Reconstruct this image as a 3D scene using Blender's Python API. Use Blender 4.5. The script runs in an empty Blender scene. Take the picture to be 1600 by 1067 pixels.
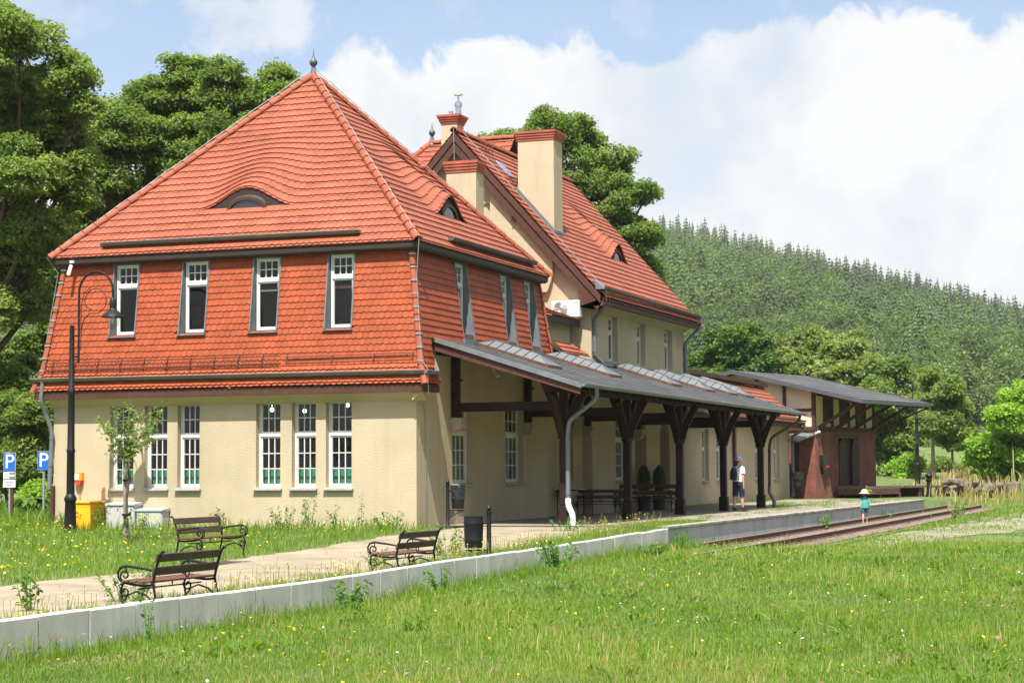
import bpy, bmesh, math, random
import numpy as np
from mathutils import Vector, Matrix, Euler
random.seed(7)
RNG = np.random.default_rng(11)
SC = bpy.context.scene
COL = SC.collection
R_ = math.radians
PI = math.pi

# ------------------------------------------------------------------ camera model (real lens of the photograph)
FPX = 3000.806
CX, CY = 800.0, 533.5
XC = np.array([0.93801179, -0.02917619, -0.34537319])
YC = np.array([0.34654896, 0.06129331, 0.93602722])
ZC = np.cross(XC, YC)
RM = np.stack([XC, YC, ZC], 1)
CAM = np.array([17.82868, -41.76369, 1.28])


def ray(px, py):
    return RM.T @ np.array([px - CX, py - CY, FPX])


def onplane(px, py, axis, val):
    r = ray(px, py)
    t = (val - CAM[axis]) / r[axis]
    return CAM + r * t


def atdepth(px, py, d):
    return CAM + ray(px, py) * (d / FPX)


def interp(x, pts):
    return float(np.interp(x, [p[0] for p in pts], [p[1] for p in pts]))


# ------------------------------------------------------------------ mesh builder
class MB:
    def __init__(s):
        s.v = []; s.f = []; s.m = []; s.T = None; s.mi = 0

    def add(s, pts, faces):
        o = len(s.v)
        if s.T is not None:
            pts = [tuple(s.T @ Vector(p)) for p in pts]
        s.v.extend([tuple(p) for p in pts])
        for f in faces:
            s.f.append(tuple(i + o for i in f)); s.m.append(s.mi)

    def quad(s, a, b, c, d):
        s.add([a, b, c, d], [(0, 1, 2, 3)])

    def poly(s, pts):
        s.add(pts, [tuple(range(len(pts)))])

    def box(s, x0, x1, y0, y1, z0, z1):
        x0, x1 = min(x0, x1), max(x0, x1); y0, y1 = min(y0, y1), max(y0, y1); z0, z1 = min(z0, z1), max(z0, z1)
        p = [(x0, y0, z0), (x1, y0, z0), (x1, y1, z0), (x0, y1, z0), (x0, y0, z1), (x1, y0, z1), (x1, y1, z1), (x0, y1, z1)]
        s.add(p, [(0, 3, 2, 1), (4, 5, 6, 7), (0, 1, 5, 4), (1, 2, 6, 5), (2, 3, 7, 6), (3, 0, 4, 7)])

    def bbox(s, x0, x1, y0, y1, z0, z1, b=0.01):
        """box with chamfered vertical and top edges"""
        x0, x1 = min(x0, x1), max(x0, x1); y0, y1 = min(y0, y1), max(y0, y1)
        def ring(i, z):
            return [(x0 + b + i, y0 + i, z), (x1 - b - i, y0 + i, z), (x1 - i, y0 + b + i, z), (x1 - i, y1 - b - i, z),
                    (x1 - b - i, y1 - i, z), (x0 + b + i, y1 - i, z), (x0 + i, y1 - b - i, z), (x0 + i, y0 + b + i, z)]
        r = ring(b, z0) + ring(0, z0 + b) + ring(0, z1 - b) + ring(b, z1)
        fs = [tuple(range(7, -1, -1)), tuple(range(24, 32))]
        for k in range(3):
            for i in range(8):
                j = (i + 1) % 8
                fs.append((k * 8 + i, k * 8 + j, k * 8 + 8 + j, k * 8 + 8 + i))
        s.add(r, fs)

    def beam(s, a, b, w, h, up=(0, 0, 1)):
        """rectangular bar from a to b, w across, h in the 'up' direction"""
        a = Vector(a); b = Vector(b); d = (b - a).normalized(); up = Vector(up)
        sd = d.cross(up)
        if sd.length < 1e-5: sd = d.cross(Vector((1, 0, 0)))
        sd.normalize(); u = sd.cross(d).normalized()
        sd *= w / 2; u *= h / 2
        p = [a - sd - u, a + sd - u, a + sd + u, a - sd + u, b - sd - u, b + sd - u, b + sd + u, b - sd + u]
        s.add([tuple(q) for q in p], [(0, 1, 2, 3), (7, 6, 5, 4), (0, 4, 5, 1), (1, 5, 6, 2), (2, 6, 7, 3), (3, 7, 4, 0)])

    def tube(s, pts, r, n=8, cap=True):
        P = [Vector(p) for p in pts]
        rr = r if isinstance(r, (list, tuple)) else [r] * len(P)
        rings = []; prev = None
        for i, p in enumerate(P):
            if i == 0: t = P[1] - P[0]
            elif i == len(P) - 1: t = P[-1] - P[-2]
            else: t = (P[i + 1] - P[i]).normalized() + (P[i] - P[i - 1]).normalized()
            if t.length < 1e-9: t = Vector((0, 0, 1))
            t.normalize()
            if prev is None:
                a = t.orthogonal().normalized()
            else:
                a = prev - t * prev.dot(t)
                if a.length < 1e-6: a = t.orthogonal()
                a.normalize()
            prev = a; b = t.cross(a)
            rings.append([tuple(p + (a * math.cos(2 * PI * k / n) + b * math.sin(2 * PI * k / n)) * rr[i]) for k in range(n)])
        v = [q for rg in rings for q in rg]; f = []
        for i in range(len(P) - 1):
            for k in range(n):
                j = (k + 1) % n
                f.append((i * n + k, i * n + j, (i + 1) * n + j, (i + 1) * n + k))
        if cap:
            f.append(tuple(range(n - 1, -1, -1))); f.append(tuple(range((len(P) - 1) * n, len(P) * n)))
        s.add(v, f)

    def lathe(s, prof, c=(0, 0, 0), n=16, cap=True, sx=1, sy=1):
        v = []
        for r, z in prof:
            for k in range(n):
                v.append((c[0] + sx * r * math.cos(2 * PI * k / n), c[1] + sy * r * math.sin(2 * PI * k / n), c[2] + z))
        f = []
        for i in range(len(prof) - 1):
            for k in range(n):
                j = (k + 1) % n
                f.append((i * n + k, i * n + j, (i + 1) * n + j, (i + 1) * n + k))
        if cap:
            f.append(tuple(range(n - 1, -1, -1))); f.append(tuple(range((len(prof) - 1) * n, len(prof) * n)))
        s.add(v, f)

    def prism(s, pts, d):
        """polygon pts (3D, planar) pushed along d"""
        n = len(pts); d = Vector(d)
        a = [Vector(p) for p in pts]; b = [p + d for p in a]
        f = [tuple(range(n)), tuple(range(2 * n - 1, n - 1, -1))]
        for i in range(n):
            j = (i + 1) % n
            f.append((i, i + n, j + n, j))
        s.add([tuple(p) for p in a + b], f)

    def build(s, name, mats, parent=None, smooth=False, recalc=True, loc=None):
        me = bpy.data.meshes.new(name)
        off = Vector(loc) if loc is not None else None
        vv = s.v if off is None else [tuple(Vector(p) - off) for p in s.v]
        me.from_pydata(vv, [], s.f)
        mats = mats if isinstance(mats, (list, tuple)) else [mats]
        for m in mats: me.materials.append(m)
        if len(mats) > 1: me.polygons.foreach_set('material_index', s.m)
        if recalc:
            bm = bmesh.new(); bm.from_mesh(me)
            bmesh.ops.recalc_face_normals(bm, faces=bm.faces)
            bm.to_mesh(me); bm.free()
        if smooth:
            me.polygons.foreach_set('use_smooth', [True] * len(me.polygons))
            try: me.set_sharp_from_angle(angle=R_(40))
            except Exception: pass
        me.update()
        o = bpy.data.objects.new(name, me); COL.objects.link(o)
        if off is not None: o.location = off
        if parent is not None: attach(o, parent)
        return o


def attach(o, parent):
    """parent an object built in world coordinates (parents are never rotated before their parts are attached)"""
    o.parent = parent
    wp = Vector((0, 0, 0)); p = parent
    while p is not None:
        wp += p.location; p = p.parent
    o.location = o.location - wp


def numpy_mesh(name, V, F, mat, tint=None, parent=None, k=None, loc=None):
    """V (n,3), F (m,k) -> mesh object; optional per-point tint attribute"""
    me = bpy.data.meshes.new(name)
    V = np.asarray(V, dtype=np.float32)
    if loc is not None: V = V - np.asarray(loc, dtype=np.float32)
    F = np.asarray(F, dtype=np.int32); k = F.shape[1]
    me.vertices.add(len(V)); me.vertices.foreach_set('co', V.ravel())
    me.loops.add(F.size); me.loops.foreach_set('vertex_index', F.ravel())
    me.polygons.add(len(F)); me.polygons.foreach_set('loop_start', np.arange(0, F.size, k, dtype=np.int32))
    me.polygons.foreach_set('loop_total', np.full(len(F), k, dtype=np.int32))
    if tint is not None:
        a = me.attributes.new('tint', 'FLOAT', 'POINT'); a.data.foreach_set('value', np.asarray(tint, dtype=np.float32))
    me.materials.append(mat); me.update(calc_edges=True)
    o = bpy.data.objects.new(name, me); COL.objects.link(o)
    if loc is not None: o.location = loc
    if parent is not None: attach(o, parent)
    return o


def tag(o, label=None, cat=None, group=None, kind=None):
    if label: o['label'] = label
    if cat: o['category'] = cat
    if group: o['group'] = group
    if kind: o['kind'] = kind
    return o


def thing(name, label, cat, loc=(0, 0, 0), group=None):
    o = bpy.data.objects.new(name, None); COL.objects.link(o)
    o.empty_display_size = 0.3; o.location = loc
    return tag(o, label, cat, group)


def copy_tree(o, loc=None, rz=None, label=None, parent=None):
    c = o.copy(); COL.objects.link(c)
    if parent is not None: c.parent = parent
    if loc is not None: c.location = loc
    if rz is not None: c.rotation_euler = (0, 0, rz)
    if label: c['label'] = label
    for ch in list(o.children): copy_tree(ch, parent=c)
    return c
# ------------------------------------------------------------------ materials
def mat(name, base=(.5, .5, .5), rough=.7, metal=0, spec=.4, var=0.0, vscale=3.0, bump=0.0, bscale=30.0, bdist=.01,
        col2=None, c2scale=2.0, c2lo=.45, c2hi=.6, coat=0, island=0.0, detail=6, streak=0.0):
    m = bpy.data.materials.new(name); m.use_nodes = True
    nt = m.node_tree; N = nt.nodes; L = nt.links; N.clear()
    out = N.new('ShaderNodeOutputMaterial'); b = N.new('ShaderNodeBsdfPrincipled')
    L.new(b.outputs[0], out.inputs[0])
    b.inputs['Roughness'].default_value = rough; b.inputs['Metallic'].default_value = metal
    b.inputs['Specular IOR Level'].default_value = spec
    if coat: b.inputs['Coat Weight'].default_value = coat
    tc = N.new('ShaderNodeTexCoord'); vec = tc.outputs['Object']
    rgb = N.new('ShaderNodeRGB'); rgb.outputs[0].default_value = (*base, 1); colour = rgb.outputs[0]
    if col2 is not None:
        n = N.new('ShaderNodeTexNoise'); n.inputs['Scale'].default_value = c2scale; n.inputs['Detail'].default_value = detail
        L.new(vec, n.inputs['Vector'])
        r = N.new('ShaderNodeMapRange'); r.inputs['From Min'].default_value = c2lo; r.inputs['From Max'].default_value = c2hi
        L.new(n.outputs['Fac'], r.inputs['Value'])
        mx = N.new('ShaderNodeMixRGB'); mx.inputs[2].default_value = (*col2, 1)
        L.new(r.outputs[0], mx.inputs[0]); L.new(colour, mx.inputs[1]); colour = mx.outputs[0]
    if var:
        n = N.new('ShaderNodeTexNoise'); n.inputs['Scale'].default_value = vscale; n.inputs['Detail'].default_value = detail
        L.new(vec, n.inputs['Vector'])
        r = N.new('ShaderNodeMapRange'); r.inputs['From Min'].default_value = .3; r.inputs['From Max'].default_value = .7
        r.inputs['To Min'].default_value = 1 - var; r.inputs['To Max'].default_value = 1 + var
        L.new(n.outputs['Fac'], r.inputs['Value'])
        mx = N.new('ShaderNodeVectorMath'); mx.operation = 'SCALE'
        L.new(colour, mx.inputs[0]); L.new(r.outputs[0], mx.inputs['Scale']); colour = mx.outputs[0]
    if island:
        g = N.new('ShaderNodeNewGeometry')
        r = N.new('ShaderNodeMapRange'); r.inputs['To Min'].default_value = 1 - island; r.inputs['To Max'].default_value = 1 + island
        L.new(g.outputs['Random Per Island'], r.inputs['Value'])
        mx = N.new('ShaderNodeVectorMath'); mx.operation = 'SCALE'
        L.new(colour, mx.inputs[0]); L.new(r.outputs[0], mx.inputs['Scale']); colour = mx.outputs[0]
    if streak:                                            # rain-washed runs and blotches in the surface itself
        mp = N.new('ShaderNodeMapping'); mp.inputs['Scale'].default_value = (2.2, 2.2, .22); L.new(vec, mp.inputs[0])
        n = N.new('ShaderNodeTexNoise'); n.inputs['Scale'].default_value = 1.6; n.inputs['Detail'].default_value = 7; n.inputs['Roughness'].default_value = .62; L.new(mp.outputs[0], n.inputs['Vector'])
        r = N.new('ShaderNodeMapRange'); r.inputs['From Min'].default_value = .48; r.inputs['From Max'].default_value = .72; r.inputs['To Min'].default_value = 1; r.inputs['To Max'].default_value = 1 - streak
        L.new(n.outputs['Fac'], r.inputs['Value'])
        mx = N.new('ShaderNodeVectorMath'); mx.operation = 'SCALE'
        L.new(colour, mx.inputs[0]); L.new(r.outputs[0], mx.inputs['Scale']); colour = mx.outputs[0]
    L.new(colour, b.inputs['Base Color'])
    if bump:
        n = N.new('ShaderNodeTexNoise'); n.inputs['Scale'].default_value = bscale; n.inputs['Detail'].default_value = 4
        L.new(vec, n.inputs['Vector'])
        bp = N.new('ShaderNodeBump'); bp.inputs['Strength'].default_value = bump; bp.inputs['Distance'].default_value = bdist
        L.new(n.outputs['Fac'], bp.inputs['Height']); L.new(bp.outputs[0], b.inputs['Normal'])
    m['bsdf'] = b.name
    return m


def leaf_mat(name, c1, c2, trans=.35, rough=.55, c3=None):
    """foliage: colour by the tint attribute, mostly random per clump, part of the light passes through the leaf"""
    m = bpy.data.materials.new(name); m.use_nodes = True
    nt = m.node_tree; N = nt.nodes; L = nt.links; N.clear()
    out = N.new('ShaderNodeOutputMaterial')
    at = N.new('ShaderNodeAttribute'); at.attribute_name = 'tint'
    cr = N.new('ShaderNodeValToRGB'); e = cr.color_ramp.elements
    e[0].color = (*c1, 1); e[1].color = (*c2, 1); e[0].position = 0; e[1].position = 1 if c3 is None else .8
    if c3 is not None:
        x = cr.color_ramp.elements.new(1.0); x.color = (*c3, 1)
    L.new(at.outputs['Fac'], cr.inputs[0])
    b = N.new('ShaderNodeBsdfPrincipled'); b.inputs['Roughness'].default_value = rough; b.inputs['Specular IOR Level'].default_value = .35
    L.new(cr.outputs[0], b.inputs['Base Color'])
    t = N.new('ShaderNodeBsdfTranslucent')
    hs = N.new('ShaderNodeMixRGB'); hs.blend_type = 'MULTIPLY'; hs.inputs[0].default_value = 1; hs.inputs[2].default_value = (1.5, 1.6, .6, 1)
    L.new(cr.outputs[0], hs.inputs[1]); L.new(hs.outputs[0], t.inputs[0])
    mx = N.new('ShaderNodeMixShader'); mx.inputs[0].default_value = trans
    L.new(b.outputs[0], mx.inputs[1]); L.new(t.outputs[0], mx.inputs[2]); L.new(mx.outputs[0], out.inputs[0])
    return m


def glass_mat(name, tint=(.82, .86, .85), base_refl=.04):
    m = bpy.data.materials.new(name); m.use_nodes = True
    nt = m.node_tree; N = nt.nodes; L = nt.links; N.clear()
    out = N.new('ShaderNodeOutputMaterial')
    tr = N.new('ShaderNodeBsdfTransparent'); tr.inputs[0].default_value = (*tint, 1)
    gl = N.new('ShaderNodeBsdfGlossy'); gl.inputs['Roughness'].default_value = .03
    lw = N.new('ShaderNodeLayerWeight'); lw.inputs[0].default_value = .5      # Schlick reflectance, the same from both sides of the sheet
    p5 = N.new('ShaderNodeMath'); p5.operation = 'POWER'; p5.inputs[1].default_value = 5; L.new(lw.outputs['Facing'], p5.inputs[0])
    fr = N.new('ShaderNodeMath'); fr.operation = 'MULTIPLY_ADD'; fr.inputs[1].default_value = .93; fr.inputs[2].default_value = .045; L.new(p5.outputs[0], fr.inputs[0])
    mx = N.new('ShaderNodeMixShader')
    L.new(fr.outputs[0], mx.inputs[0]); L.new(tr.outputs[0], mx.inputs[1]); L.new(gl.outputs[0], mx.inputs[2])
    L.new(mx.outputs[0], out.inputs[0])
    return m


def brick_mat(name, c1, c2, mortar, scale, axis='xz', bump=.4, bw=.5, rh=.25):
    m = mat(name, c1, .85)
    nt = m.node_tree; N = nt.nodes; L = nt.links
    b = N[m['bsdf']]
    tc = N.new('ShaderNodeTexCoord'); sp = N.new('ShaderNodeSeparateXYZ'); cb = N.new('ShaderNodeCombineXYZ')
    L.new(tc.outputs['Object'], sp.inputs[0])
    ad = N.new('ShaderNodeMath'); ad.operation = 'ADD'
    L.new(sp.outputs[0], ad.inputs[0]); L.new(sp.outputs[1], ad.inputs[1])
    L.new(ad.outputs[0], cb.inputs[0]); L.new(sp.outputs[2], cb.inputs[1])
    br = N.new('ShaderNodeTexBrick'); br.inputs['Scale'].default_value = scale
    br.inputs['Color1'].default_value = (*c1, 1); br.inputs['Color2'].default_value = (*c2, 1); br.inputs['Mortar'].default_value = (*mortar, 1)
    br.inputs['Mortar Size'].default_value = .012; br.inputs['Brick Width'].default_value = bw; br.inputs['Row Height'].default_value = rh
    br.inputs['Bias'].default_value = -.2
    L.new(cb.outputs[0], br.inputs['Vector'])
    n = N.new('ShaderNodeTexNoise'); n.inputs['Scale'].default_value = 1.6; n.inputs['Detail'].default_value = 6
    L.new(tc.outputs['Object'], n.inputs['Vector'])
    r = N.new('ShaderNodeMapRange'); r.inputs['From Min'].default_value = .3; r.inputs['From Max'].default_value = .7
    r.inputs['To Min'].default_value = .7; r.inputs['To Max'].default_value = 1.25
    L.new(n.outputs['Fac'], r.inputs['Value'])
    mx = N.new('ShaderNodeVectorMath'); mx.operation = 'SCALE'
    L.new(br.outputs['Color'], mx.inputs[0]); L.new(r.outputs[0], mx.inputs['Scale']); L.new(mx.outputs[0], b.inputs['Base Color'])
    bp = N.new('ShaderNodeBump'); bp.inputs['Strength'].default_value = bump; bp.inputs['Distance'].default_value = .01; bp.invert = True
    L.new(br.outputs['Fac'], bp.inputs['Height']); L.new(bp.outputs[0], b.inputs['Normal'])
    return m


M = {}
M['plaster'] = mat('roughcast_plaster', (.452, .374, .255), .9, streak=.07, var=.07, vscale=.7, col2=(.385, .318, .212), c2scale=.45, c2lo=.45, c2hi=.75, bump=.7, bscale=32, bdist=.018, spec=.2)
M['plaster_smooth'] = mat('smooth_plaster', (.448, .372, .257), .85, streak=.10, var=.04, vscale=2, spec=.2, bump=.15, bscale=20)
M['tile'] = mat('clay_roof_tile', (.262, .074, .040), .62, streak=.16, var=.13, vscale=.9, island=.10, spec=.25)
M['tile_mansard'] = mat('clay_wall_tile', (.292, .061, .021), .62, streak=.10, var=.13, vscale=1.1, island=.10, spec=.25)
M['underlay'] = mat('roof_battens', (.10, .045, .03), .9)
M['ridge'] = mat('ridge_tile_clay', (.27, .070, .036), .65, spec=.25, var=.1, vscale=3, island=.1)
M['brick_cap'] = brick_mat('red_cap_brick', (.40, .085, .045), (.33, .07, .04), (.30, .22, .17), 4.2)
M['brick_shed'] = brick_mat('weathered_brick', (.215, .066, .042), (.145, .052, .036), (.22, .165, .125), 3.6)
M['brown_wood'] = mat('brown_stained_board', (.075, .032, .023), .65, spec=.25, var=.18, vscale=6, bump=.15, bscale=14)
M['dark_wood'] = mat('dark_fascia_wood', (.030, .016, .012), .6, var=.2, vscale=5)
M['post_wood'] = mat('canopy_timber', (.022, .010, .008), .65, spec=.2, var=.3, vscale=4, bump=.15, bscale=20, col2=(.022, .012, .010), c2scale=1.3)
M['zinc'] = mat('weathered_zinc', (.145, .16, .17), .5, metal=.15, var=.16, vscale=3.5)
M['zinc_dark'] = mat('dark_zinc', (.085, .092, .10), .5, metal=.2, var=.15, vscale=3)
M['white_paint'] = mat('white_window_paint', (.62, .62, .60), .4, var=.03)
M['glass'] = glass_mat('window_glass')
M['sill'] = mat('grey_sill_slate', (.30, .31, .31), .6, var=.12, vscale=8)
M['green_blind'] = mat('green_board', (.04, .22, .13), .7, var=.08)
M['slate'] = mat('grey_roof_felt', (.044, .046, .049), .75, var=.22, vscale=3, bump=.2, bscale=30, col2=(.065, .065, .062), c2scale=.8)
M['skyglass'] = mat('wired_skylight_glass', (.12, .127, .13), .5, spec=.3, var=.10, vscale=5)
M['black_iron'] = mat('black_cast_iron', (.009, .009, .010), .5, spec=.25, var=.2, vscale=9)
M['bench_wood'] = mat('dark_bench_wood', (.050, .026, .018), .55, var=.35, vscale=14, bump=.2, bscale=30)
M['bench_seat'] = mat('red_brown_bench_wood', (.105, .040, .026), .5, var=.3, vscale=14)
M['concrete'] = mat('pale_concrete', (.47, .465, .43), .85, streak=.22, var=.15, vscale=2.6, bump=.2, bscale=40, col2=(.33, .32, .27), c2scale=1.3, c2lo=.5, c2hi=.72)
M['concrete_dark'] = mat('grey_concrete', (.43, .425, .41), .85, streak=.15, var=.12, vscale=1.8, bump=.2, bscale=40, col2=(.27, .25, .23), c2scale=.9, c2lo=.5, c2hi=.75)
M['stone'] = mat('sandstone', (.36, .29, .20), .85, var=.15, vscale=5)
M['yellow'] = mat('yellow_gas_cabinet', (.78, .40, .012), .4, var=.04)
M['grey_box'] = mat('light_grey_cabinet', (.40, .41, .39), .5, var=.05)
M['orange'] = mat('orange_plastic', (.78, .28, .03), .4)
M['red'] = mat('red_plastic', (.42, .05, .02), .4)
M['white'] = mat('white_plastic', (.78, .78, .77), .4)
M['blue'] = mat('sign_blue', (.012, .11, .45), .4)
M['steel'] = mat('galvanised_steel', (.36, .38, .39), .45, metal=.6, var=.1)
M['bright_steel'] = mat('stainless_steel', (.55, .57, .60), .2, metal=.9)
M['black_plastic'] = mat('black_bin_bag', (.012, .013, .015), .18, spec=.7, bump=.8, bscale=9, bdist=.05)
M['rust'] = mat('rusty_rail_steel', (.13, .062, .04), .7, metal=.3, var=.3, vscale=10)
M['rail_top'] = mat('worn_rail_top', (.30, .27, .25), .5, metal=.4, var=.2, vscale=8)
M['sleeper'] = mat('old_sleeper', (.15, .11, .085), .9, var=.3, vscale=4, bump=.4, bscale=18)
M['cream_panel'] = mat('cream_infill_panel', (.70, .59, .40), .85, var=.06, vscale=2)
M['bark'] = mat('tree_bark', (.085, .062, .044), .9, var=.35, vscale=5, bump=.6, bscale=14, bdist=.03)
M['bark_light'] = mat('pale_tree_bark', (.30, .23, .15), .9, var=.3, vscale=4, bump=.3, bscale=14)
M['stake'] = mat('weathered_stake', (.22, .19, .15), .85, var=.25, vscale=9)
M['skin'] = mat('skin', (.55, .30, .20), .55, spec=.3)
M['shirt'] = mat('white_shirt_cloth', (.78, .72, .78), .85, bump=.2, bscale=20)
M['navy'] = mat('navy_cloth', (.013, .022, .045), .8, bump=.2, bscale=20)
M['teal'] = mat('teal_cloth', (.06, .30, .28), .85, bump=.2, bscale=20)
M['teal_dark'] = mat('dark_teal_cloth', (.02, .075, .085), .85)
M['hat_blue'] = mat('blue_patterned_cap', (.62, .66, .74), .8, col2=(.06, .13, .38), c2scale=22, c2lo=.48, c2hi=.56)
M['straw'] = mat('straw_hat', (.50, .44, .33), .85, var=.15, vscale=30)
M['hair'] = mat('brown_hair', (.10, .05, .025), .6)
M['shoe'] = mat('dark_shoe', (.015, .015, .018), .6)
M['leaf_green'] = mat('fresh_leaf', (.09, .25, .03), .5)
M['lamp_glass'] = glass_mat('lamp_globe_glass', (.9, .9, .88))
M['black_letter'] = mat('black_print', (.02, .02, .02), .6)
M['warn_yellow'] = mat('warning_yellow', (.75, .55, .03), .5)
M['pot'] = mat('dark_planter', (.035, .03, .028), .7)
M['rubble'] = mat('rubble_stone', (.13, .105, .08), .9, var=.35, vscale=5, bump=.6, bscale=9, bdist=.05)

lm = bpy.data.materials.new('lit_globe'); lm.use_nodes = True
_e = lm.node_tree.nodes.new('ShaderNodeEmission'); _e.inputs[0].default_value = (1, .97, .9, 1); _e.inputs[1].default_value = 2.2
lm.node_tree.links.new(_e.outputs[0], lm.node_tree.nodes['Material Output'].inputs[0]); M['lit'] = lm

M['leaf_maple'] = leaf_mat('maple_leaf', (.075, .125, .028), (.195, .265, .066), trans=.5, c3=(.28, .33, .09))
M['leaf_dark'] = leaf_mat('dark_leaf', (.045, .095, .018), (.10, .18, .03), c3=(.15, .23, .04))
M['leaf_mid'] = leaf_mat('mid_green_leaf', (.085, .135, .034), (.21, .28, .078), trans=.5, c3=(.29, .34, .10))
M['leaf_bright'] = leaf_mat('bright_ash_leaf', (.15, .27, .03), (.28, .44, .06), trans=.45, c3=(.36, .50, .09))
M['leaf_olive'] = leaf_mat('olive_leaf', (.10, .145, .036), (.23, .285, .08), trans=.42, c3=(.30, .34, .11))
M['leaf_conifer'] = leaf_mat('forest_needles', (.022, .040, .017), (.098, .145, .042), trans=.3, c3=(.165, .22, .055))
M['grass'] = leaf_mat('meadow_grass_blade', (.092, .172, .015), (.185, .29, .032), trans=.4, c3=(.33, .29, .11))
M['weed'] = leaf_mat('weed_leaf', (.05, .11, .017), (.12, .21, .03), trans=.35)
M['petal'] = leaf_mat('yellow_petal', (.75, .42, .01), (.80, .55, .02), trans=.2)
M['petal_w'] = leaf_mat('white_petal', (.75, .75, .72), (.8, .76, .74), trans=.2)
M['petal_b'] = leaf_mat('brown_seedhead', (.13, .06, .04), (.25, .13, .11), trans=.1)
M['stalk'] = leaf_mat('green_stalk', (.13, .16, .04), (.26, .25, .09), trans=.2)
M['dry'] = leaf_mat('dry_stalk', (.24, .18, .07), (.42, .33, .14), trans=.2)
# ------------------------------------------------------------------ terrain
KERB_X = 5.85
STATION = [(-80, -.46), (-25, -.43), (-17, -.42), (-13, -.38), (-7.6, -.28), (-3.6, -.15), (-1, -.07), (1.1, -.03), (3, -.03)]
MEADOW = [(-80, -.72), (-25, -.68), (-15, -.64), (-10, -.56), (-3, -.50), (1, -.49), (7, -.53), (26, -.51), (41, -.46), (50, -.40), (58, -.1), (68, .55), (90, 1.0), (160, 1.6), (400, 2)]
SKY = [(-6000, 640), (-3000, 560), (-300, 500), (0, 425), (300, 400), (700, 350), (1040, 349), (1100, 359), (1200, 382), (1300, 410),
       (1400, 440), (1500, 468), (1600, 496), (1900, 575), (2600, 650), (4000, 700), (9000, 715)]
HILL_D0, HILL_D1, HILL_TREE = 230., 850., 14.


def track_z(y): return interp(y, [(-3, -.60), (1, -.60), (7, -.60), (26, -.56), (48, -.50)])


def hill(x, y):
    d = np.array([x - CAM[0], y - CAM[1], 0.0])
    D = math.hypot(d[0], d[1])
    e = min(1, max(0, (x - 60) / 190)); east = 60 * e * e * (3 - 2 * e)          # added unseen rise, blocks low sky light from under the canopy
    if D < HILL_D0: return east
    c = RM @ d
    col = CX + FPX * c[0] / max(c[2], D * .12)
    top = (735 - interp(col, SKY)) / FPX * HILL_D1 + CAM[2] - HILL_TREE
    t = (D - HILL_D0) / (HILL_D1 - HILL_D0)
    w = 3.5 * math.sin(x * .021 + 1) * math.cos(y * .017) + 1.8 * math.sin(x * .05 + y * .041)
    if t > 1: return east + max(top * max(0.0, 1 - (t - 1) * .25), 0) + w * .5
    return east + max(top, 0) * (t ** 1.05) + w * min(1, t * 4) * .6


def hgt(x, y):
    ms = interp(y, MEADOW)
    if x > KERB_X - .05 and y < 41.5:
        z = ms
        # slight unevenness of the meadow
        z += .03 * math.sin(x * .9 + .4 * y) * math.cos(.7 * y - .2 * x) * min(1, max(0, (x - 8.5) / 3))
    else:
        st = interp(y, STATION)
        if y <= 41.5:
            z = st
        else:
            w = min(1, max(0, (x - 4.8) / 2.2)); z = st * (1 - w) + ms * w
            w2 = min(1, max(0, (y - 56) / 20)); z = z * (1 - w2) + ms * w2
    if 5.8 < x < 9.2 and y > 1:
        w = min(1, (y - 1) / 4) * min(1, max(0, (9.2 - x) / .7)) * min(1, max(0, (52 - y) / 4)); z = z * (1 - w) + min(z, track_z(y) - .04) * w
    return z + hill(x, y)


def ground_at(px, py, it=6):
    z = -.3
    for _ in range(it):
        p = onplane(px, py, 2, z); z = hgt(p[0], p[1])
    return onplane(px, py, 2, z)


def spaced(segs):
    out = []
    for a, b, s in segs:
        n = max(1, int(round((b - a) / s))); out += [a + (b - a) * i / n for i in range(n)]
    out.append(segs[-1][1]); return out


gx = spaced([(-1500, -400, 60), (-400, -120, 20), (-120, -30, 6), (-30, 5.79, 1.2), (5.79, 5.83, .04), (5.83, 10, .45), (10, 36, 1.0), (36, 120, 6), (120, 500, 20), (500, 1600, 60)])
gy = spaced([(-90, -45, 5), (-45, 41.46, .9), (41.46, 41.54, .08), (41.54, 90, 1.5), (90, 200, 6), (200, 1000, 16), (1000, 1700, 60)])
gv = []
for y in gy:
    for x in gx:
        z = hgt(x, y)
        if -11.3 < x < 5.80 and 1.0 < y < 41.5: z -= .05          # sub-base under the paving
        gv.append((x, y, z))
nx = len(gx)
gf = [(j * nx + i, j * nx + i + 1, (j + 1) * nx + i + 1, (j + 1) * nx + i) for j in range(len(gy) - 1) for i in range(nx - 1)]
M['ground'] = mat('meadow_soil', (.075, .115, .022), .95, var=.3, vscale=.8, col2=(.15, .13, .06), c2scale=.35, c2lo=.5, c2hi=.72, bump=.4, bscale=6, bdist=.05)
g = numpy_mesh('ground', gv, gf, M['ground'])
M['forest_floor'] = mat('forest_floor', (.030, .046, .016), .95, var=.3, vscale=.3); g.data.materials.append(M['forest_floor'])
g.data.polygons.foreach_set('material_index', [1 if (p.center.x > 70 or math.hypot(p.center.x - CAM[0], p.center.y - CAM[1]) > 260) else 0 for p in g.data.polygons])  # dark tone also on the added east rise, standing in for shaded forest
g.data.polygons.foreach_set('use_smooth', [True] * len(g.data.polygons))
tag(g, 'grassy ground sloping up to the forested hill', 'ground', kind='structure')


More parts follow.
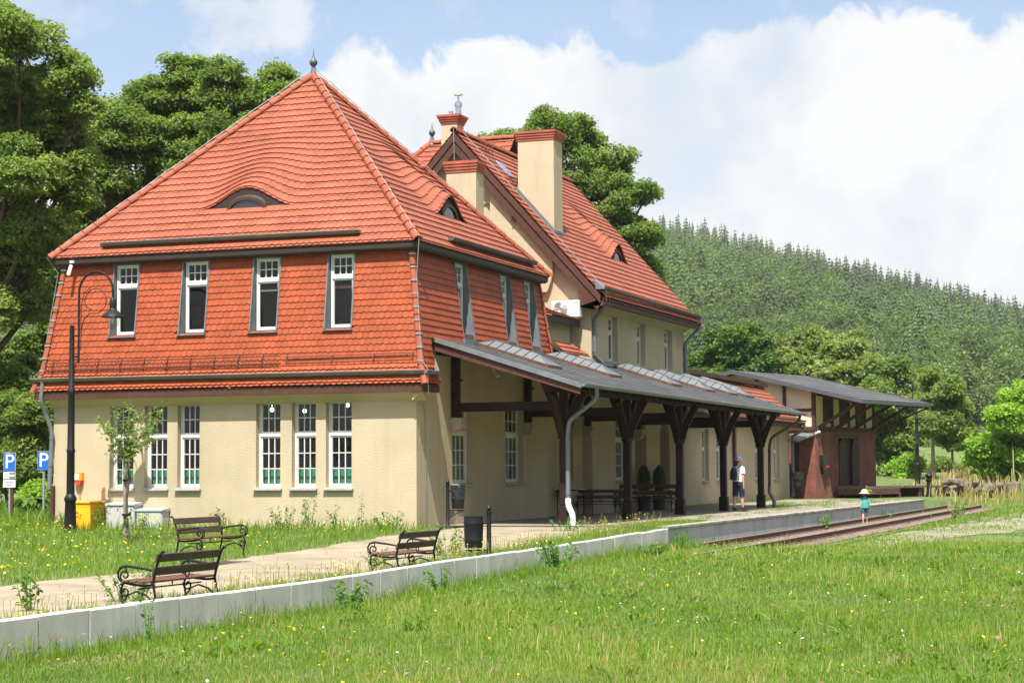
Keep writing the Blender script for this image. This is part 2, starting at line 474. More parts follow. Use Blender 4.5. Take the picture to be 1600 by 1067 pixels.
def sheet(name, outline, dz, mt, step=.5, jitter=.15, hfun=None):
    """an irregular-edged sheet that follows the terrain, filled by a grid clipped to the outline"""
    hf = hfun or hgt
    bm = bmesh.new()
    pts = []
    n = len(outline)
    for i in range(n):
        a = np.array(outline[i]); b = np.array(outline[(i + 1) % n]); L = np.linalg.norm(b - a); k = max(1, int(L / step))
        for q in range(k):
            p = a + (b - a) * q / k
            pts.append((p[0] + random.uniform(-jitter, jitter), p[1] + random.uniform(-jitter, jitter)))
    vs = [bm.verts.new((p[0], p[1], 0)) for p in pts]
    f = bm.faces.new(vs)
    xs = [p[0] for p in pts]; ys = [p[1] for p in pts]
    x = math.floor(min(xs)) + 1
    while x < max(xs):
        ge = bm.verts[:] + bm.edges[:] + bm.faces[:]
        bmesh.ops.bisect_plane(bm, geom=ge, plane_co=(x, 0, 0), plane_no=(1, 0, 0)); x += 1.5
    y = math.floor(min(ys)) + 1
    while y < max(ys):
        ge = bm.verts[:] + bm.edges[:] + bm.faces[:]
        bmesh.ops.bisect_plane(bm, geom=ge, plane_co=(0, y, 0), plane_no=(0, 1, 0)); y += 1.5
    for v in bm.verts: v.co.z = hf(v.co.x, v.co.y) + dz
    bmesh.ops.recalc_face_normals(bm, faces=bm.faces)
    for f in bm.faces:
        if f.normal.z < 0: f.normal_flip()
    me = bpy.data.meshes.new(name); bm.to_mesh(me); bm.free(); me.materials.append(mt)
    o = bpy.data.objects.new(name, me); COL.objects.link(o); return o


# sandy path between the benches
M['path'] = mat('sandy_gravel_path', (.245, .20, .14), .95, var=.2, vscale=1.5, bump=.35, bscale=45, col2=(.17, .14, .085), c2scale=.9, c2lo=.5, c2hi=.75)
path_top = [(-90, 932), (0, 917), (70, 909), (165, 900), (255, 892), (345, 877), (420, 867), (500, 857), (560, 849), (640, 838), (690, 829), (735, 821), (800, 816.5)]
PT = [ground_at(*p)[:2] for p in path_top]
PATH = [(4.75, -32), (4.7, -24), (4.5, -19), (4.75, -14), (4.5, -8), (5.0, -3), (4.9, 1.2), (.35, 1.2), (.15, .3)] + [tuple(p) for p in PT[::-1]] + [(PT[0][0] - 2, -32)]
o = sheet('path', PATH, .012, M['path']); tag(o, 'sandy gravel path between the benches', 'path', kind='structure')


def inside(x, y, poly):
    c = False; n = len(poly); j = n - 1
    for i in range(n):
        xi, yi = poly[i][0], poly[i][1]; xj, yj = poly[j][0], poly[j][1]
        if (yi > y) != (yj > y) and x < (xj - xi) * (y - yi) / (yj - yi) + xi: c = not c
        j = i
    return c


# platform paving
M['paving'] = mat('pale_cobble_paving', (.215, .185, .145), .95, var=.16, vscale=1.1, bump=.5, bscale=22, bdist=.02, col2=(.16, .15, .09), c2scale=.9, c2lo=.5, c2hi=.72)
mb = MB(); ys = spaced([(1.2, 41.4, 2)])
for a, b in zip(ys[:-1], ys[1:]):
    mb.quad((-.48, a, .0), (5.735, a, .0), (5.735, b, .0), (-.48, b, .0))
o = mb.build('platform', M['paving'], recalc=False); tag(o, 'pale paved station platform under the canopy', 'platform', kind='structure')

# ------------------------------------------------------------------ kerb wall: pale slabs on the left, darker platform edge on the right
M['joint'] = mat('mossy_joint', (.06, .065, .05), .95)
kw = thing('concrete_kerb', 'pale concrete slab kerb wall sloping along the sandy path', 'kerb wall', (5.79, -20, -.6))
KT = [(-60, -.27), (-17, -.235), (-13, -.18), (-7.6, -.15), (-3.6, -.105), (1.0, -.045)]
y = -32.0; i = 0
while y < .9:
    L = 1.0 if i % 3 else .98
    y2 = min(y + L, .95)
    m_ = MB(); dx = random.uniform(-.004, .004); dz = random.uniform(-.008, .008); tl = random.uniform(-.006, .006)
    z1, z2 = interp(y, KT) + .01 + dz, interp(y2, KT) + .01 + dz
    a, b = 5.735 + dx, 5.86 + dx
    e = .011
    p = [(a, y + e, -1.1), (b + tl, y + e, -1.1), (b, y + e, z1 - .015), (b - .015, y + e, z1), (a, y + e, z1),
         (a, y2 - e, -1.1), (b + tl, y2 - e, -1.1), (b, y2 - e, z2 - .015), (b - .015, y2 - e, z2), (a, y2 - e, z2)]
    m_.add(p, [(0, 1, 2, 3, 4), (9, 8, 7, 6, 5), (0, 5, 6, 1), (1, 6, 7, 2), (2, 7, 8, 3), (3, 8, 9, 4), (4, 9, 5, 0)])
    m_.build('slab', M['concrete'], kw)
    if i: m_ = MB(); m_.box(5.745, 5.85, y - .0105, y + .0105, -1.1, z1 - .012); m_.build('joint', M['joint'], kw)
    y = y2; i += 1
M['coping'] = mat('mottled_coping', (.30, .285, .25), .85, var=.2, vscale=2, col2=(.12, .11, .08), c2scale=1.7, c2lo=.48, c2hi=.7)  # darker coping strip, mottled by noise
pe = thing('platform_edge', 'grey concrete platform edge wall beside the rusty rails', 'platform edge', (5.79, 20, -.5))
m_ = MB()
ys = spaced([(.96, 41.45, 3.1)])
for a, b in zip(ys[:-1], ys[1:]):
    m_.box(5.74, 5.83, a + .004, b - .004, -1.2, -.052)
m_.box(5.742, 5.828, 41.40, 41.452, -1, -.054); m_.build('retaining_wall', M['concrete_dark'], pe)
m_ = MB()
for a, b in zip(ys[:-1], ys[1:]):
    m_.bbox(5.60, 5.87, a + .003, b - .003, -.05, .012, .008)
m_.build('coping', M['coping'], pe)
m_ = MB(); m_.box(-.4, 5.74, 41.40, 41.47, -.8, -.02); m_.build('end_wall', M['concrete_dark'], pe)

# ------------------------------------------------------------------ track
tr = thing('rail_track', 'rusty railway track running beside the platform edge', 'railway track', (6.7, 25, -.45))
for xr, ya, yb in ((6.02, -1.5, 47.2), (7.455, -3, 47.9)):
    m_ = MB(); prof = [(-.062, .0), (.062, .0), (.062, .012), (.010, .03), (.010, .10), (.034, .115), (.034, .145), (-.034, .145), (-.034, .115), (-.010, .10), (-.010, .03), (-.062, .012)]
    ysr = spaced([(ya, yb, 3)]); n = len(prof)
    v = [(xr + q[0], yy, track_z(yy) + .005 + q[1]) for yy in ysr for q in prof]; f = []
    ms = []
    for k in range(len(ysr) - 1):
        for q in range(n):
            f.append((k * n + q, k * n + (q + 1) % n, (k + 1) * n + (q + 1) % n, (k + 1) * n + q)); ms.append(1 if q == 6 else 0)
    f += [tuple(range(n)), tuple(range((len(ysr) - 1) * n, len(ysr) * n))]; ms += [0, 0]
    m_.add(v, f); m_.m = ms
    m_.build('rail', [M['rust'], M['rail_top']], tr)
sl = None
y = 4.0
while y < 48:
    z = track_z(y)
    m_ = MB(); m_.bbox(5.90, 8.12 + random.uniform(-.05, .1), y - .12, y + .12, z - .12, z + .004, .015); m_.build('sleeper', M['sleeper'], tr); y += .66
M['ballast'] = mat('rusty_ballast', (.085, .062, .045), .95, var=.3, vscale=6, bump=.8, bscale=20, bdist=.05, col2=(.07, .085, .025), c2scale=1.1, c2lo=.45, c2hi=.7)
o = sheet('ballast', [(5.86, -1.5), (7.9, -1), (8.1, 20), (8.2, 49), (5.86, 49)], 0, M['ballast'], .8, .1, lambda x, y: track_z(y) - .015 if y < 48 else max(hgt(x, y) + .01, track_z(y) - .015))
tag(o, 'rusty brown ballast between the rails', 'ballast', kind='structure')
M['gravel'] = mat('grey_gravel', (.21, .185, .145), .95, var=.2, vscale=2.5, bump=.5, bscale=30, col2=(.13, .15, .05), c2scale=.6, c2lo=.45, c2hi=.62)
gpx = [(1330, 851), (1400, 836), (1480, 822), (1560, 806), (1620, 799), (1680, 795), (1680, 818), (1600, 829), (1500, 838), (1430, 848), (1370, 858)]
GRAVEL = [tuple(ground_at(*p)[:2]) for p in gpx]
o = sheet('gravel', GRAVEL, .01, M['gravel'], 1.2, .4); tag(o, 'grey gravel patch beside the rails', 'gravel', kind='structure')
# ------------------------------------------------------------------ building tools
def wall_panel(mb, P, u0, u1, z0, z1, th, openings, back=True):
    """wall in local (u, z, d): P(u, z, d) -> xyz, d = depth behind the face. Openings are holes with reveals."""
    us = sorted(set([u0, u1] + [o[0] for o in openings] + [o[1] for o in openings]))
    zs = sorted(set([z0, z1] + [o[2] for o in openings] + [o[3] for o in openings]))
    us = [u for u in us if u0 <= u <= u1]; zs = [z for z in zs if z0 <= z <= z1]
    for a, b in zip(us[:-1], us[1:]):
        for c, d in zip(zs[:-1], zs[1:]):
            um, zm = (a + b) / 2, (c + d) / 2
            if any(o[0] < um < o[1] and o[2] < zm < o[3] for o in openings): continue
            mb.quad(P(a, c, 0), P(b, c, 0), P(b, d, 0), P(a, d, 0))
            if back: mb.quad(P(a, c, th), P(a, d, th), P(b, d, th), P(b, c, th))
    for o in openings:
        a, b, c, d = o
        mb.quad(P(a, c, 0), P(a, d, 0), P(a, d, th), P(a, c, th))
        mb.quad(P(b, c, 0), P(b, c, th), P(b, d, th), P(b, d, 0))
        mb.quad(P(a, d, 0), P(b, d, 0), P(b, d, th), P(a, d, th))
        if c > z0 + 1e-6: mb.quad(P(a, c, 0), P(a, c, th), P(b, c, th), P(b, c, 0))
    mb.quad(P(u0, z0, 0), P(u0, z0, th), P(u0, z1, th), P(u0, z1, 0)); mb.quad(P(u1, z0, 0), P(u1, z1, 0), P(u1, z1, th), P(u1, z0, th))
    mb.quad(P(u0, z1, 0), P(u0, z1, th), P(u1, z1, th), P(u1, z1, 0))


def pbox(mb, P, u0, u1, z0, z1, d0, d1):
    p = [P(u0, z0, d0), P(u1, z0, d0), P(u1, z0, d1), P(u0, z0, d1), P(u0, z1, d0), P(u1, z1, d0), P(u1, z1, d1), P(u0, z1, d1)]
    mb.add(p, [(0, 3, 2, 1), (4, 5, 6, 7), (0, 1, 5, 4), (1, 2, 6, 5), (2, 3, 7, 6), (3, 0, 4, 7)])


def window(parent, P, u0, u1, z0, z1, d=.17, ztr=None, grid_top=(3, 2), grid_bot=(3, 3), sill=True, blind=0, fw=.055, bar=.022, sill_out=.09, name='window', sill_d=None):
    """white casement with a transom; the frame is the part, pane / sill / blind are its pieces"""
    m = MB()
    def frame(a, b, c, e, w, dd, dep=.07):
        pbox(m, P, a, a + w, c, e, dd, dd + dep); pbox(m, P, b - w, b, c, e, dd, dd + dep)
        pbox(m, P, a + w, b - w, c, c + w, dd, dd + dep); pbox(m, P, a + w, b - w, e - w, e, dd, dd + dep)
    frame(u0, u1, z0, z1, fw * .75, d, .08)
    w0 = fw * .75
    leaves = [(z0 + w0, z1 - w0, grid_bot)] if ztr is None else [(z0 + w0, ztr - .035, grid_bot), (ztr + .035, z1 - w0, grid_top)]
    if ztr is not None: pbox(m, P, u0 + w0, u1 - w0, ztr - .035, ztr + .035, d - .015, d + .08)
    for c, e, (nu, nz) in leaves:
        a, b = u0 + w0, u1 - w0
        w1 = fw * .8
        pbox(m, P, a + .002, a + w1, c + .002, e - .002, d + .012, d + .065); pbox(m, P, b - w1, b - .002, c + .002, e - .002, d + .012, d + .065)
        pbox(m, P, a + w1, b - w1, c + .002, c + w1, d + .012, d + .065); pbox(m, P, a + w1, b - w1, e - w1, e - .002, d + .012, d + .065)
        a += w1; b -= w1; c2 = c + w1; e2 = e - w1
        for k in range(1, nu):
            x = a + (b - a) * k / nu; pbox(m, P, x - bar / 2, x + bar / 2, c2, e2, d + .02, d + .05)
        for k in range(1, nz):
            z = c2 + (e2 - c2) * k / nz
            for q in range(nu):
                xa = a + (b - a) * q / nu + (bar / 2 if q else 0); xb = a + (b - a) * (q + 1) / nu - (bar / 2 if q < nu - 1 else 0)
                pbox(m, P, xa, xb, z - bar / 2, z + bar / 2, d + .021, d + .049)
    w = m.build(name, M['white_paint'], parent)
    m = MB(); tl = random.uniform(-.003, .003)
    m.quad(P(u0 + .04, z0 + .04, d + .036 + tl), P(u1 - .04, z0 + .04, d + .036 - tl), P(u1 - .04, z1 - .04, d + .036 - tl), P(u0 + .04, z1 - .04, d + .036 + tl))
    m.build('pane', M['glass'], w, recalc=False)
    if sill:
        m = MB(); p = [P(u0 - .05, z0 - .075, -sill_out), P(u1 + .05, z0 - .075, -sill_out), P(u1 + .05, z0 - .04, -sill_out), P(u0 - .05, z0 - .04, -sill_out),
                       P(u0 - .05, z0 - .075, d), P(u1 + .05, z0 - .075, d), P(u1 + .05, z0 - .002, d), P(u0 - .05, z0 - .002, d)]
        m.add(p, [(0, 1, 2, 3), (3, 2, 6, 7), (0, 4, 5, 1), (1, 5, 6, 2), (0, 3, 7, 4), (4, 7, 6, 5)])
        m.build('sill', M['sill'], w)
    if blind:
        m = MB(); pbox(m, P, u0 + .05, u1 - .05, z0 + .05, z0 + .05 + blind, d + .16, d + .18); m.build('blind', M['green_blind'], w)
    return w


def tiles(mb, O, U, S, N, expo, tw, length, ulim, double=True, disp=None, v0=None, arc=.026, zdir=(0, 0, 1), first=0.0, holes=()):
    """scalloped clay tiles laid in courses on a sloping plane; ulim(v) -> (ua, ub)"""
    O = Vector(O); U = Vector(U).normalized(); S = Vector(S).normalized(); N = Vector(N).normalized(); Zd = Vector(zdir)
    n = int(math.ceil(length / expo)); ts = [0, .25, .5, .75, 1]
    for i in range(n):
        for lay in ((0, 1) if double else (1,)):
            vb = i * expo + (0.0 if lay == 0 or not double else .055) + first
            vt = min(vb + expo + (.09 if lay else .06), length + .03)
            if vb > length - .02: continue
            ua, ub = ulim(min(vb + expo * .35, length)); ub2 = ub
            if ub - ua < .02: continue
            off = (tw / 2 if (i + lay) % 2 else 0.0)
            j0 = int(math.floor((ua - off) / tw)); j1 = int(math.ceil((ub - off) / tw))
            hb = (.032 if lay == 0 else .056) if double else .035
            for j in range(j0, j1):
                a = max(ua, off + j * tw + .0025); b = min(ub, off + (j + 1) * tw - .0025)
                if b - a < .02: continue
                vtt = vt; dead = False
                for ha, hb_, va, vb_ in holes:
                    if b <= ha or a >= hb_: continue
                    if va - .01 <= vb < vb_:
                        if a >= ha and b <= hb_: dead = True
                        elif a < ha: b = ha
                        else: a = hb_
                    elif vb < va < vtt: vtt = va
                if dead or b - a < .012: continue
                full0 = off + j * tw; jit = random.uniform(-.004, .004); hj = random.uniform(-.003, .003)
                pts = []
                for t in ts:
                    u = a + (b - a) * t; q = (u - full0) / tw
                    pts.append((u, vb + jit + arc * (2 * q - 1) ** 2, hb + hj))
                low = [(u, v, max(h - (.030 if double else .036), .002)) for u, v, h in pts]
                top = [(b, vtt, .006), (a, vtt, .006)]
                def X(p):
                    q = O + U * p[0] + S * p[1] + N * p[2]
                    if disp is not None and (v0 is None or vb > v0 - .02): q = q + Zd * disp(p[0], max(p[1], v0 or 0))
                    return tuple(q)
                # middle row lets the tile bend over an eyebrow
                V = [X(p) for p in pts] + [X(p) for p in top] + [X(p) for p in low]
                mb.add(V, [(0, 1, 2, 3, 4, 5, 6), (7, 8, 1, 0), (8, 9, 2, 1), (9, 10, 3, 2), (10, 11, 4, 3)])


def ridge_caps(mb, A, B, r=.105, L=.36, up=None, both=False):
    """half-round cap tiles overlapping along a ridge or hip"""
    A = Vector(A); B = Vector(B); d = B - A; n = max(1, int(d.length / L)); t = d.normalized()
    upv = Vector(up) if up is not None else Vector((0, 0, 1)); u = (upv - t * upv.dot(t)).normalized(); s = t.cross(u)
    for i in range(n):
        a = A + d * (i / n) - t * .04; b = A + d * ((i + 1) / n)
        ra, rb = r * random.uniform(1.02, 1.08), r * .86
        k = 9; v = []
        for P, rr, hh in ((a, ra, .012), (b, rb, 0), (a, ra - .02, .0)):
            for q in range(k):
                an = PI * (q / (k - 1)) * 1.1 - PI * .05
                v.append(tuple(P + s * math.cos(an) * rr + u * (math.sin(an) * rr + hh)))
        f = []
        for q in range(k - 1):
            f.append((q, q + 1, k + q + 1, k + q)); f.append((q + 1, q, 2 * k + q, 2 * k + q + 1))
        mb.add(v, f)


def gutter(parent, A, B, r=.075, mt='zinc', name='gutter', up=(0, 0, 1), brackets=True):
    """half-round gutter with rolled lip and straps"""
    A = Vector(A); B = Vector(B); d = (B - A); t = d.normalized(); u = Vector(up); s = t.cross(u).normalized(); m = MB(); k = 9
    def ring(P, rr): return [tuple(P + s * math.cos(PI + PI * q / (k - 1)) * rr + u * math.sin(PI + PI * q / (k - 1)) * rr) for q in range(k)]
    v = ring(A, r) + ring(B, r) + ring(A, r - .012) + ring(B, r - .012); f = []
    for q in range(k - 1):
        f.append((q, q + 1, k + q + 1, k + q)); f.append((2 * k + q + 1, 2 * k + q, 3 * k + q, 3 * k + q + 1))
    f.append((0, k, 3 * k, 2 * k)); f.append((k - 1, 3 * k - 1, 4 * k - 1, 2 * k - 1))
    m.add(v, f)
    m.add(ring(A, r - .006), [tuple(range(k))]); m.add(ring(B, r - .006), [tuple(range(k))])
    for sg in (-1, 1): m.tube([tuple(A + s * r * sg), tuple(B + s * r * sg)], .011, 6)
    if brackets:
        n = max(1, int(d.length / .6))
        for i in range(n + 1):
            P = A + d * (.02 + .96 * i / n)
            a = ring(P - t * .012, r + .004); b = ring(P + t * .012, r + .004)
            m.add(a + b, [(q, q + 1, k + q + 1, k + q) for q in range(k - 1)])
            m.beam(tuple(P - s * r), tuple(P + s * r), .02, .006)
    return m.build(name, M[mt], parent, smooth=True)


def pipe(parent, pts, r=.05, mt='zinc', name='downpipe', rings=()):
    m = MB()
    P = [Vector(p) for p in pts]; out = [P[0]]
    for i in range(1, len(P) - 1):          # round the elbows
        a = P[i] + (P[i - 1] - P[i]).normalized() * min(.12, (P[i - 1] - P[i]).length * .4); c = P[i] + (P[i + 1] - P[i]).normalized() * min(.12, (P[i + 1] - P[i]).length * .4)
        for t in (0, .33, .67, 1): out.append(a * (1 - t) ** 2 + P[i] * 2 * t * (1 - t) + c * t * t)
    out.append(P[-1])
    m.tube([tuple(p) for p in out], r, 10)
    for z in rings:
        for i in range(len(out) - 1):
            if (out[i].z - z) * (out[i + 1].z - z) <= 0 and abs(out[i].z - out[i + 1].z) > .2:
                t = (z - out[i].z) / (out[i + 1].z - out[i].z); q = out[i].lerp(out[i + 1], t)
                m.tube([tuple(q - Vector((0, 0, .02))), tuple(q + Vector((0, 0, .02)))], r + .012, 10)
    return m.build(name, M[mt], parent, smooth=True)
# ================================================================== STATION BUILDING
ST = thing('station_building', 'cream station building with steep red tiled roofs, white windows and tall chimneys', 'station building', (-5, 5, 0))
PA = lambda u, z, d: (u, d, z)                        # sunny end wall, faces the viewer
PB = lambda u, z, d: (-d, u, z)                       # platform side
PL = lambda u, z, d: (-.3 - d, u, z)
PW = lambda u, z, d: (-.5 - d, u, z)
A_WIN = [(-8.34, -7.67), (-7.36, -6.71), (-6.42, -5.80), (-4.24, -3.58), (-3.27, -2.63), (-2.36, -1.68)]
B_WIN = [(2.25, 3.58), (6.0, 7.40)]

# ---- wing walls
m = MB()
wall_panel(m, PA, -10, 0, -.4, 3.36, .32, [(a, b, .94, 3.03) for a, b in A_WIN])
wall_panel(m, PB, .325, 9.4, -.4, 4.46, .32, [(a, b, 1.0, 3.0) for a, b in B_WIN])
m.box(-10, -9.7, .3, 9.4, -.4, 3.36); m.box(-9.9, -.3, 9.1, 9.39, -.4, 6.6)
m.box(-9.68, -.33, .33, 9.08, 3.22, 3.34)             # ceiling
m.prism([(-10.002, -.002, 2.97), (-10.002, -.26, 3.168), (-10.002, -.002, 3.168)], (10.26, 0, 0))   # cove under the eaves
m.prism([(.002, -.26, 2.97), (.26, -.26, 3.168), (.002, -.26, 3.168)], (0, .88, 0))
m.build('wall', M['plaster'], ST)
for i, (a, b) in enumerate(A_WIN):
    window(ST, PA, a, b, .94, 3.03, ztr=2.21, grid_top=(3, 2), grid_bot=(3, 3), blind=.40)
for a, b in B_WIN:
    window(ST, PB, a, b, 1.0, 3.0, ztr=2.27, grid_top=(4, 2), grid_bot=(4, 3), d=.15)
# fascia ring and soffit
m = MB()
m.box(-10.34, .34, -.34, -.30, 3.17, 3.35); m.box(.30, .34, -.295, .62, 3.17, 3.35); m.box(-10.34, -10.30, -.295, 9.7, 3.17, 3.35)
m.box(-10.29, .29, -.29, .0, 3.17, 3.19); m.box(.005, .29, .005, .62, 3.171, 3.19); m.box(.0, .295, .585, .62, 3.195, 3.6)
m.build('fascia', M['brown_wood'], ST)
m = MB()
m.box(-10.0, .0, -.02, .22, 6.58, 6.72); m.box(-.22, .02, .225, 9.35, 6.581, 6.72); m.box(-10.02, -9.8, .225, 9.35, 6.58, 6.72)
m.box(-10.05, .05, -.05, -.022, 6.62, 6.742); m.box(.022, .05, -.02, 9.4, 6.62, 6.742)
m.build('upper_fascia', M['dark_wood'], ST)

# ---- mansard
def mo(z): return .36 - (z - 3.37) * .18 / .48 if z < 3.85 else .18 - (z - 3.85) * .38 / 2.83
A_UP = [(-8.33, -7.62), (-6.35, -5.64), (-4.37, -3.66), (-2.35, -1.66)]
B_UP = [(2.8, 3.58), (6.0, 6.76), (7.9, 8.65)]
ZU0, ZU1 = 4.74, 6.56
PMA = lambda u, z, d: (u, -mo(z) + d, z)
PMB = lambda u, z, d: (mo(z) - d, u, z)
m = MB()
wall_panel(m, PMA, -9.9, -.12, 3.85, 6.68, .12, [(a, b, ZU0, ZU1) for a, b in A_UP])
wall_panel(m, PMB, .12, 9.3, 4.40, 6.68, .12, [(a, b, ZU0, ZU1) for a, b in B_UP])
m.add([(.18, -.18, 3.85), (-.12, -.18, 3.85), (-.12, .2, 6.68), (-.2, .2, 6.68), (.18, .12, 3.85), (-.2, .12, 6.68)], [(0, 1, 2, 3), (0, 3, 5, 4)])
m.quad((-10.34, -.34, 3.38), (.34, -.34, 3.38), (.17, -.17, 3.86), (-10.17, -.17, 3.86))
m.quad((.34, -.34, 3.38), (.34, .62, 3.38), (.17, .62, 3.86), (.17, -.17, 3.86))
m.quad((-10.34, -.34, 3.38), (-10.17, -.17, 3.86), (-10.17, 9.4, 3.86), (-10.34, 9.4, 3.38))
m.quad((-10.17, -.17, 3.86), (-9.8, .2, 6.68), (-9.8, 9.2, 6.68), (-10.17, 9.5, 3.86))
m.quad((-9.8, 9.2, 6.68), (-.2, 9.2, 6.68), (.09, 9.45, 4.4), (-10.17, 9.45, 4.4))
m.quad((.17, .12, 3.86), (.17, .62, 3.86), (.1, .62, 4.42), (.1, .12, 4.42))
mans = m.build('mansard', M['underlay'], ST)
m = MB(); tw = .158
sm = math.hypot(.38, 2.83)
vz = lambda z: (z - 3.85) * sm / 2.83
tiles(m, (0, -.18, 3.85), (1, 0, 0), (0, .38, 2.83), (0, -2.83, .38), .157, tw, sm - .06, lambda v: (-10 - mo(3.85 + v * 2.83 / sm) - .01, mo(3.85 + v * 2.83 / sm) + .01), False,
      holes=[(a, b, vz(ZU0), vz(ZU1)) for a, b in A_UP])
tiles(m, (.18, 0, 3.85), (0, 1, 0), (-.38, 0, 2.83), (2.83, 0, .38), .157, tw, sm - .06, lambda v: (-mo(3.85 + v * 2.83 / sm), 9.32 + mo(3.85 + v * 2.83 / sm) if v > .62 else .62), False,
      holes=[(a, b, vz(4.3), vz(ZU1)) for a, b in B_UP] )
sf = math.hypot(.18, .48)
tiles(m, (0, -.36, 3.37), (1, 0, 0), (0, .18, .48), (0, -.48, .18), .165, tw, sf, lambda v: (-10.37 + v * .35, .37 - v * .35), True)
tiles(m, (.36, 0, 3.37), (0, 1, 0), (-.18, 0, .48), (.48, 0, .18), .165, tw, sf, lambda v: (-.37 + v * .35, .64), True)
m.build('mansard_tile', M['tile_mansard'], mans, recalc=False)
for runs in ([((.20, -.20, 3.84), (-.2, .2, 6.64), .37, (1, -1, .2)), ((.37, -.37, 3.36), (.20, -.20, 3.84), .3, (1, -1, .5))],
             [((-10.20, -.20, 3.84), (-9.8, .2, 6.64), .37, (-1, -1, .2)), ((-10.37, -.37, 3.36), (-10.2, -.2, 3.84), .3, (-1, -1, .5))],
             [((.10, 9.45, 4.5), (-.2, 9.2, 6.64), .37, (1, 1, .2))]):
    m = MB()
    for a, b, L_, u_ in runs: ridge_caps(m, a, b, .085, L_, up=u_)
    m.build('hip_cap', M['ridge'], mans, recalc=False)
# zinc clips on the corner caps
for k in range(9):
    t = k / 8.5
    for sx, X0 in ((1, 0), (-1, -10)):
        m = MB(); q = Vector((X0 + sx * (.21 - .40 * t), -.21 + .40 * t, 3.9 + 2.74 * t)); m.lathe([(.094, -.02), (.094, .02)], tuple(q), 10); m.build('clip', M['steel'], mans)

# ---- upstairs windows set upright into the sloping tiles, zinc cheeks left and right
def slot(P, a, b, side):
    """zinc lined slot; side A or B"""
    m = MB(); dep = .30
    f0 = lambda z: mo(z) + .045
    if side == 'A':
        pt = lambda u, z, back: (u, .27 if back else -f0(z), z)
    else:
        pt = lambda u, z, back: (-.27 if back else f0(z), u, z)
    zb = ZU0 if side == 'A' else 4.52
    for u, w in ((a, .012), (b, -.012)):
        p = [pt(u, zb, 0), pt(u, ZU1, 0), pt(u, ZU1, 1), pt(u, zb, 1)]
        d = (w, 0, 0) if side == 'A' else (0, w, 0)
        m.prism(p, d)
        q = [pt(u - w * 2.4, zb, 0), pt(u + w, zb, 0), pt(u + w, ZU1, 0), pt(u - w * 2.4, ZU1, 0)]
        m.prism(q, (0, .01, 0) if side == 'A' else (-.01, 0, 0))
    if side == 'A':
        m.add([pt(a - .03, ZU0 - .03, 0), pt(b + .03, ZU0 - .03, 0), (b, .27, ZU0 + .03), (a, .27, ZU0 + .03)], [(0, 1, 2, 3)])
        m.box(a - .05, b + .05, -f0(ZU0) - .05, -f0(ZU0) + .02, ZU0 - .055, ZU0 - .03)
    else:
        m.add([pt(a - .03, 4.50, 0), pt(b + .03, 4.50, 0), (-.16, b, 4.80), (-.16, a, 4.80)], [(0, 1, 2, 3)])
        m.box(.02, .16, a - .06, b + .06, 4.42, 4.60)
    m.box(*((a, b, -f0(ZU1), .27) if side == 'A' else (-.27, f0(ZU1), a, b)), ZU1 - .012, ZU1 + .01)
    m.build('window_slot', M['zinc'], ST, recalc=True)
    Pw = (lambda u, z, d: (u, .10 + d, z)) if side == 'A' else (lambda u, z, d: (-.12 - d, u, z))
    window(ST, Pw, a + .03, b - .03, ZU0 + .04 if side == 'A' else 4.82, ZU1 - .02, d=.10, ztr=6.0, grid_top=(3, 2), grid_bot=(1, 1), sill=False, fw=.05)
for a, b in A_UP: slot(None, a, b, 'A')
for a, b in B_UP: slot(None, a, b, 'B')

# ---- pyramid roof of the wing
AP = Vector((-5, 4.68, 11.98))
E0, E1, F0, F1, EZ = -10.07, .07, -.07, 9.43, 6.76
def brow(c, W, H, v0, D):
    def f(u, v):
        x = abs(u - c) / W
        if v < v0 - .03: return 0.0
        t = (v - v0) / D
        if t >= 1: return 0.0
        t = max(t, 0); wd = 1 + .35 * t
        x = x / wd
        if x >= 1: return 0.0
        return H * (.5 * (1 + math.cos(PI * x))) ** 1.15 * (1 - t) ** 1.35
    return f
m = MB()
m.poly([(E0, F0, EZ), (E1, F0, EZ), tuple(AP)]); m.poly([(E1, F0, EZ), (E1, F1, EZ), tuple(AP)])
m.poly([(E1, F1, EZ), (E0, F1, EZ), tuple(AP)]); m.poly([(E0, F1, EZ), (E0, F0, EZ), tuple(AP)])
m.quad((E0, F0, EZ - .01), (E0, F1, EZ - .01), (E1, F1, EZ - .01), (E1, F0, EZ - .01))
wr = m.build('wing_roof', M['underlay'], ST, recalc=False)
la = math.hypot(4.75, 5.22); lb = math.hypot(5.07, 5.22)
va0 = (7.83 - EZ) / 5.22 * la; vb0 = (7.86 - EZ) / 5.22 * lb
BA = brow(-5.03, 1.42, .54, va0, 3.6); BB = brow(4.75, 1.25, .60, vb0, 3.7)
m = MB()
tiles(m, (0, F0, EZ), (1, 0, 0), (0, 4.75, 5.22), (0, -5.22, 4.75), .262, .168, la, lambda v: (E0 + 5.07 * v / la, E1 - 5.07 * v / la), True, BA, va0)
tiles(m, (E1, 0, EZ), (0, 1, 0), (-5.07, 0, 5.22), (5.22, 0, 5.07), .262, .168, lb, lambda v: (F0 + 4.75 * v / lb, F1 - 4.75 * v / lb), True, BB, vb0)
tiles(m, (E0, 0, EZ), (0, -1, 0), (5.07, 0, 5.22), (-5.22, 0, 5.07), .262, .168, lb, lambda v: (-F1 + 4.75 * v / lb, -F0 - 4.75 * v / lb), False)
tiles(m, (0, F1, EZ), (-1, 0, 0), (0, -4.75, 5.22), (0, 5.22, 4.75), .262, .168, la, lambda v: (-E1 + 5.07 * v / la, -E0 - 5.07 * v / la), False)
m.build('roof_tile', M['tile'], wr, recalc=False)
m = MB()
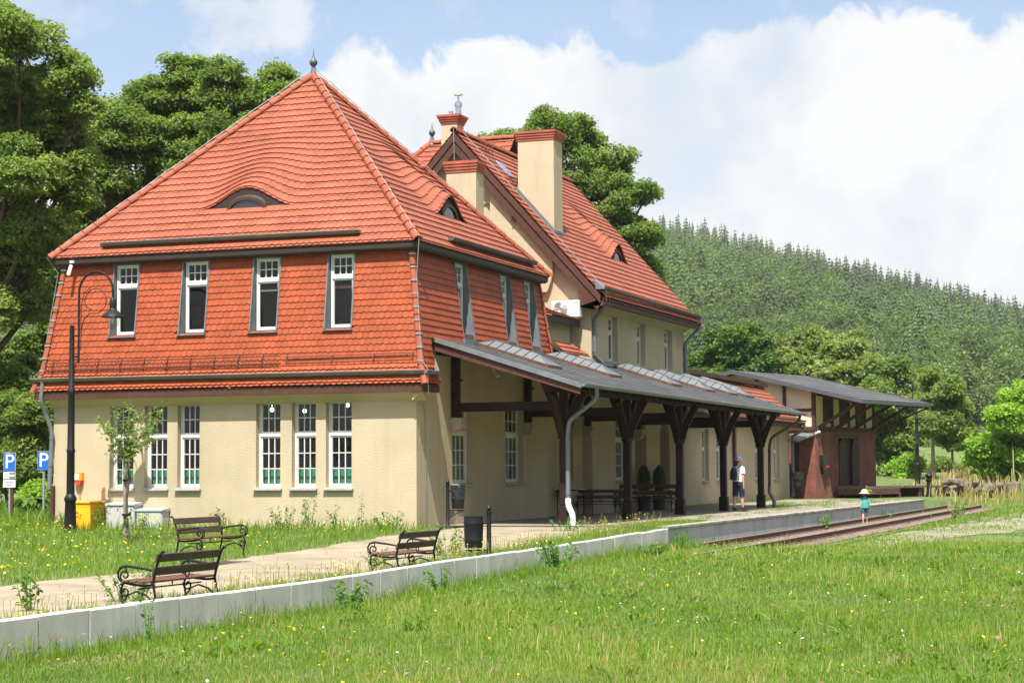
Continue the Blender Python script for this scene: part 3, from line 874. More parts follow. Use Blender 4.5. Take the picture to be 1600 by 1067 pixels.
for cx, cy in ((E0, F0), (E1, F0), (E1, F1), (E0, F1)):
    m = MB(); ridge_caps(m, (cx, cy, EZ + .03), AP + Vector((0, 0, .04)), .115, .36); m.build('hip_cap', M['ridge'], wr, recalc=False)
def finial(P, s, parent):
    m = MB(); m.lathe([(.15, -.14), (.085, -.02), (.06, .12), (.05, .18), (.065, .20), (.10, .25), (.115, .30), (.10, .35), (.055, .40), (.03, .46), (.014, .54), (.004, .66)], (P[0], P[1], P[2]), 14, sx=s, sy=s)
    m.build('finial', M['zinc_dark'], parent, smooth=True)
finial((AP.x, AP.y, AP.z + .10), 1, wr)
m = MB()                                                                       # vent pipe near the hip
m.tube([(-2.6, 6.6, 9.3), (-2.6, 6.6, 9.62)], .085, 10); m.lathe([(.12, 0), (.12, .05), (.02, .1)], (-2.6, 6.6, 9.62), 10)
m.build('vent_pipe', M['ridge'], wr)
# lightning wires on posts above the hips
m = MB()
for cx, cy in ((E0, F0), (E1, F0), (E1, F1)):
    a = Vector((cx, cy, EZ + .16)); b = AP + Vector((0, 0, .24)); pts = []
    for k in range(13):
        q = a.lerp(b, k / 12); pts.append(tuple(q + Vector((0, 0, .02 * (k % 2)))))
        m.tube([tuple(q - Vector((0, 0, .05))), tuple(q + Vector((0, 0, .06)))], .010, 4)
    m.tube(pts, .009, 5)
m.tube([(E0, F0, EZ + .16), (E0 - .1, F0 - .03, EZ + .02), (-9.93, .02, 6.4), (-10.22, -.24, 3.9), (-10.35, -.4, 3.75), (-10.1, -.42, 3.6), (-10.02, -.06, 2.95), (-9.55, -.02, 2.8), (-9.55, -.02, .3)], .009, 5)
m.tube([(E1, F0, EZ + .16), (E1 + .06, F0 - .05, EZ), (.03, -.03, 5.9), (.26, -.28, 3.9), (.42, -.3, 3.7), (.42, -.25, 3.1), (.05, .25, 2.95), (.02, .52, 2.7), (.02, .52, .1)], .009, 5)
m.build('lightning_conductor', M['steel'], wr)

def eyebrow(parent, P, c, W, H, f, v0, wid, hgt_, mt):
    """arched dormer face closing the tile wave: P(u, up, d)"""
    m = MB(); n = 28; top = []
    for i in range(n + 1):
        u = c - W + 2 * W * i / n; top.append((u, f(u, v0)))
    pts = [P(u, h - .015, .10) for u, h in top]
    base = [P(c + W, -.10, .10), P(c - W, -.10, .10)]
    m.prism(pts + base, tuple(Vector(P(0, 0, .16)) - Vector(P(0, 0, .10))))
    e = m.build('eyebrow_dormer', M['dark_wood'], parent)
    m = MB(); n = 18
    for r0, r1, d0, d1 in ((.80, 1.0, .03, .10),):
        for i in range(n):
            a0, a1 = PI * i / n, PI * (i + 1) / n
            q = lambda r, a, d: P(c + math.cos(a) * wid * (r if r == 1 else 1 - .09 / wid), .03 + math.sin(a) * (hgt_ if r == 1 else hgt_ - .08) + (0 if r == 1 else .0), d)
            A = [q(.8, a0, d0), q(1, a0, d0), q(1, a1, d0), q(.8, a1, d0), q(.8, a0, d1), q(1, a0, d1), q(1, a1, d1), q(.8, a1, d1)]
            m.add(A, [(0, 1, 2, 3), (0, 4, 5, 1), (3, 2, 6, 7), (0, 3, 7, 4), (1, 5, 6, 2)])
    pbox(m, P, c - wid, c + wid, -.03, .035, .02, .10)
    m.build('window_frame', M[mt], e)
    m = MB(); m.poly([P(c + math.cos(PI * i / n) * (wid - .06), .03 + math.sin(PI * i / n) * (hgt_ - .05), .07) for i in range(n + 1)])
    m.build('pane', M['dark_glass'], e)
    m = MB(); pbox(m, P, c - W * .82, c + W * .82, -.10, -.03, -.03, .12); m.build('apron', M['zinc'], e)
M['dormer_wood'] = mat('dormer_frame_wood', (.045, .022, .016), .6)
M['dark_glass'] = mat('dark_dormer_glass', (.02, .025, .025), .06, spec=.9)
YA0 = F0 + 4.75 * va0 / la; ZA0 = EZ + 5.22 * va0 / la
eyebrow(ST, lambda u, h, d: (u, YA0 + d, ZA0 + h + d * .9), -5.03, 1.24, .5, BA, va0, .56, .33, 'dormer_wood')
XB0 = E1 - 5.07 * vb0 / lb; ZB0 = EZ + 5.22 * vb0 / lb
eyebrow(ST, lambda u, h, d: (XB0 - d, u, ZB0 + h + d * .9), 4.75, 1.05, .5, BB, vb0, .54, .37, 'dormer_wood')

# snow gutters lying on the upper roof, rain gutter on the flared eave, snow grid
gutter(ST, (-8.68, .06, 7.12), (-1.49, .06, 7.10), .085, 'zinc', 'snow_gutter')
gutter(ST, (-.06, 2.4, 7.12), (-.06, 8.6, 7.12), .09, 'zinc_dark', 'snow_gutter')
gutter(ST, (-10.44, -.36, 3.69), (.36, -.36, 3.665), .092, 'zinc', 'gutter')
gutter(ST, (.36, -.36, 3.665), (.36, .40, 3.665), .092, 'zinc', 'gutter', brackets=False)
m = MB(); m.prism([(.30, .42, 3.62), (.44, .42, 3.62), (.30, .42, 4.0)], (0, .02, 0)); m.build('gutter_end', M['steel'], ST)
pipe(ST, [(-10.1, -.36, 3.62), (-10.14, -.38, 3.15), (-10.10, -.18, 2.75), (-9.99, -.09, 2.35), (-10.06, -.09, .9)], .055, 'zinc', rings=(2.2, 1.5))
m = MB(); m.box(-10.02, -9.93, -.10, -.02, -.2, 1.0); m.build('pipe_guard', M['brown_wood'], ST)
m = MB()
def ym(z): return -mo(z) - .10
m.beam((-10.1, ym(4.05) - .05, 4.08), (-3.45, ym(4.05) - .05, 4.10), .02, .025); m.beam((-10.1, ym(3.9), 3.90), (-3.45, ym(3.9), 3.92), .02, .02)
x = -10.05
while x < -3.5:
    m.beam((x, ym(4.05) - .05, 4.08), (x + .10, ym(3.9), 3.90), .008, .01); x += .095
x = -9.9
while x < -3.4:
    m.beam((x, -mo(4.05) - .01, 4.15), (x, ym(3.85) - .04, 3.86), .02, .02); m.beam((x, -mo(3.85) - .02, 3.86), (x, ym(3.85) - .04, 3.86), .02, .02); x += .66
m.build('snow_guard', M['brown_wood'], ST)
m = MB()
for zz in (3.97, 4.07): m.tube([(-3.35, -mo(zz) - .07, zz), (.05, -mo(zz) - .07, zz + .02)], .009, 5)
for x in (-3.3, -2.1, -1.0, .0): m.beam((x, -mo(4.05) - .01, 4.12), (x, -mo(3.95) - .09, 3.95), .02, .015)
m.build('snow_rail', M['brown_wood'], ST)
# ================================================================== link, main block, low wing
m = MB()
wall_panel(m, PL, 9.4, 13.49, -.4, 4.6, .3, [(11.25, 12.6, 1.0, 3.0)])
m.box(-9, -.62, 9.41, 13.3, 4.55, 5.75); m.box(-9, -8.7, 9.42, 13.3, -.4, 4.54)
m.build('link_wall', M['plaster'], ST)
window(ST, PL, 11.25, 12.6, 1.0, 3.0, ztr=2.27, grid_top=(4, 2), grid_bot=(4, 3), d=.15)
m = MB(); sl_ = math.hypot(3.6, 1.25)
m.quad((-.30, 9.75, 5.82), (-.30, 13.3, 5.82), (-3.9, 13.3, 7.07), (-3.9, 9.75, 7.07)); m.quad((-.3, 9.75, 5.80), (-3.9, 9.75, 7.05), (-3.9, 9.75, 5.7), (-.3, 9.75, 5.7))
lr = m.build('link_roof', M['underlay'], ST)
m = MB(); tiles(m, (-.26, 0, 5.82), (0, 1, 0), (-3.6, 0, 1.25), (1.25, 0, 3.6), .262, .168, sl_, lambda v: (9.72, 13.32), True)
m.build('roof_tile', M['tile'], lr, recalc=False)
m = MB(); tiles(m, (.42, 0, 4.62), (0, 1, 0), (-.3, 0, .30), (.3, 0, .3), .2, .168, .5, lambda v: (9.62, 12.2 - v * 2), True); m.build('foot_tile', M['tile'], lr, recalc=False)
m = MB(); m.box(-.36, -.30, 9.75, 13.3, 5.62, 5.80); m.box(-.62, -.37, 9.76, 13.3, 5.70, 5.74); m.build('link_fascia', M['dark_wood'], ST)
m = MB(); m.box(-.63, .06, 9.36, 13.49, 4.50, 4.56); m.build('link_cover', M['zinc_dark'], ST)  # added cover, stops sun leaking through the gap behind the canopy
m = MB(); m.quad((.05, 12.2, 4.60), (.05, 13.4, 4.55), (-.58, 13.4, 4.75), (-.58, 9.6, 5.2)); m.build('flashing', M['zinc_dark'], ST)
pipe(ST, [(-.28, 10.1, 5.72), (-.28, 10.1, 5.55), (-.55, 10.25, 5.3), (-.5, 10.3, 4.7)], .045, 'zinc')

GY, RX, RZ = 13.5, -4.3, 11.83
SX, SZ = .15, 6.90                    # where the straight slope meets the flare
EX, EZ2 = .55, 6.50
slope = (RZ - SZ) / (SX - RX)
def rz(x): return RZ - abs(x - RX) * slope
WLX = 2 * RX                          # far left wall
# B side openings from the photograph
MW = [(onplane(a, 520, 0, 0)[1], onplane(b, 520, 0, 0)[1]) for a, b in ((951.0, 965), (995.6, 1008.2), (1038.2, 1050.2))]
DOORS = [(18.0, 19.3), (20.95, 22.15)]
m = MB()
wall_panel(m, PB, GY + .305, 24.15, -.4, 6.75, .55, [(a, b, 4.72, 6.12) for a, b in MW] + [(15.85, 17.1, 1.0, 3.0)] + [(a, b, -.3, 2.95) for a, b in DOORS])
# arch fillers over the doors
for a, b in DOORS:
    c = (a + b) / 2; r = (b - a) / 2; n = 10
    for sg in (-1, 1):
        arc = [(-.004, c + sg * r * math.cos(PI / 2 * i / n), 2.95 - r * .8 + r * .8 * math.sin(PI / 2 * i / n)) for i in range(n + 1)]
        m.prism(arc + [(-.004, c + sg * r, 2.95)], (-.54, 0, 0))
# gable wall in vertical strips with its window
GW = (onplane(690, 295, 1, GY)[0], onplane(757.5, 295, 1, GY)[0]); gz1 = onplane(755, 279, 1, GY)[2]; gz0 = onplane(755, 312, 1, GY)[2]
def strip(a, b, zlo, zhi=None):
    za = zhi if zhi is not None else rz(a) - .12; zb = zhi if zhi is not None else rz(b) - .12
    m.prism([(a, GY, zlo), (b, GY, zlo), (b, GY, zb), (a, GY, za)], (0, .3, 0))
xs_ = [WLX, RX, GW[0], GW[1], 0.0]; xs_ = sorted(xs_)
for a, b in zip(xs_[:-1], xs_[1:]):
    if a >= GW[0] - 1e-6 and b <= GW[1] + 1e-6:
        strip(a, b, -.4, gz0); strip(a, b, gz1)
    else: strip(a, b, -.4)
m.box(WLX, -.56, 23.85, 24.14, -.4, 6.7); m.box(WLX, WLX + .3, GY + .31, 23.84, -.4, 6.6)
m.prism([(WLX, 23.85, 6.7), (-.01, 23.85, 6.7), (RX, 23.85, RZ - .15)], (0, .29, 0))
m.box(WLX + .31, -.56, GY + .31, 23.84, 3.3, 3.4); m.box(WLX + .31, -.56, GY + .31, 23.84, 6.6, 6.7)
# cove under the platform eave and projecting upper gable with its curved foot
m.prism([(.002, 13.49, 6.12), (.26, 13.49, 6.32), (.002, 13.49, 6.32)], (0, 10.67, 0))
pts = []
xr = onplane(866, 400, 1, GY)[0]; zc_ = onplane(866, 425, 1, GY)[2]; ze = onplane(857, 457, 1, GY)[2]; xe = onplane(857, 457, 1, GY)[0]
for i in range(9):
    t = i / 8; pts.append((xr + (xe - xr) * (t ** 1.6), GY - .01, zc_ + (ze - zc_) * t))
m.prism([(xr, GY - .01, rz(xr) - .14)] + pts + [(-3.2, GY - .01, ze), (-3.2, GY - .01, rz(-3.2) - .14)], (0, -.16, 0))
m.box(GW[1] - .03, GW[1] + .22, GY - .06, GY - .005, gz0 - .14, gz0 - .02)
m.build('main_wall', M['plaster'], ST)
window(ST, lambda u, z, d: (u, GY + d, z), GW[0], GW[1], gz0, gz1, d=.12, grid_bot=(6, 2), sill=False)
for a, b in MW:
    window(ST, PB, a, b, 4.72, 6.12, d=.17, ztr=5.62, grid_top=(3, 2), grid_bot=(1, 1), sill=False)
window(ST, PB, 15.85, 17.1, 1.0, 3.0, ztr=2.27, grid_top=(4, 2), grid_bot=(4, 3), d=.15)
for a, b in DOORS:
    mm = MB(); mm.box(-.50, -.44, a + .01, b - .01, 0, 2.93); d_ = mm.build('door', M['dark_wood'], ST)
    mm = MB()
    for k in range(2):
        for q in range(2):
            w = (b - a) / 2; mm.bbox(-.44, -.42, a + .08 + k * w, a + w * (k + 1) - .08, .2 + q * 1.2, 1.25 + q * 1.2, .008)
    mm.build('door_panel', M['brown_wood'], d_)
    mm = MB(); mm.tube([(-.42, (a + b) / 2 + .05, 1.05), (-.36, (a + b) / 2 + .05, 1.05), (-.36, (a + b) / 2 + .17, 1.05)], .012, 6); mm.build('handle', M['bright_steel'], d_)

# ---- main roof
Y0, Y1 = 13.14, 24.48
m = MB()
m.quad((SX, Y0, SZ), (SX, Y1, SZ), (RX, Y1, RZ), (RX, Y0, RZ)); m.quad((EX, Y0, EZ2), (EX, Y1, EZ2), (SX, Y1, SZ), (SX, Y0, SZ))
m.quad((RX, Y0, RZ), (RX, Y1, RZ), (2 * RX - EX, Y1, rz(2 * RX - EX)), (2 * RX - EX, Y0, rz(2 * RX - EX)))
for a, b in (((SX, SZ), (RX, RZ)), ((EX, EZ2), (SX, SZ)), ((RX, RZ), (2 * RX - EX, rz(2 * RX - EX)))):
    m.quad((a[0], Y0 + .01, a[1] - .09), (b[0], Y0 + .01, b[1] - .09), (b[0], Y1 - .01, b[1] - .09), (a[0], Y1 - .01, a[1] - .09))
mr = m.build('main_roof', M['underlay'], ST)
lm_ = math.hypot(SX - RX, RZ - SZ); vm0 = (8.28 - SZ) / (RZ - SZ) * lm_; BM = brow(20.0, 1.15, .58, vm0, 3.2)
m = MB(); NS = (RZ - SZ, 0, SX - RX)
tiles(m, (SX, 0, SZ), (0, 1, 0), (RX - SX, 0, RZ - SZ), NS, .262, .168, lm_, lambda v: (Y0 - .03, Y1 + .03), True, BM, vm0)
lf_ = math.hypot(EX - SX, SZ - EZ2)
tiles(m, (EX + .02, 0, EZ2), (0, 1, 0), (SX - EX, 0, SZ - EZ2), (SZ - EZ2, 0, EX - SX), .262, .168, lf_, lambda v: (Y0 - .03, Y1 + .03), True)
tiles(m, (2 * RX - EX, 0, rz(2 * RX - EX)), (0, -1, 0), (EX - RX, 0, RZ - rz(2 * RX - EX)), (-1.1, 0, 1), .262, .168, 7.2, lambda v: (-Y1 - .03, -Y0 + .03), False)
m.build('roof_tile', M['tile'], mr, recalc=False)
m = MB(); ridge_caps(m, (RX, Y0 - .03, RZ + .02), (RX, Y1, RZ + .02), .12, .36); m.build('ridge_cap', M['ridge'], mr, recalc=False)
XM0 = SX - (SX - RX) * vm0 / lm_; ZM0 = SZ + (RZ - SZ) * vm0 / lm_
eyebrow(ST, lambda u, h, d: (XM0 - d, u, ZM0 + h + d * 1.0), 20.0, .98, .5, BM, vm0, .52, .37, 'dormer_wood')
m = MB(); m.box(.46, .52, Y0 + .05, Y1 - .03, 6.28, 6.49); m.box(.02, .455, 13.51, Y1 - .04, 6.322, 6.36)
m.build('fascia', M['brown_wood'], ST)
# barge boards
m = MB()
def barge(xa, xb, up0, up1, y, th):
    m.prism([(xa, y, rz2(xa) + up1), (xb, y, rz2(xb) + up1), (xb, y, rz2(xb) + up0), (xa, y, rz2(xa) + up0)], (0, th, 0))
def rz2(x): return RZ - abs(x - RX) * slope
barge(RX, .30, -.62, -.04, Y0 + .005, .05); barge(RX, .42, -.28, -.03, Y0 - .035, .035)
barge(2 * RX - .42, RX - .001, -.62, -.04, Y0 + .005, .05); barge(2 * RX - .5, RX - .001, -.28, -.03, Y0 - .035, .035)
m.prism([(-.28, Y0 + .004, rz2(-.28) - .63), (-.28, Y0 + .004, 6.24), (.50, Y0 + .004, 6.24), (.50, Y0 + .004, 6.47), (.31, Y0 + .004, rz2(.31) - .62)], (0, .05, 0))
m.prism([(-.28, Y0 + .06, 6.25), (.49, Y0 + .06, 6.25), (.49, Y0 + .06, 6.27), (-.28, Y0 + .06, 6.27)], (0, .28, 0))
for xx in (-6.4, -2.35, RX):                         # purlin heads
    m.box(xx - .09, xx + .09, Y0 + .06, GY - .17, rz2(xx) - .72, rz2(xx) - .48)
m.build('barge_board', M['brown_wood'], ST)
m = MB(); a, b = (RX, Y0 + .06), (.3, 0)
m.quad((RX, Y0 + .06, RZ - .1), (RX, GY, RZ - .1), (.3, GY, rz2(.3) - .1), (.3, Y0 + .06, rz2(.3) - .1)); m.quad((RX, Y0 + .06, RZ - .1), (2 * RX - .3, Y0 + .06, rz2(.3) - .1), (2 * RX - .3, GY, rz2(.3) - .1), (RX, GY, RZ - .1))
m.build('soffit_board', M['brown_wood'], ST)
gutter(ST, (.50, Y0 - .02, 6.80), (.50, Y1 + .05, 6.76), .085, 'zinc_dark', 'gutter')
m = MB(); m.prism([(.28, Y0 - .03, 6.74), (.58, Y0 - .03, 6.74), (.22, Y0 - .03, 7.05)], (0, .45, 0)); m.build('gutter_end', M['zinc'], ST)
pipe(ST, [(.50, 13.3, 6.74), (.52, 13.32, 6.45), (.35, 13.5, 6.15), (.07, 13.62, 5.9), (.07, 13.62, 4.75), (.2, 13.95, 4.55)], .06, 'zinc', rings=(5.7, 4.9))
pipe(ST, [(.50, 24.5, 6.74), (.55, 24.5, 6.4), (.3, 24.3, 6.1), (.07, 24.1, 5.8), (.07, 24.1, 4.8), (.2, 24.2, 4.6)], .06, 'zinc', rings=(5.5,))
# lightning wire on the verge, roof hatch and step gratings near the ridge
m = MB(); pts = [(x, Y0 + .5, rz2(x) + .16) for x in np.linspace(RX, .2, 14)]
m.tube(pts, .010, 5); m.tube([(.2, Y0 + .5, rz2(.2) + .16), (.55, Y0 + .5, 6.6), (.5, Y0 + .6, 6.2)], .010, 5)
for p in pts[1:]: m.tube([(p[0], p[1], p[2] - .15), (p[0], p[1], p[2] + .02)], .009, 4)
m.tube([(RX, Y0 - .06, RZ + .1), (RX + .02, Y0 - .06, RZ - .9)], .012, 5)
m.build('lightning_conductor', M['steel'], mr)
m = MB(); hx, hy = -3.55, 14.6
for k, xx in enumerate((-3.95, -2.9)):
    z = rz2(xx) + .12
    for q in range(7): m.beam((xx - .06 + q * .035, hy - .1, z + .16 - q * .02), (xx - .06 + q * .035, hy + .7, z + .16 - q * .02), .014, .02)
    for yy in (hy, hy + .6): m.beam((xx - .1, yy, z - .1), (xx + .14, yy, z + .12), .02, .02); m.beam((xx + .14, yy, z - .12), (xx + .14, yy, z + .12), .02, .02)
m.build('step_grating', M['rust'], mr)
m = MB(); m.T = Matrix.Translation((-3.35, 15.0, rz2(-3.35) + .06)) @ Matrix.Rotation(math.atan(slope), 4, 'Y')
m.bbox(-.35, .35, -.25, .25, -.02, .07, .02); m.build('roof_hatch', M['bright_steel'], mr)

# ---- chimneys
def chimney(x0, x1, y0, y1, zb, zt, caph, over=.085, flues=()):
    m = MB(); m.box(x0, x1, y0, y1, zb, zt - caph); c = m.build('chimney', M['plaster_smooth'], ST)
    m = MB(); n = 4; h = caph / n
    for k in range(n):
        o = over * (k + 1) / n if k < 3 else over
        m.box(x0 - o, x1 + o, y0 - o, y1 + o, zt - caph + k * h + .001, zt - caph + (k + 1) * h)
    m.build('cap', M['brick_cap'], c)
    m = MB(); m.box(x0 - .03, x1 + .03, y0 - .03, y1 + .03, zb, zb + .02)
    for fx, fy, r, h2, hat in flues:
        m = MB(); m.tube([(fx, fy, zt - .02), (fx, fy, zt + h2)], r, 14)
        if hat:
            m.lathe([(r + .03, 0), (r + .03, .10)], (fx, fy, zt + h2 - .16), 14); m.tube([(fx, fy, zt + h2), (fx, fy, zt + h2 + .22)], r * .35, 8); m.lathe([(r + .05, 0), (r + .04, .03)], (fx, fy, zt + h2 + .22), 14)
        m.build('flue_pipe', M['bright_steel'], c, smooth=True)
    return c
c3 = chimney(-2.55, -1.37, 14.1, 14.92, 7.9, 11.86, .30)
m = MB(); m.prism([(-2.6, 14.06, 10.05), (-1.33, 14.06, 8.64), (-1.33, 14.06, 8.74), (-2.6, 14.06, 10.15)], (0, .9, 0)); m.build('lead_flashing', M['zinc'], c3)
ax0 = onplane(697.5, 330, 1, 11.0)[0]; ax1 = onplane(744, 330, 1, 11.0)[0]; azt = onplane(720, 252, 1, 11.0)[2]
chimney(ax0, ax1, 11.0, 11.62, 6.4, azt, .34, .08)
bx0 = onplane(689.5, 215, 1, 17.5)[0]; bx1 = onplane(714, 215, 1, 17.5)[0]; bzt = onplane(705, 179.5, 1, 17.5)[2]; bm0 = (bx0 + bx1) / 2
chimney(bx0, bx1, 17.5, 18.1, 9.8, bzt, .30, .13, flues=[(bm0 - .05, 17.8, .075, .18, False), (bm0 + .22, 17.8, .10, .48, True)])

# ---- hipped cross roof behind the gable
fx, fz = onplane(673, 226, 1, 18.6)[0], onplane(673, 226, 1, 18.6)[2]
m = MB(); RY = 18.6; dz_ = 5.0; hw = 4.6
m.quad((fx, RY, fz), (RX, RY, fz), (RX, RY - hw, fz - dz_), (fx - hw * .85, RY - hw, fz - dz_)); m.quad((fx, RY, fz), (fx - hw * .85, RY + hw, fz - dz_), (RX, RY + hw, fz - dz_), (RX, RY, fz))
m.poly([(fx, RY, fz), (fx - hw * .85, RY - hw, fz - dz_), (fx - hw * .85, RY + hw, fz - dz_)])
cr = m.build('cross_roof', M['underlay'], ST)
m = MB(); lc = math.hypot(hw, dz_)
tiles(m, (0, RY - hw, fz - dz_), (1, 0, 0), (0, hw, dz_), (0, -dz_, hw), .262, .168, lc, lambda v: (fx - hw * .85 * (1 - v / lc), RX), True)
m.build('roof_tile', M['tile'], cr, recalc=False)
m = MB(); ridge_caps(m, (fx - hw * .85, RY - hw, fz - dz_ + .03), (fx, RY, fz + .03), .11, .36); m.build('hip_cap', M['ridge'], cr, recalc=False)
m = MB(); ridge_caps(m, (fx, RY, fz + .03), (RX, RY, fz + .03), .11, .36); m.build('ridge_cap', M['ridge'], cr, recalc=False)
finial((fx + .05, RY, fz + .10), 1, cr)
m = MB(); m.box(fx - hw * .8, WLX, RY - hw + .3, RY + hw - .3, -.4, fz - dz_ - .05); m.build('cross_wall', M['plaster'], ST)

# ---- low wing
LW = [(onplane(a, 740, 0, -.5)[1], onplane(b, 740, 0, -.5)[1]) for a, b in ((1097.7, 1107.7), (1120, 1130.3), (1180.6, 1190), (1209.5, 1218.5))]
m = MB()
wall_panel(m, PW, 24.16, 43.9, -.4, 3.5, .35, [(a, b, .9, 2.85) for a, b in LW])
m.box(-6, -.86, 43.6, 43.89, -.4, 3.5); m.prism([(-6, 43.6, 3.5), (-.86, 43.6, 3.5), (-.5, 43.6, 3.6), (-2.6, 43.6, 5.3), (-6, 43.6, 5.3)], (0, .29, 0)); m.box(-6, -5.7, 24.2, 43.59, -.4, 3.5)
m.box(-.5, -.36, 33.4, 34.3, -.4, 3.3)
m.build('low_wall', M['plaster'], ST)
for a, b in LW: window(ST, PW, a, b, .9, 2.85, ztr=2.1, grid_top=(2, 2), grid_bot=(2, 3), d=.15, sill_out=.12)
m = MB(); lx, lz = .10, 3.36; hx_, hz_ = -1.75, 5.0
m.quad((lx, 24.2, lz), (lx, 44.2, lz), (hx_, 44.2, hz_), (hx_, 24.2, hz_)); m.quad((lx, 44.19, lz - .08), (hx_, 44.19, hz_ - .08), (hx_, 24.2, hz_ - .08), (lx, 24.2, lz - .08))
m.quad((hx_, 24.2, hz_ + .16), (hx_, 44.2, hz_ + .16), (-6.3, 44.2, hz_ + .4), (-6.3, 24.2, hz_ + .4))
lw = m.build('low_roof', M['underlay'], ST)
m = MB(); ll = math.hypot(lx - hx_, hz_ - lz)
tiles(m, (lx, 0, lz), (0, 1, 0), (hx_ - lx, 0, hz_ - lz), (hz_ - lz, 0, lx - hx_), .262, .168, ll, lambda v: (24.2, 44.22), True); m.build('roof_tile', M['tile'], lw, recalc=False)
m = MB(); m.box(hx_ - .02, hx_ + .24, 24.18, 44.3, hz_ + .05, hz_ + .21); m.prism([(lx, 44.2, lz - .1), (lx, 44.2, lz + .02), (hx_, 44.2, hz_ + .04), (hx_, 44.2, hz_ - .2)], (0, .05, 0)); m.box(.0, .06, 24.2, 44.2, 3.14, 3.34); m.box(-.5, -.005, 24.2, 44.2, 3.26, 3.28)
m.build('fascia', M['brown_wood'], ST)
gutter(ST, (.20, 24.3, 3.52), (.20, 44.2, 3.50), .06, 'zinc_dark', 'gutter', brackets=False)
pipe(ST, [(-.42, 33.2, 3.2), (-.42, 33.2, .2)], .06, 'brown_wood')
pipe(ST, [(.2, 43.9, 3.42), (.2, 43.95, 3.1), (-.35, 43.95, 2.8), (-.35, 43.95, .1)], .07, 'zinc', rings=(2.5, 1.2))

# lit ceiling globes seen through the sunny windows
for i, (px, py, lab) in enumerate(((425, 640, 'lit white globe lamp behind the fourth window of the sunny end wall'), (476, 642, 'lit white globe lamp behind the fifth window of the sunny end wall'), (543, 633, 'lit white globe lamp behind the rightmost window of the sunny end wall'))):
    p = onplane(px, py, 1, 1.1)
    m = MB(); m.lathe([(.002, -.055), (.033, -.044), (.05, -.015), (.05, .015), (.033, .044), (.01, .055)], (0, 0, 0), 12); m.tube([(0, 0, .07), (0, 0, 3.24 - p[2])], .006, 5)
    o = m.build('globe_lamp', M['lit'], None, smooth=True); o.location = p; tag(o, lab, 'globe lamp', 'globe lamps inside the hall')
# ================================================================== PLATFORM CANOPY
CN = thing('platform_canopy', 'dark timber platform canopy with grey roof and glazed skylights along the station', 'canopy', (1.9, 13, 0))
CX0, CX1, CY0, CY1 = .03, 3.80, .86, 26.3
CZ0, CZ1 = 4.52, 3.30
csl = (CZ0 - CZ1) / (CX1 - CX0)
def cz(x): return CZ0 - (x - CX0) * csl
# roof deck with overlapping felt courses
m = MB()
n = 16
for i in range(n):
    xa = CX0 + (CX1 - CX0) * i / n; xb = CX0 + (CX1 - CX0) * (i + 1) / n + .03
    ys = spaced([(CY0, CY1, 1.0)])
    for k, (a, b) in enumerate(zip(ys[:-1], ys[1:])):
        off = .35 if i % 2 else 0
        a2 = max(CY0, a + off - .5 if k else a); b2 = min(CY1, b + off - .5) if k < len(ys) - 2 else CY1
        if b2 - a2 < .02: continue
        h = .004 + random.uniform(0, .004)
        m.add([(xa, a2 + .003, cz(xa) + h), (xb, a2 + .003, cz(xb) + h + .012), (xb, b2 - .003, cz(xb) + h + .012), (xa, b2 - .003, cz(xa) + h), (xb, a2 + .003, cz(xb) - .002), (xb, b2 - .003, cz(xb) - .002)],
              [(0, 1, 2, 3), (1, 4, 5, 2)])
m.prism([(CX0, CY0, cz(CX0) - .002), (CX1, CY0, cz(CX1) - .002), (CX1, CY0, cz(CX1) - .035), (CX0, CY0, cz(CX0) - .035)], (0, CY1 - CY0, 0))
m.build('roof_deck', M['slate'], CN)
# verge flashing and upstand at the wall
for y in (CY0 - .03, CY1 - .05):
    m = MB(); m.prism([(CX0 - .02, y, cz(CX0) + .03), (CX1 + .02, y, cz(CX1) + .03), (CX1 + .02, y, cz(CX1) - .08), (CX0 - .02, y, cz(CX0) - .08)], (0, .09, 0)); m.build('verge_flashing', M['zinc'], CN)
m = MB(); m.prism([(.0, 9.4, 4.50), (.18, 9.4, 4.50), (.02, 9.4, 4.66)], (0, CY1 - 9.4 - .1, 0)); m.build('wall_flashing', M['zinc'], CN)
m = MB()     # soffit boards and rafters
m.prism([(CX0 + .05, CY0 + .08, cz(CX0 + .05) - .038), (CX1 - .02, CY0 + .08, cz(CX1) - .045), (CX1 - .02, CY0 + .08, cz(CX1) - .058), (CX0 + .05, CY0 + .08, cz(CX0 + .05) - .056)], (0, CY1 - CY0 - .16, 0)); m.build('soffit', M['brown_wood'], CN)
ys = spaced([(CY0 + .10, CY1 - .10, .82)])
for y in ys:
    m = MB(); m.prism([(CX0 + .03, y - .05, cz(CX0) - .06), (CX1 - .06, y - .05, cz(CX1) - .06), (CX1 - .06, y - .05, cz(CX1) - .12), (CX1 - .3, y - .05, cz(CX1 - .3) - .20), (CX0 + .03, y - .05, cz(CX0) - .20)], (0, .10, 0)); m.build('rafter', M['post_wood'], CN)
m = MB(); m.prism([(CX0 + .0, CY0 + .03, cz(CX0) - .085), (CX1 - .02, CY0 + .03, cz(CX1) - .085), (CX1 - .02, CY0 + .03, cz(CX1) - .22), (CX0, CY0 + .03, cz(CX0) - .30)], (0, .045, 0)); m.build('verge_board', M['brown_wood'], CN)
PX = 2.92
POSTY = [2.24, 7.5, 12.75, 18.0, 23.25]
m = MB(); m.box(PX - .09, PX + .09, CY0 + .2, CY1 - .2, cz(PX) - .40, cz(PX) - .205); m.build('purlin', M['post_wood'], CN)
m = MB(); m.box(.06, .20, CY0 + .2, CY1 - .2, cz(.13) - .38, cz(.13) - .205); m.build('wall_plate', M['post_wood'], CN)
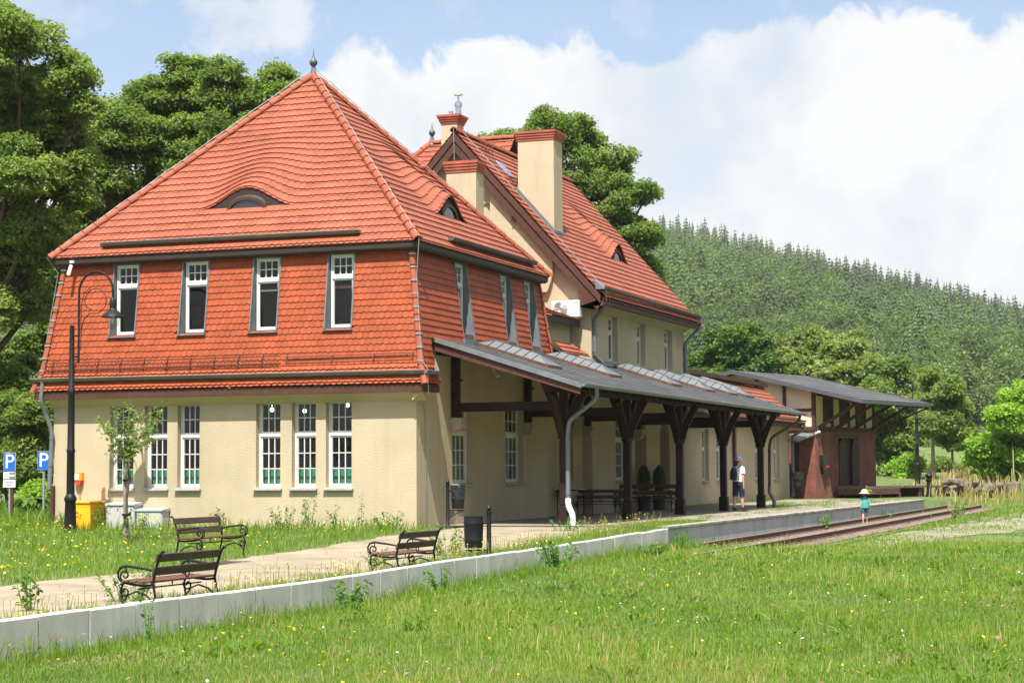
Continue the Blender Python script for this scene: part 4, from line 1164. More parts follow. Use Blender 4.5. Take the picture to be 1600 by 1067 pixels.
for y in POSTY:
    gz = hgt(PX, y) - .05
    m = MB()
    m.bbox(PX - .135, PX + .135, y - .135, y + .135, gz, .46, .02)
    m.bbox(PX - .10, PX + .10, y - .10, y + .10, .46, 2.10, .025)
    m.lathe([(.13, 2.06), (.17, 2.10), (.17, 2.15), (.12, 2.20)], (PX, y, 0), 8)
    m.bbox(PX - .095, PX + .095, y - .095, y + .095, 2.18, cz(PX) - .41, .015)
    p_ = m.build('post', M['post_wood'], CN)
    zt = cz(PX) - .41
    for dx, dy in ((0, 1), (0, -1), (1, 0), (-1, 0)):                      # curved knees
        m = MB(); k = 7; L = .78 if dy else .52; pts = []
        ztt = zt - .02 if dy else (cz(PX - L) - .24 if dx < 0 else zt)
        for i in range(k + 1):
            t = i / k; q = .07 + (L - .07) * (t ** 1.22) ; z = 2.20 + (ztt - 2.20) * (1 - (1 - t) ** 1.08)
            if dx > 0: z = min(z, cz(PX + q) - .24)
            pts.append((PX + dx * q, y + dy * q, z))
        for a, b in zip(pts[:-1], pts[1:]):
            m.beam(a, b, .10, .19, up=(dx, dy, .4))
        m.build('knee_brace', M['post_wood'], p_)
    m = MB(); m.bbox(.20, PX - .10, y - .075, y + .075, 2.76, 2.98, .015); m.build('tie_beam', M['post_wood'], CN)
    m = MB(); m.bbox(.02, .20, y - .10, y + .10, 2.62, cz(.1) - .39, .015)
    m.box(.02, .24, y - .13, y + .13, 3.52, 3.57); m.build('wall_post', M['post_wood'], CN)
    m = MB(); m.prism([(.003, y - .16, 2.60), (.30, y - .16, 2.60), (.30, y - .16, 2.44), (.20, y - .16, 2.30), (.003, y - .16, 2.27)], (0, .32, 0)); m.build('corbel', M['stone'], CN)
gutter(CN, (CX1 + .07, CY0 - .03, cz(CX1) + .02), (CX1 + .07, CY1 + .05, cz(CX1) - .03), .07, 'zinc', 'gutter')
pipe(CN, [(CX1 + .07, 1.85, 3.26), (CX1 + .07, 1.9, 3.0), (PX + .22, 1.98, 2.50), (PX + .17, 2.0, 2.2), (PX + .17, 2.0, .62)], .055, 'zinc', rings=(1.9, .75))
pipe(CN, [(PX + .17, 2.0, .64), (PX + .17, 2.0, .45), (PX + .30, 1.95, .25), (PX + .30, 1.95, -.1)], .07, 'white', name='pipe_foot')
pipe(CN, [(CX1 + .07, 25.4, 3.2), (CX1 + .05, 25.3, 3.0), (PX + .27, 23.75, 2.4), (PX + .24, 23.6, 2.1), (PX + .22, 23.6, .7)], .05, 'brown_wood', rings=(1.9,))
pipe(CN, [(PX + .22, 23.6, .72), (PX + .22, 23.6, .5), (PX + .40, 23.5, .28), (PX + .40, 23.5, -.05)], .065, 'zinc', name='pipe_foot')
# glazed skylights: long hipped lanterns running down the slope
def skylight(y, xa, xb):
    w, h = .55, .26
    z = lambda x, u: cz(x) + u
    m = MB()
    for sg in (-1, 1): m.prism([(xa, y + sg * w, z(xa, .0)), (xb, y + sg * w, z(xb, .0)), (xb, y + sg * w, z(xb, .09)), (xa, y + sg * w, z(xa, .09))], (0, -sg * .04, 0))
    m.prism([(xb - .04, y - w + .041, z(xb - .04, 0)), (xb - .04, y + w - .041, z(xb - .04, 0)), (xb - .04, y + w - .041, z(xb - .04, .088)), (xb - .04, y - w + .041, z(xb - .04, .088))], (.04, 0, -.04 * csl))
    s = m.build('skylight', M['rust'], CN)
    m = MB(); ra, rb = xa + .28, xb - .42
    A = [(xa, y - w, z(xa, .092)), (xb, y - w, z(xb, .092)), (xb, y + w, z(xb, .092)), (xa, y + w, z(xa, .092)), (ra, y, z(ra, h)), (rb, y, z(rb, h))]
    m.add(A, [(0, 1, 5, 4), (2, 3, 4, 5), (1, 2, 5), (3, 0, 4)]); m.build('glazing', M['skyglass'], s, recalc=False)
    m = MB(); k = 5
    for i in range(k + 1):
        t = i / k; xr_ = ra + (rb - ra) * t; xq = xr_
        for sg in (-1, 1): m.beam((xq, y + sg * w, z(xq, .10)), (xr_, y, z(xr_, h + .006)), .022, .022)
    m.beam(A[4], A[5], .03, .03)
    for c, r in ((0, 4), (3, 4), (1, 5), (2, 5)): m.beam(A[c], A[r], .024, .024)
    for t in (.33, .66):
        q = Vector(A[1]).lerp(Vector(A[2]), t); m.beam(tuple(q), A[5], .018, .018)
    m.build('glazing_bar', M['zinc_dark'], s)
for y, xa, xb in ((4.0, .22, 2.1), (9.2, .22, 2.1), (15.6, .22, 2.1), (19.4, .2, 2.2), (22.6, .2, 2.2), (25.0, .2, 2.2)): skylight(y, xa, xb)

# ================================================================== GOODS SHED (turned a little from the station)
SHA = R_(16)
UV = np.array([math.sin(SHA), math.cos(SHA)]); VV = np.array([math.cos(SHA), -math.sin(SHA)])
W0 = np.array([.43, 45.2])
def SH(v, u, z): return (W0[0] + VV[0] * v + UV[0] * u, W0[1] + VV[1] * v + UV[1] * u, z)
SHM = Matrix(((VV[0], UV[0], 0, W0[0]), (VV[1], UV[1], 0, W0[1]), (0, 0, 1, 0), (0, 0, 0, 1)))   # local (v across, u along, z)
GS = thing('goods_shed', 'brick goods shed with half-timbered upper storey and wide overhanging grey roof', 'goods shed', (W0[0], W0[1], 0))
LU = 6.25; DV = 8.0; BZ = 3.1
m = MB(); m.T = SHM
PS = lambda u, z, d: (-d, u, z)
wall_panel(m, PS, 0, LU, -.5, BZ, .35, [(2.35, 4.35, .55, 2.75)])
m.box(-DV, -.36, .0, .35, -.5, BZ); m.box(-DV, -.36, LU - .35, LU, -.5, BZ); m.box(-DV, -DV + .35, .36, LU - .36, -.5, BZ)
m.box(-DV + .36, -.36, .36, LU - .36, .4, .45)
m.build('brick_wall', M['brick_shed'], GS)
def srz(v): return 5.86 + .07 - abs(v + 4.0) * .232
m = MB(); m.T = SHM
ZT = lambda v: srz(v) - .16
m.prism([(-DV, .04, BZ + .12), (-.04, .04, BZ + .12), (-.04, .04, ZT(0)), (-4, .04, ZT(-4)), (-DV, .04, ZT(-8))], (0, .2, 0))
m.box(-.24, -.04, .25, LU - .04, BZ + .12, ZT(0)); m.prism([(-DV, LU - .24, BZ + .12), (-.25, LU - .24, BZ + .12), (-.25, LU - .24, ZT(0)), (-4, LU - .24, ZT(-4)), (-DV, LU - .24, ZT(-8))], (0, .2, 0))
m.build('infill_panel', M['cream_panel'], GS)
# timber framing
def timber(a, b, w=.16, h=.16):
    m = MB(); m.T = SHM; m.beam(a, b, w, h, up=(0, 0, 1) if abs(a[2] - b[2]) < 1 else (0, 1, 0)); m.build('timber', M['brown_wood'], GS)
timber((-DV, .05, BZ + .06), (.02, .05, BZ + .06), .2, .18); timber((-.02, .16, BZ + .061), (-.02, LU, BZ + .061), .2, .18)
for v in (-.07, -1.55, -3.0, -4.5, -6.0, -7.9): timber((v, .05, BZ + .16), (v, .05, ZT(v) - .02), .15, .15)
for a, b in zip((-.15, -1.63, -3.08, -4.58, -6.08), (-1.47, -2.92, -4.42, -5.92, -7.82)): timber((a, .055, 4.02), (b, .055, 4.02), .13, .13)
for u in (.95, 1.75, 2.6, 3.45, 4.3, 5.15, 6.1): timber((-.015, u, BZ + .16), (-.015, u, ZT(0) - .08), .12, .12)
timber((-.01, .15, ZT(0) - .02), (-.01, LU, ZT(0) - .02), .16, .14)
m = MB(); m.T = SHM
for u0, u1 in ((1.05, 1.68), (2.68, 3.38), (4.38, 5.08)): m.box(-.06, -.02, u0, u1, 3.42, ZT(0) - .12)
m.build('vent_opening', M['dark_wood'], GS)
# roof
m = MB(); m.T = SHM
OV, OL = 2.66, .5
for v0_, v1_ in ((-4, OV), (-4, -10.2)):
    for i in range(10):
        a = v0_ + (v1_ - v0_) * i / 10; b = v0_ + (v1_ - v0_) * (i + 1) / 10
        m.add([(a, -OL, srz(a) + .003), (b, -OL, srz(b) + .016), (b, LU + OL, srz(b) + .016), (a, LU + OL, srz(a) + .003), (b, -OL, srz(b)), (b, LU + OL, srz(b))], [(0, 1, 2, 3), (1, 4, 5, 2)])
    m.prism([(v0_, -OL, srz(v0_)), (v1_, -OL, srz(v1_)), (v1_, -OL, srz(v1_) - .10), (v0_, -OL, srz(v0_) - .10)], (0, LU + 2 * OL, 0))
m.build('roof', M['slate'], GS)
m = MB(); m.T = SHM
for y in (-OL - .04, LU + OL + .005): m.prism([(-4, y, srz(-4) + .03), (OV, y, srz(OV) + .03), (OV, y, srz(OV) - .16), (-4, y, srz(-4) - .16)], (0, .035, 0)); m.prism([(-4.001, y, srz(-4) + .03), (-10.2, y, srz(-10.2) + .03), (-10.2, y, srz(-10.2) - .16), (-4.001, y, srz(-4) - .16)], (0, .035, 0))
m.box(OV, OV + .03, -OL, LU + OL, srz(OV) - .16, srz(OV) + .02); m.build('roof_edge', M['zinc_dark'], GS)
m = MB(); m.T = SHM; m.box(1.9, 2.06, -OL + .05, LU + OL - .05, srz(2) - .28, srz(2) - .11); m.build('purlin', M['brown_wood'], GS)
for u in (.35, 2.1, 3.95, 5.85):
    m = MB(); m.T = SHM; m.beam((.02, u, BZ + .10), (1.98, u, srz(2) - .24), .13, .13); m.build('brace', M['brown_wood'], GS)
    m = MB(); m.T = SHM; m.beam((-.1, u, ZT(0) - .1), (OV - .15, u, srz(OV - .15) - .18), .12, .14); m.build('rafter', M['brown_wood'], GS)
m = MB(); m.T = SHM; m.beam((.05, LU, BZ + .02), (OV, LU + .45, srz(OV) - .14), .07, .07); m.build('stay', M['brown_wood'], GS)
# loading door: arched leaves standing half open
m = MB(); m.T = SHM; m.box(-.20, -.14, 2.98, 3.72, .56, 2.74); d_ = m.build('loading_door', M['dark_wood'], GS)
for c in (2.68, 4.02):
    m = MB(); m.T = SHM; n = 8; r = .36; zz = 2.38
    m.prism([(.0, c - r, .56), (.0, c + r, .56)] + [(.0, c + r * math.cos(PI * i / n), zz + r * .9 * math.sin(PI * i / n)) for i in range(n + 1)], (.06, 0, 0)); m.build('door_leaf', M['dark_wood'], d_)
m = MB(); m.T = SHM; m.box(-.13, -.10, 3.32, 3.72, .58, 2.6); m.build('inner_door', M['brown_wood'], d_)
m = MB(); m.T = SHM; m.box(.002, .05, 2.2, 4.5, 2.82, 2.92); m.build('door_rail', M['rust'], d_)
# lean-to in the gap beside the low wing
m = MB(); m.T = SHM; m.prism([(-.9, -1.75, 2.62), (.02, -1.75, 2.52), (.02, -.02, 2.86), (-.9, -.02, 2.95)], (0, 0, .06)); m.build('lean_to_roof', M['zinc'], GS)
m = MB(); m.T = SHM; m.box(-.86, -.78, -1.5, -1.42, -.2, 2.6); m.box(-.86, -.80, -.5, -.05, 0, 2.6); m.build('gate_frame', M['dark_wood'], GS)
m = MB(); m.T = SHM; m.box(-.1, .06, .02, .2, 2.92, 3.0); m.lathe([(.06, -.05), (.08, 0), (.05, .06)], (.12, .15, 3.0), 10); m.build('wall_lamp', M['white'], GS)

# red and black box hanging on the brick wall
bx = thing('letter_box', 'black pointed box with a red flap hanging on the brick shed wall', 'letter box', SH(.1, .62, 1.7))
m = MB(); m.T = SHM; m.prism([(.02, .36, 1.95), (.02, .88, 1.95), (.02, .88, 1.45), (.02, .66, 1.10), (.02, .52, 1.10), (.02, .36, 1.45)], (.18, 0, 0)); m.build('body', M['black_plastic'], bx)
m = MB(); m.T = SHM; m.box(.201, .225, .66, .95, 1.38, 1.48); m.build('flap', M['red'], bx)
# loading dock
ld = thing('loading_dock', 'low wooden loading dock along the front of the brick shed', 'loading dock', SH(1.2, 5, 0))
m = MB(); m.T = SHM
for k in range(7): m.bbox(.22 + k * .22, .22 + k * .22 + .21, 1.7, 10.6, .40, .50, .006)
m.build('deck', M['rubble'], ld)
m = MB(); m.T = SHM; m.bbox(1.70, 1.78, 1.7, 5.0, .13, .42, .01); m.bbox(.25, 1.69, 1.70, 1.76, .13, .398, .01); m.build('edge_beam', M['rust'], ld)
for u in (3.1, 5.2, 7.4, 9.6):
    m = MB(); m.T = SHM; m.bbox(1.55, 1.70, u, u + .16, -.5, .398, .01); m.build('leg', M['rust'], ld)
m = MB(); m.T = SHM; m.box(.5, .55, 1.8, 10.5, -.4, .39); m.build('back_board', M['dark_wood'], ld)
# dark old cast bollard by the dock
p = ground_at(1398, 776); q = SH(2.3, 7.2, 0)
bo = thing('bollard', 'dark iron bollard with a ball top by the loading dock', 'bollard', (q[0], q[1], hgt(q[0], q[1])))
m = MB(); m.lathe([(.17, 0), (.15, .12), (.12, .2), (.115, .72), (.16, .76), (.16, .82), (.10, .86)], tuple(bo.location), 12); m.build('shaft', M['black_iron'], bo, smooth=True)
m = MB(); m.lathe([(.05, .86), (.13, .90), (.19, .99), (.17, 1.06), (.08, 1.12), (.04, 1.2), (.01, 1.24)], tuple(bo.location), 12); m.build('ball_top', M['black_iron'], bo, smooth=True)
# ================================================================== BENCHES
def spiral(c, r0, r1, a0, a1, n=14):
    return [(c[0] + (r0 + (r1 - r0) * i / n) * math.cos(a0 + (a1 - a0) * i / n), c[1] + (r0 + (r1 - r0) * i / n) * math.sin(a0 + (a1 - a0) * i / n)) for i in range(n + 1)]


def make_bench(L=1.5, seat='bench_seat', back='bench_wood'):
    """local: x across the seat (front = +x), y along, z up, centred"""
    root = thing('park_bench', 'cast iron park bench', 'bench', (0, 0, 0))
    for sy in (-1, 1):
        m = MB(); y = sy * (L / 2 - .05)
        def t(pts, r): m.tube([(p[0], y, p[1]) for p in pts], r, 6)
        t([(-.36, .0), (-.31, .10), (-.26, .28), (-.235, .42), (-.27, .60), (-.33, .78), (-.37, .86), (-.40, .885), (-.43, .87)], [.020, .018, .019, .022, .021, .02, .02, .022, .014])   # back leg and stile
        t([(-.235, .40), (-.1, .385), (.1, .40), (.24, .425), (.30, .40)], .019)                             # seat rail
        t([(.30, .0), (.28, .02), (.265, .10), (.285, .22), (.30, .33), (.27, .41)], [.024, .018, .016, .017, .018, .016])   # front leg
        t(spiral((.235, .30), .085, .018, PI * .15, -PI * 2.2), .014)
        t([(-.29, .10), (-.12, .25), (.05, .30), (.18, .25), (.27, .14)], .014)                              # curved stretcher
        t([(-.275, .60), (-.10, .63), (.10, .655), (.22, .67), (.31, .645), (.355, .58), (.35, .50), (.30, .44)], [.016, .018, .02, .02, .02, .018, .016, .014])   # arm rest
        t(spiral((.235, .53), .095, .018, -PI * .5, PI * 2.0), .014)
        t([(.225, .66), (.21, .60), (.24, .56)], .011)
        m.build('side_frame', M['black_iron'], root, smooth=True)
    m = MB()
    for k in range(4): m.bbox(-.22 + k * .125, -.22 + k * .125 + .11, -L / 2, L / 2, .425 - .006 * (k == 1) + .008 * (k == 3), .46 - .006 * (k == 1) + .008 * (k == 3), .008)
    m.build('seat', M[seat], root)
    m = MB()
    for z0, x0 in ((.53, -.262), (.725, -.318)):
        m.T = Matrix.Translation((x0, 0, z0)) @ Matrix.Rotation(-R_(17), 4, 'Y'); m.bbox(-.0, .034, -L / 2, L / 2, 0, .125, .008)
    m.T = None
    m.build('backrest', M[back], root)
    m = MB(); m.tube([(.0, -L / 2 + .05, .34), (.0, L / 2 - .05, .34)], .012, 6); m.tube([(-.02, 0, .36), (-.02, 0, .425)], .012, 5)
    m.tube([( -.265, q[0], .58 + q[1]) for q in spiral((0, -.05), .10, .02, PI * .5, PI * 2.4)], .010, 5); m.build('stretcher', M['black_iron'], root)
    return root


G = 'benches around the station'
b1 = make_bench(1.92)
def put(o, x, y, rz, lab, z=None):
    o.location = (x, y, (hgt(x, y) if z is None else z) + .005); o.rotation_euler = (0, 0, rz); tag(o, lab, 'bench', G)
BS = .86
def bench_by(o, px, py, X, facing, lab):
    """the middle of the two rear stile tops lies on the sight line (px, py); the bench runs along the kerb"""
    o.scale = (BS, BS, BS)
    q = onplane(px, py, 0, X); put(o, X - facing * -.42 * BS, q[1], 0 if facing > 0 else PI, lab, q[2] - .885 * BS)
    print(lab, tuple(o.location), hgt(o.location.x, o.location.y))
bench_by(b1, 302, 805.7, .55, 1, 'black iron bench in the grass with red-brown seat, facing right toward the sandy path')
b2 = copy_tree(b1); bench_by(b2, 306, 858.0, 5.40, -1, 'black iron bench at the left end of the kerb, back to the viewer in flowers')
b3 = copy_tree(b1); bench_by(b3, 663, 827.3, 5.40, -1, 'black iron bench beside the kerb and the round litter bin, its back to the viewer')
b4 = make_bench(1.9, 'bench_seat', 'bench_seat'); put(b4, .95, 15.9, R_(-90), 'wide red-brown bench under the canopy in front of the potted shrubs', 0)
b5 = copy_tree(b1); put(b5, .42, 13.1, R_(-62), 'black iron bench under the canopy by the first brown post', 0)
# folded black table beside the bench
tb = thing('cafe_table', 'black cafe table with white folded papers under the canopy', 'table', (.15, 11.2, 0))
m = MB(); m.bbox(-.25, .65, 10.75, 11.65, .72, .75, .01); m.build('tabletop', M['black_iron'], tb)
for sx in (-.2, .6):
    for sy in (10.8, 11.6):
        m = MB(); m.tube([(sx, sy, 0), (sx, sy, .72)], .018, 6); m.build('leg', M['black_iron'], tb)
m = MB(); m.T = Matrix.Translation((.35, 11.1, .752)) @ Matrix.Rotation(.6, 4, 'Z'); m.box(-.05, .05, -.18, .18, 0, .012); m.box(.07, .17, -.16, .2, 0, .02)
o = m.build('paper_stack', M['white'], None); tag(o, 'white folded papers lying on the black cafe table', 'papers')

# ================================================================== POTTED SHRUBS
def leaf_ball(n, c, r, size, rng, squash=1.2):
    d = rng.normal(size=(n, 3)); d /= np.linalg.norm(d, axis=1)[:, None]; rad = r * (.6 + .4 * rng.random(n)) [:, None]
    P = np.array(c) + d * rad * np.array([1, 1, squash])
    return P, d


def leaves_at(P, nrm, size, rng, spread=.9, aspect=.62):
    """kite shaped leaves at points P with loose normals nrm"""
    n = len(P); k = nrm + rng.normal(size=(n, 3)) * spread; k /= np.linalg.norm(k, axis=1)[:, None] + 1e-9
    t = np.cross(k, rng.normal(size=(n, 3))); t /= np.linalg.norm(t, axis=1)[:, None] + 1e-9; b = np.cross(k, t)
    s = size * (.65 + .7 * rng.random(n))[:, None]
    fold = k * s * .18
    V = np.stack([P - t * s * .5, P + b * s * aspect * .5 + fold, P + t * s * .5, P - b * s * aspect * .5 + fold], 1).reshape(-1, 3)
    F = np.arange(n * 4).reshape(n, 4)
    return V, F


for i, (x, y, lab) in enumerate(((.34, float(onplane(1006.5, 780, 0, .34)[1]), 'clipped dark shrub in a planter left of the station doorway pier'), (.30, float(onplane(1030, 780, 0, .30)[1]), 'clipped dark shrub in a planter right of the second doorway'))):
    t = thing('potted_shrub', lab, 'potted shrub', (x, y, 0), 'potted shrubs by the doors')
    m = MB(); m.lathe([(.20, 0), (.22, .42), (.23, .43), (.23, .47), (.2, .47), (.19, .42)], (x, y, 0), 14); m.build('pot', M['pot'], t, smooth=True)
    P, d = leaf_ball(1500, (x, y, .98), .20, .08, RNG, 2.4); V, F = leaves_at(P, d, .09, RNG)
    numpy_mesh('foliage', V, F, M['leaf_dark'], np.repeat(RNG.random(len(P)) * .6, 4), t)
    m = MB(); m.tube([(x, y, .4), (x, y, 1.2)], .03, 6); m.build('stem', M['bark'], t)

# ================================================================== STREET LAMPS
def make_lamp(label, x, y, z, H=6.55, flip=1, group='black street lamps'):
    """H = top of the pole; crook points to +x*flip"""
    t = thing('street_lamp', label, 'street lamp', (x, y, z), group)
    m = MB(); m.lathe([(.165, -.3), (.165, .05), (.15, .12), (.125, .72), (.145, .75), (.15, .82), (.12, .87), (.095, .92)], (x, y, z), 14); m.build('base', M['black_iron'], t, smooth=True)
    m = MB(); m.lathe([(.098, .9), (.092, 1.9), (.105, 1.92), (.105, 1.97), (.088, 2.0), (.078, 3.3), (.092, 3.33), (.092, 3.40), (.072, 3.43), (.058, H - 1.05), (.058, H - 1.0)], (x, y, z), 14); m.build('pole', M['black_iron'], t, smooth=True)
    r = .47; x1 = x + flip * .19; zt = z + H
    m = MB(); pts = [(x1, y, zt - 1.9), (x1, y, zt - .2)] + [(x1 + flip * (r - r * math.cos(PI * i / 14)), y, zt - .2 + r * math.sin(PI * i / 14)) for i in range(1, 15)] + [(x1 + flip * 2 * r, y, zt - .45)]
    m.tube(pts, .028, 8); m.tube([(x, y, zt - 1.75), (x1, y, zt - 1.75)], .022, 6); m.tube([(x, y, zt - 1.25), (x1, y, zt - 1.25)], .022, 6); m.build('crook', M['black_iron'], t, smooth=True)
    m = MB(); c = (x1 + flip * .48, zt - .32)
    sp = [(x1 + flip * (.06), zt - 1.3), (x1 + flip * .07, zt - 1.1), (x1 + flip * .14, zt - .85), (x1 + flip * .30, zt - .72)] + [(x1 + flip * (.46 + .30 * math.cos(a)), zt - .43 + .30 * math.sin(a)) for a in np.linspace(-PI * .55, PI * .95, 16)] + [(x1 + flip * (.36 + .2 * math.cos(a)), zt - .43 + .2 * math.sin(a)) for a in np.linspace(PI * 1.0, PI * 1.5, 6)]
    m.tube([(p[0], y, p[1]) for p in sp], .011, 5); m.tube([(x1 + flip * .06, y, zt - 1.6), (x1 + flip * .06, y, zt - .5), (x1 + flip * .14, y, zt - .25), (x1 + flip * .3, y, zt - .1)], .010, 5); m.build('scroll', M['black_iron'], t)
    xs = x1 + flip * 2 * r; zs = zt - .42
    m = MB(); m.lathe([(.03, .06), (.075, .0), (.085, -.12), (.075, -.2), (.11, -.25), (.17, -.30), (.275, -.39), (.288, -.415), (.275, -.42), (.15, -.33), (.03, -.3)], (xs, y, zs), 18); m.build('shade', M['black_iron'], t, smooth=True)
    m = MB(); m.lathe([(.15, -.37), (.165, -.45), (.14, -.58), (.08, -.68), (.03, -.71), (.001, -.715)], (xs, y, zs), 14, cap=False); g_ = m.build('globe', M['lamp_glass'], t, smooth=True)
    m = MB(); m.lathe([(.02, -.35), (.035, -.45), (.03, -.54), (.002, -.57)], (xs, y, zs), 8); m.build('bulb', M['white'], g_)
    return t
make_lamp('tall black street lamp with a crook in front of the sunny end wall', -8.05, -2.2, -.1, 5.95)
p = atdepth(1434, 748, 108.); make_lamp('distant black street lamp standing beyond the goods shed roof', p[0], p[1], p[2], 5.45, -1)

# ================================================================== SIGNS
def text_mesh(s, size, mtx, name, mt, parent, extrude=.002, align='CENTER'):
    c = bpy.data.curves.new(name, 'FONT'); c.body = s; c.size = size; c.extrude = extrude; c.align_x = align; c.align_y = 'CENTER'
    o = bpy.data.objects.new(name, c); COL.objects.link(o); bpy.context.view_layer.update()
    me = bpy.data.meshes.new_from_object(o); bpy.data.objects.remove(o); me.transform(mtx); me.materials.clear(); me.materials.append(mt)
    q = bpy.data.objects.new(name, me); COL.objects.link(q)
    if parent: attach(q, parent)
    return q


FACE = Matrix.Rotation(R_(90), 4, 'X')           # text facing -y
def parking(x, y, lab, plates, h):
    z = hgt(x, y); t = thing('parking_sign', lab, 'parking sign', (x, y, z), 'blue parking signs')
    m = MB(); m.tube([(x, y, z - .2), (x, y, h)], .032, 8); m.build('post', M['steel'], t, smooth=True)
    rot = Matrix.Translation((x, y, 0)) @ Matrix.Rotation(R_(18), 4, 'Z')
    m = MB(); m.T = rot; m.bbox(-.155, .155, -.052, -.036, h - .48, h, .012); b = m.build('plate', M['white'], t)
    m = MB(); m.T = rot; m.bbox(-.147, .147, -.056, -.0525, h - .472, h - .008, .01); m.build('blue_field', M['blue'], b)
    text_mesh('P', .52, rot @ Matrix.Translation((0.0, -.058, h - .245)) @ FACE, 'letter', M['white'], b)
    if plates:
        m = MB(); m.T = rot; m.bbox(-.16, .16, -.052, -.038, h - .68, h - .50, .01); p1 = m.build('info_plate', M['white'], t)
        m = MB(); m.T = rot; m.box(.0, .15, -.056, -.0525, h - .67, h - .51); m.build('grey_symbol', M['zinc'], p1)
        m = MB(); m.T = rot; m.box(.03, .13, -.0595, -.0565, h - .62, h - .57); m.build('car_symbol', M['white'], p1)
        m = MB(); m.T = rot; m.bbox(-.16, .16, -.052, -.038, h - .90, h - .70, .01); p2 = m.build('info_plate', M['white'], t)
        for k in range(3):
            m = MB(); m.T = rot; m.box(-.11 + .02 * k, .11 - .03 * k, -.0545, -.0525, h - .765 - k * .045, h - .745 - k * .045); m.build('text_line', M['black_letter'], p2)
        m = MB(); m.T = rot; m.bbox(-.03, .09, -.02, .06, z - .2, h - .88, .01); m.build('wooden_post', M['brown_wood'], t)
p = onplane(16, 707, 1, .6); parking(p[0], .6, 'blue parking sign with two small white plates below, at the left edge', True, p[2])
p = onplane(69, 705, 1, 1.2); parking(p[0], 1.2, 'plain blue parking sign just left of the downpipe at the wall corner', False, p[2])

# ================================================================== CABINETS BY THE WALL
gb = thing('gas_cabinet', 'yellow gas meter cabinet lettered GAZ behind the lamp post', 'gas cabinet', (-8.75, -.45, 0))
m = MB(); m.bbox(-9.12, -8.44, -.70, -.10, -.2, .56, .01); m.build('body', M['yellow'], gb)
m = MB(); m.bbox(-9.15, -8.41, -.73, -.08, .562, .62, .012); m.build('lid', M['yellow'], gb)
m = MB()
for k in range(10): m.box(-9.05 + k * .06, -9.05 + k * .06 + .02, -.7025, -.7005, .47, .49)
m.build('vent_hole', M['black_letter'], gb)
text_mesh('GAZ', .13, Matrix.Translation((-8.83, -.703, .24)) @ FACE, 'letter', M['red'], gb)
m = MB(); m.prism([(-8.88, -.7025, .31), (-8.80, -.7025, .31), (-8.84, -.7025, .38)], (0, -.002, 0)); m.build('flame_mark', M['red'], gb)
def cabinet(x0, x1, z1, lab, warn):
    t = thing('power_cabinet', lab, 'electric cabinet', ((x0 + x1) / 2, -.22, -.03), 'grey electric cabinets')
    m = MB(); m.bbox(x0 + .02, x1 - .02, -.38, -.04, -.2, z1 - .05, .008); m.build('body', M['grey_box'], t)
    m = MB(); m.prism([(x0, -.42, z1 - .05), (x1, -.42, z1 - .05), (x1, -.42, z1 - .015), (x0, -.42, z1 - .015)], (0, .40, 0)); m.prism([(x0 + .001, -.419, z1 - .0145), (x0 + .001, -.02, z1 - .0145), (x0 + .001, -.02, z1 + .03)], (x1 - x0 - .002, 0, 0)); m.build('lid', M['grey_box'], t)
    n = 2
    for k in range(n):
        a = x0 + .035 + (x1 - x0 - .07) * k / n; b = x0 + .035 + (x1 - x0 - .07) * (k + 1) / n - .012
        m = MB(); m.bbox(a, b, -.395, -.381, -.1, z1 - .075, .005); d_ = m.build('door', M['grey_box'], t)
        if warn:
            c = (a + b) / 2; m = MB(); m.prism([(c - .06, -.3955, z1 - .25), (c + .06, -.3955, z1 - .25), (c, -.3955, z1 - .14)], (0, -.002, 0)); w_ = m.build('warning_triangle', M['warn_yellow'], d_)
            m = MB(); m.prism([(c + .012, -.398, z1 - .165), (c - .018, -.398, z1 - .205), (c, -.398, z1 - .205), (c - .01, -.398, z1 - .24), (c + .02, -.398, z1 - .195), (c + .002, -.398, z1 - .195)], (0, -.001, 0)); m.build('bolt_mark', M['black_letter'], w_)
        else:
            m = MB(); m.box(b - .07, b - .04, -.401, -.3955, z1 - .18, z1 - .12); m.build('lock', M['zinc_dark'], d_)
cabinet(-8.22, -7.38, .56, 'taller pale grey electric cabinet against the wall behind the sapling', False)
cabinet(-7.36, -6.60, .42, 'lower pale grey electric cabinet with two yellow warning triangles', True)
sb = thing('siren_box', 'small orange alarm box with a red lamp on the cream wall above the gas cabinet', 'alarm box', (-9.2, -.07, 1.2))
m = MB(); m.bbox(-9.31, -9.09, -.14, -.004, 1.12, 1.34, .015); m.build('body', M['orange'], sb)
m = MB(); m.prism([(-9.30, -.13, 1.118), (-9.10, -.13, 1.118), (-9.15, -.13, 1.01), (-9.25, -.13, 1.01)], (0, .12, 0)); m.build('red_lamp', M['red'], sb)
m = MB(); m.box(-9.29, -9.17, -.1445, -.1405, 1.15, 1.30); m.build('label_plate', M['white'], sb)
m = MB(); m.tube([(-9.2, -.02, 1.01), (-9.2, -.02, .0)], .012, 6); m.build('conduit', M['steel'], sb)

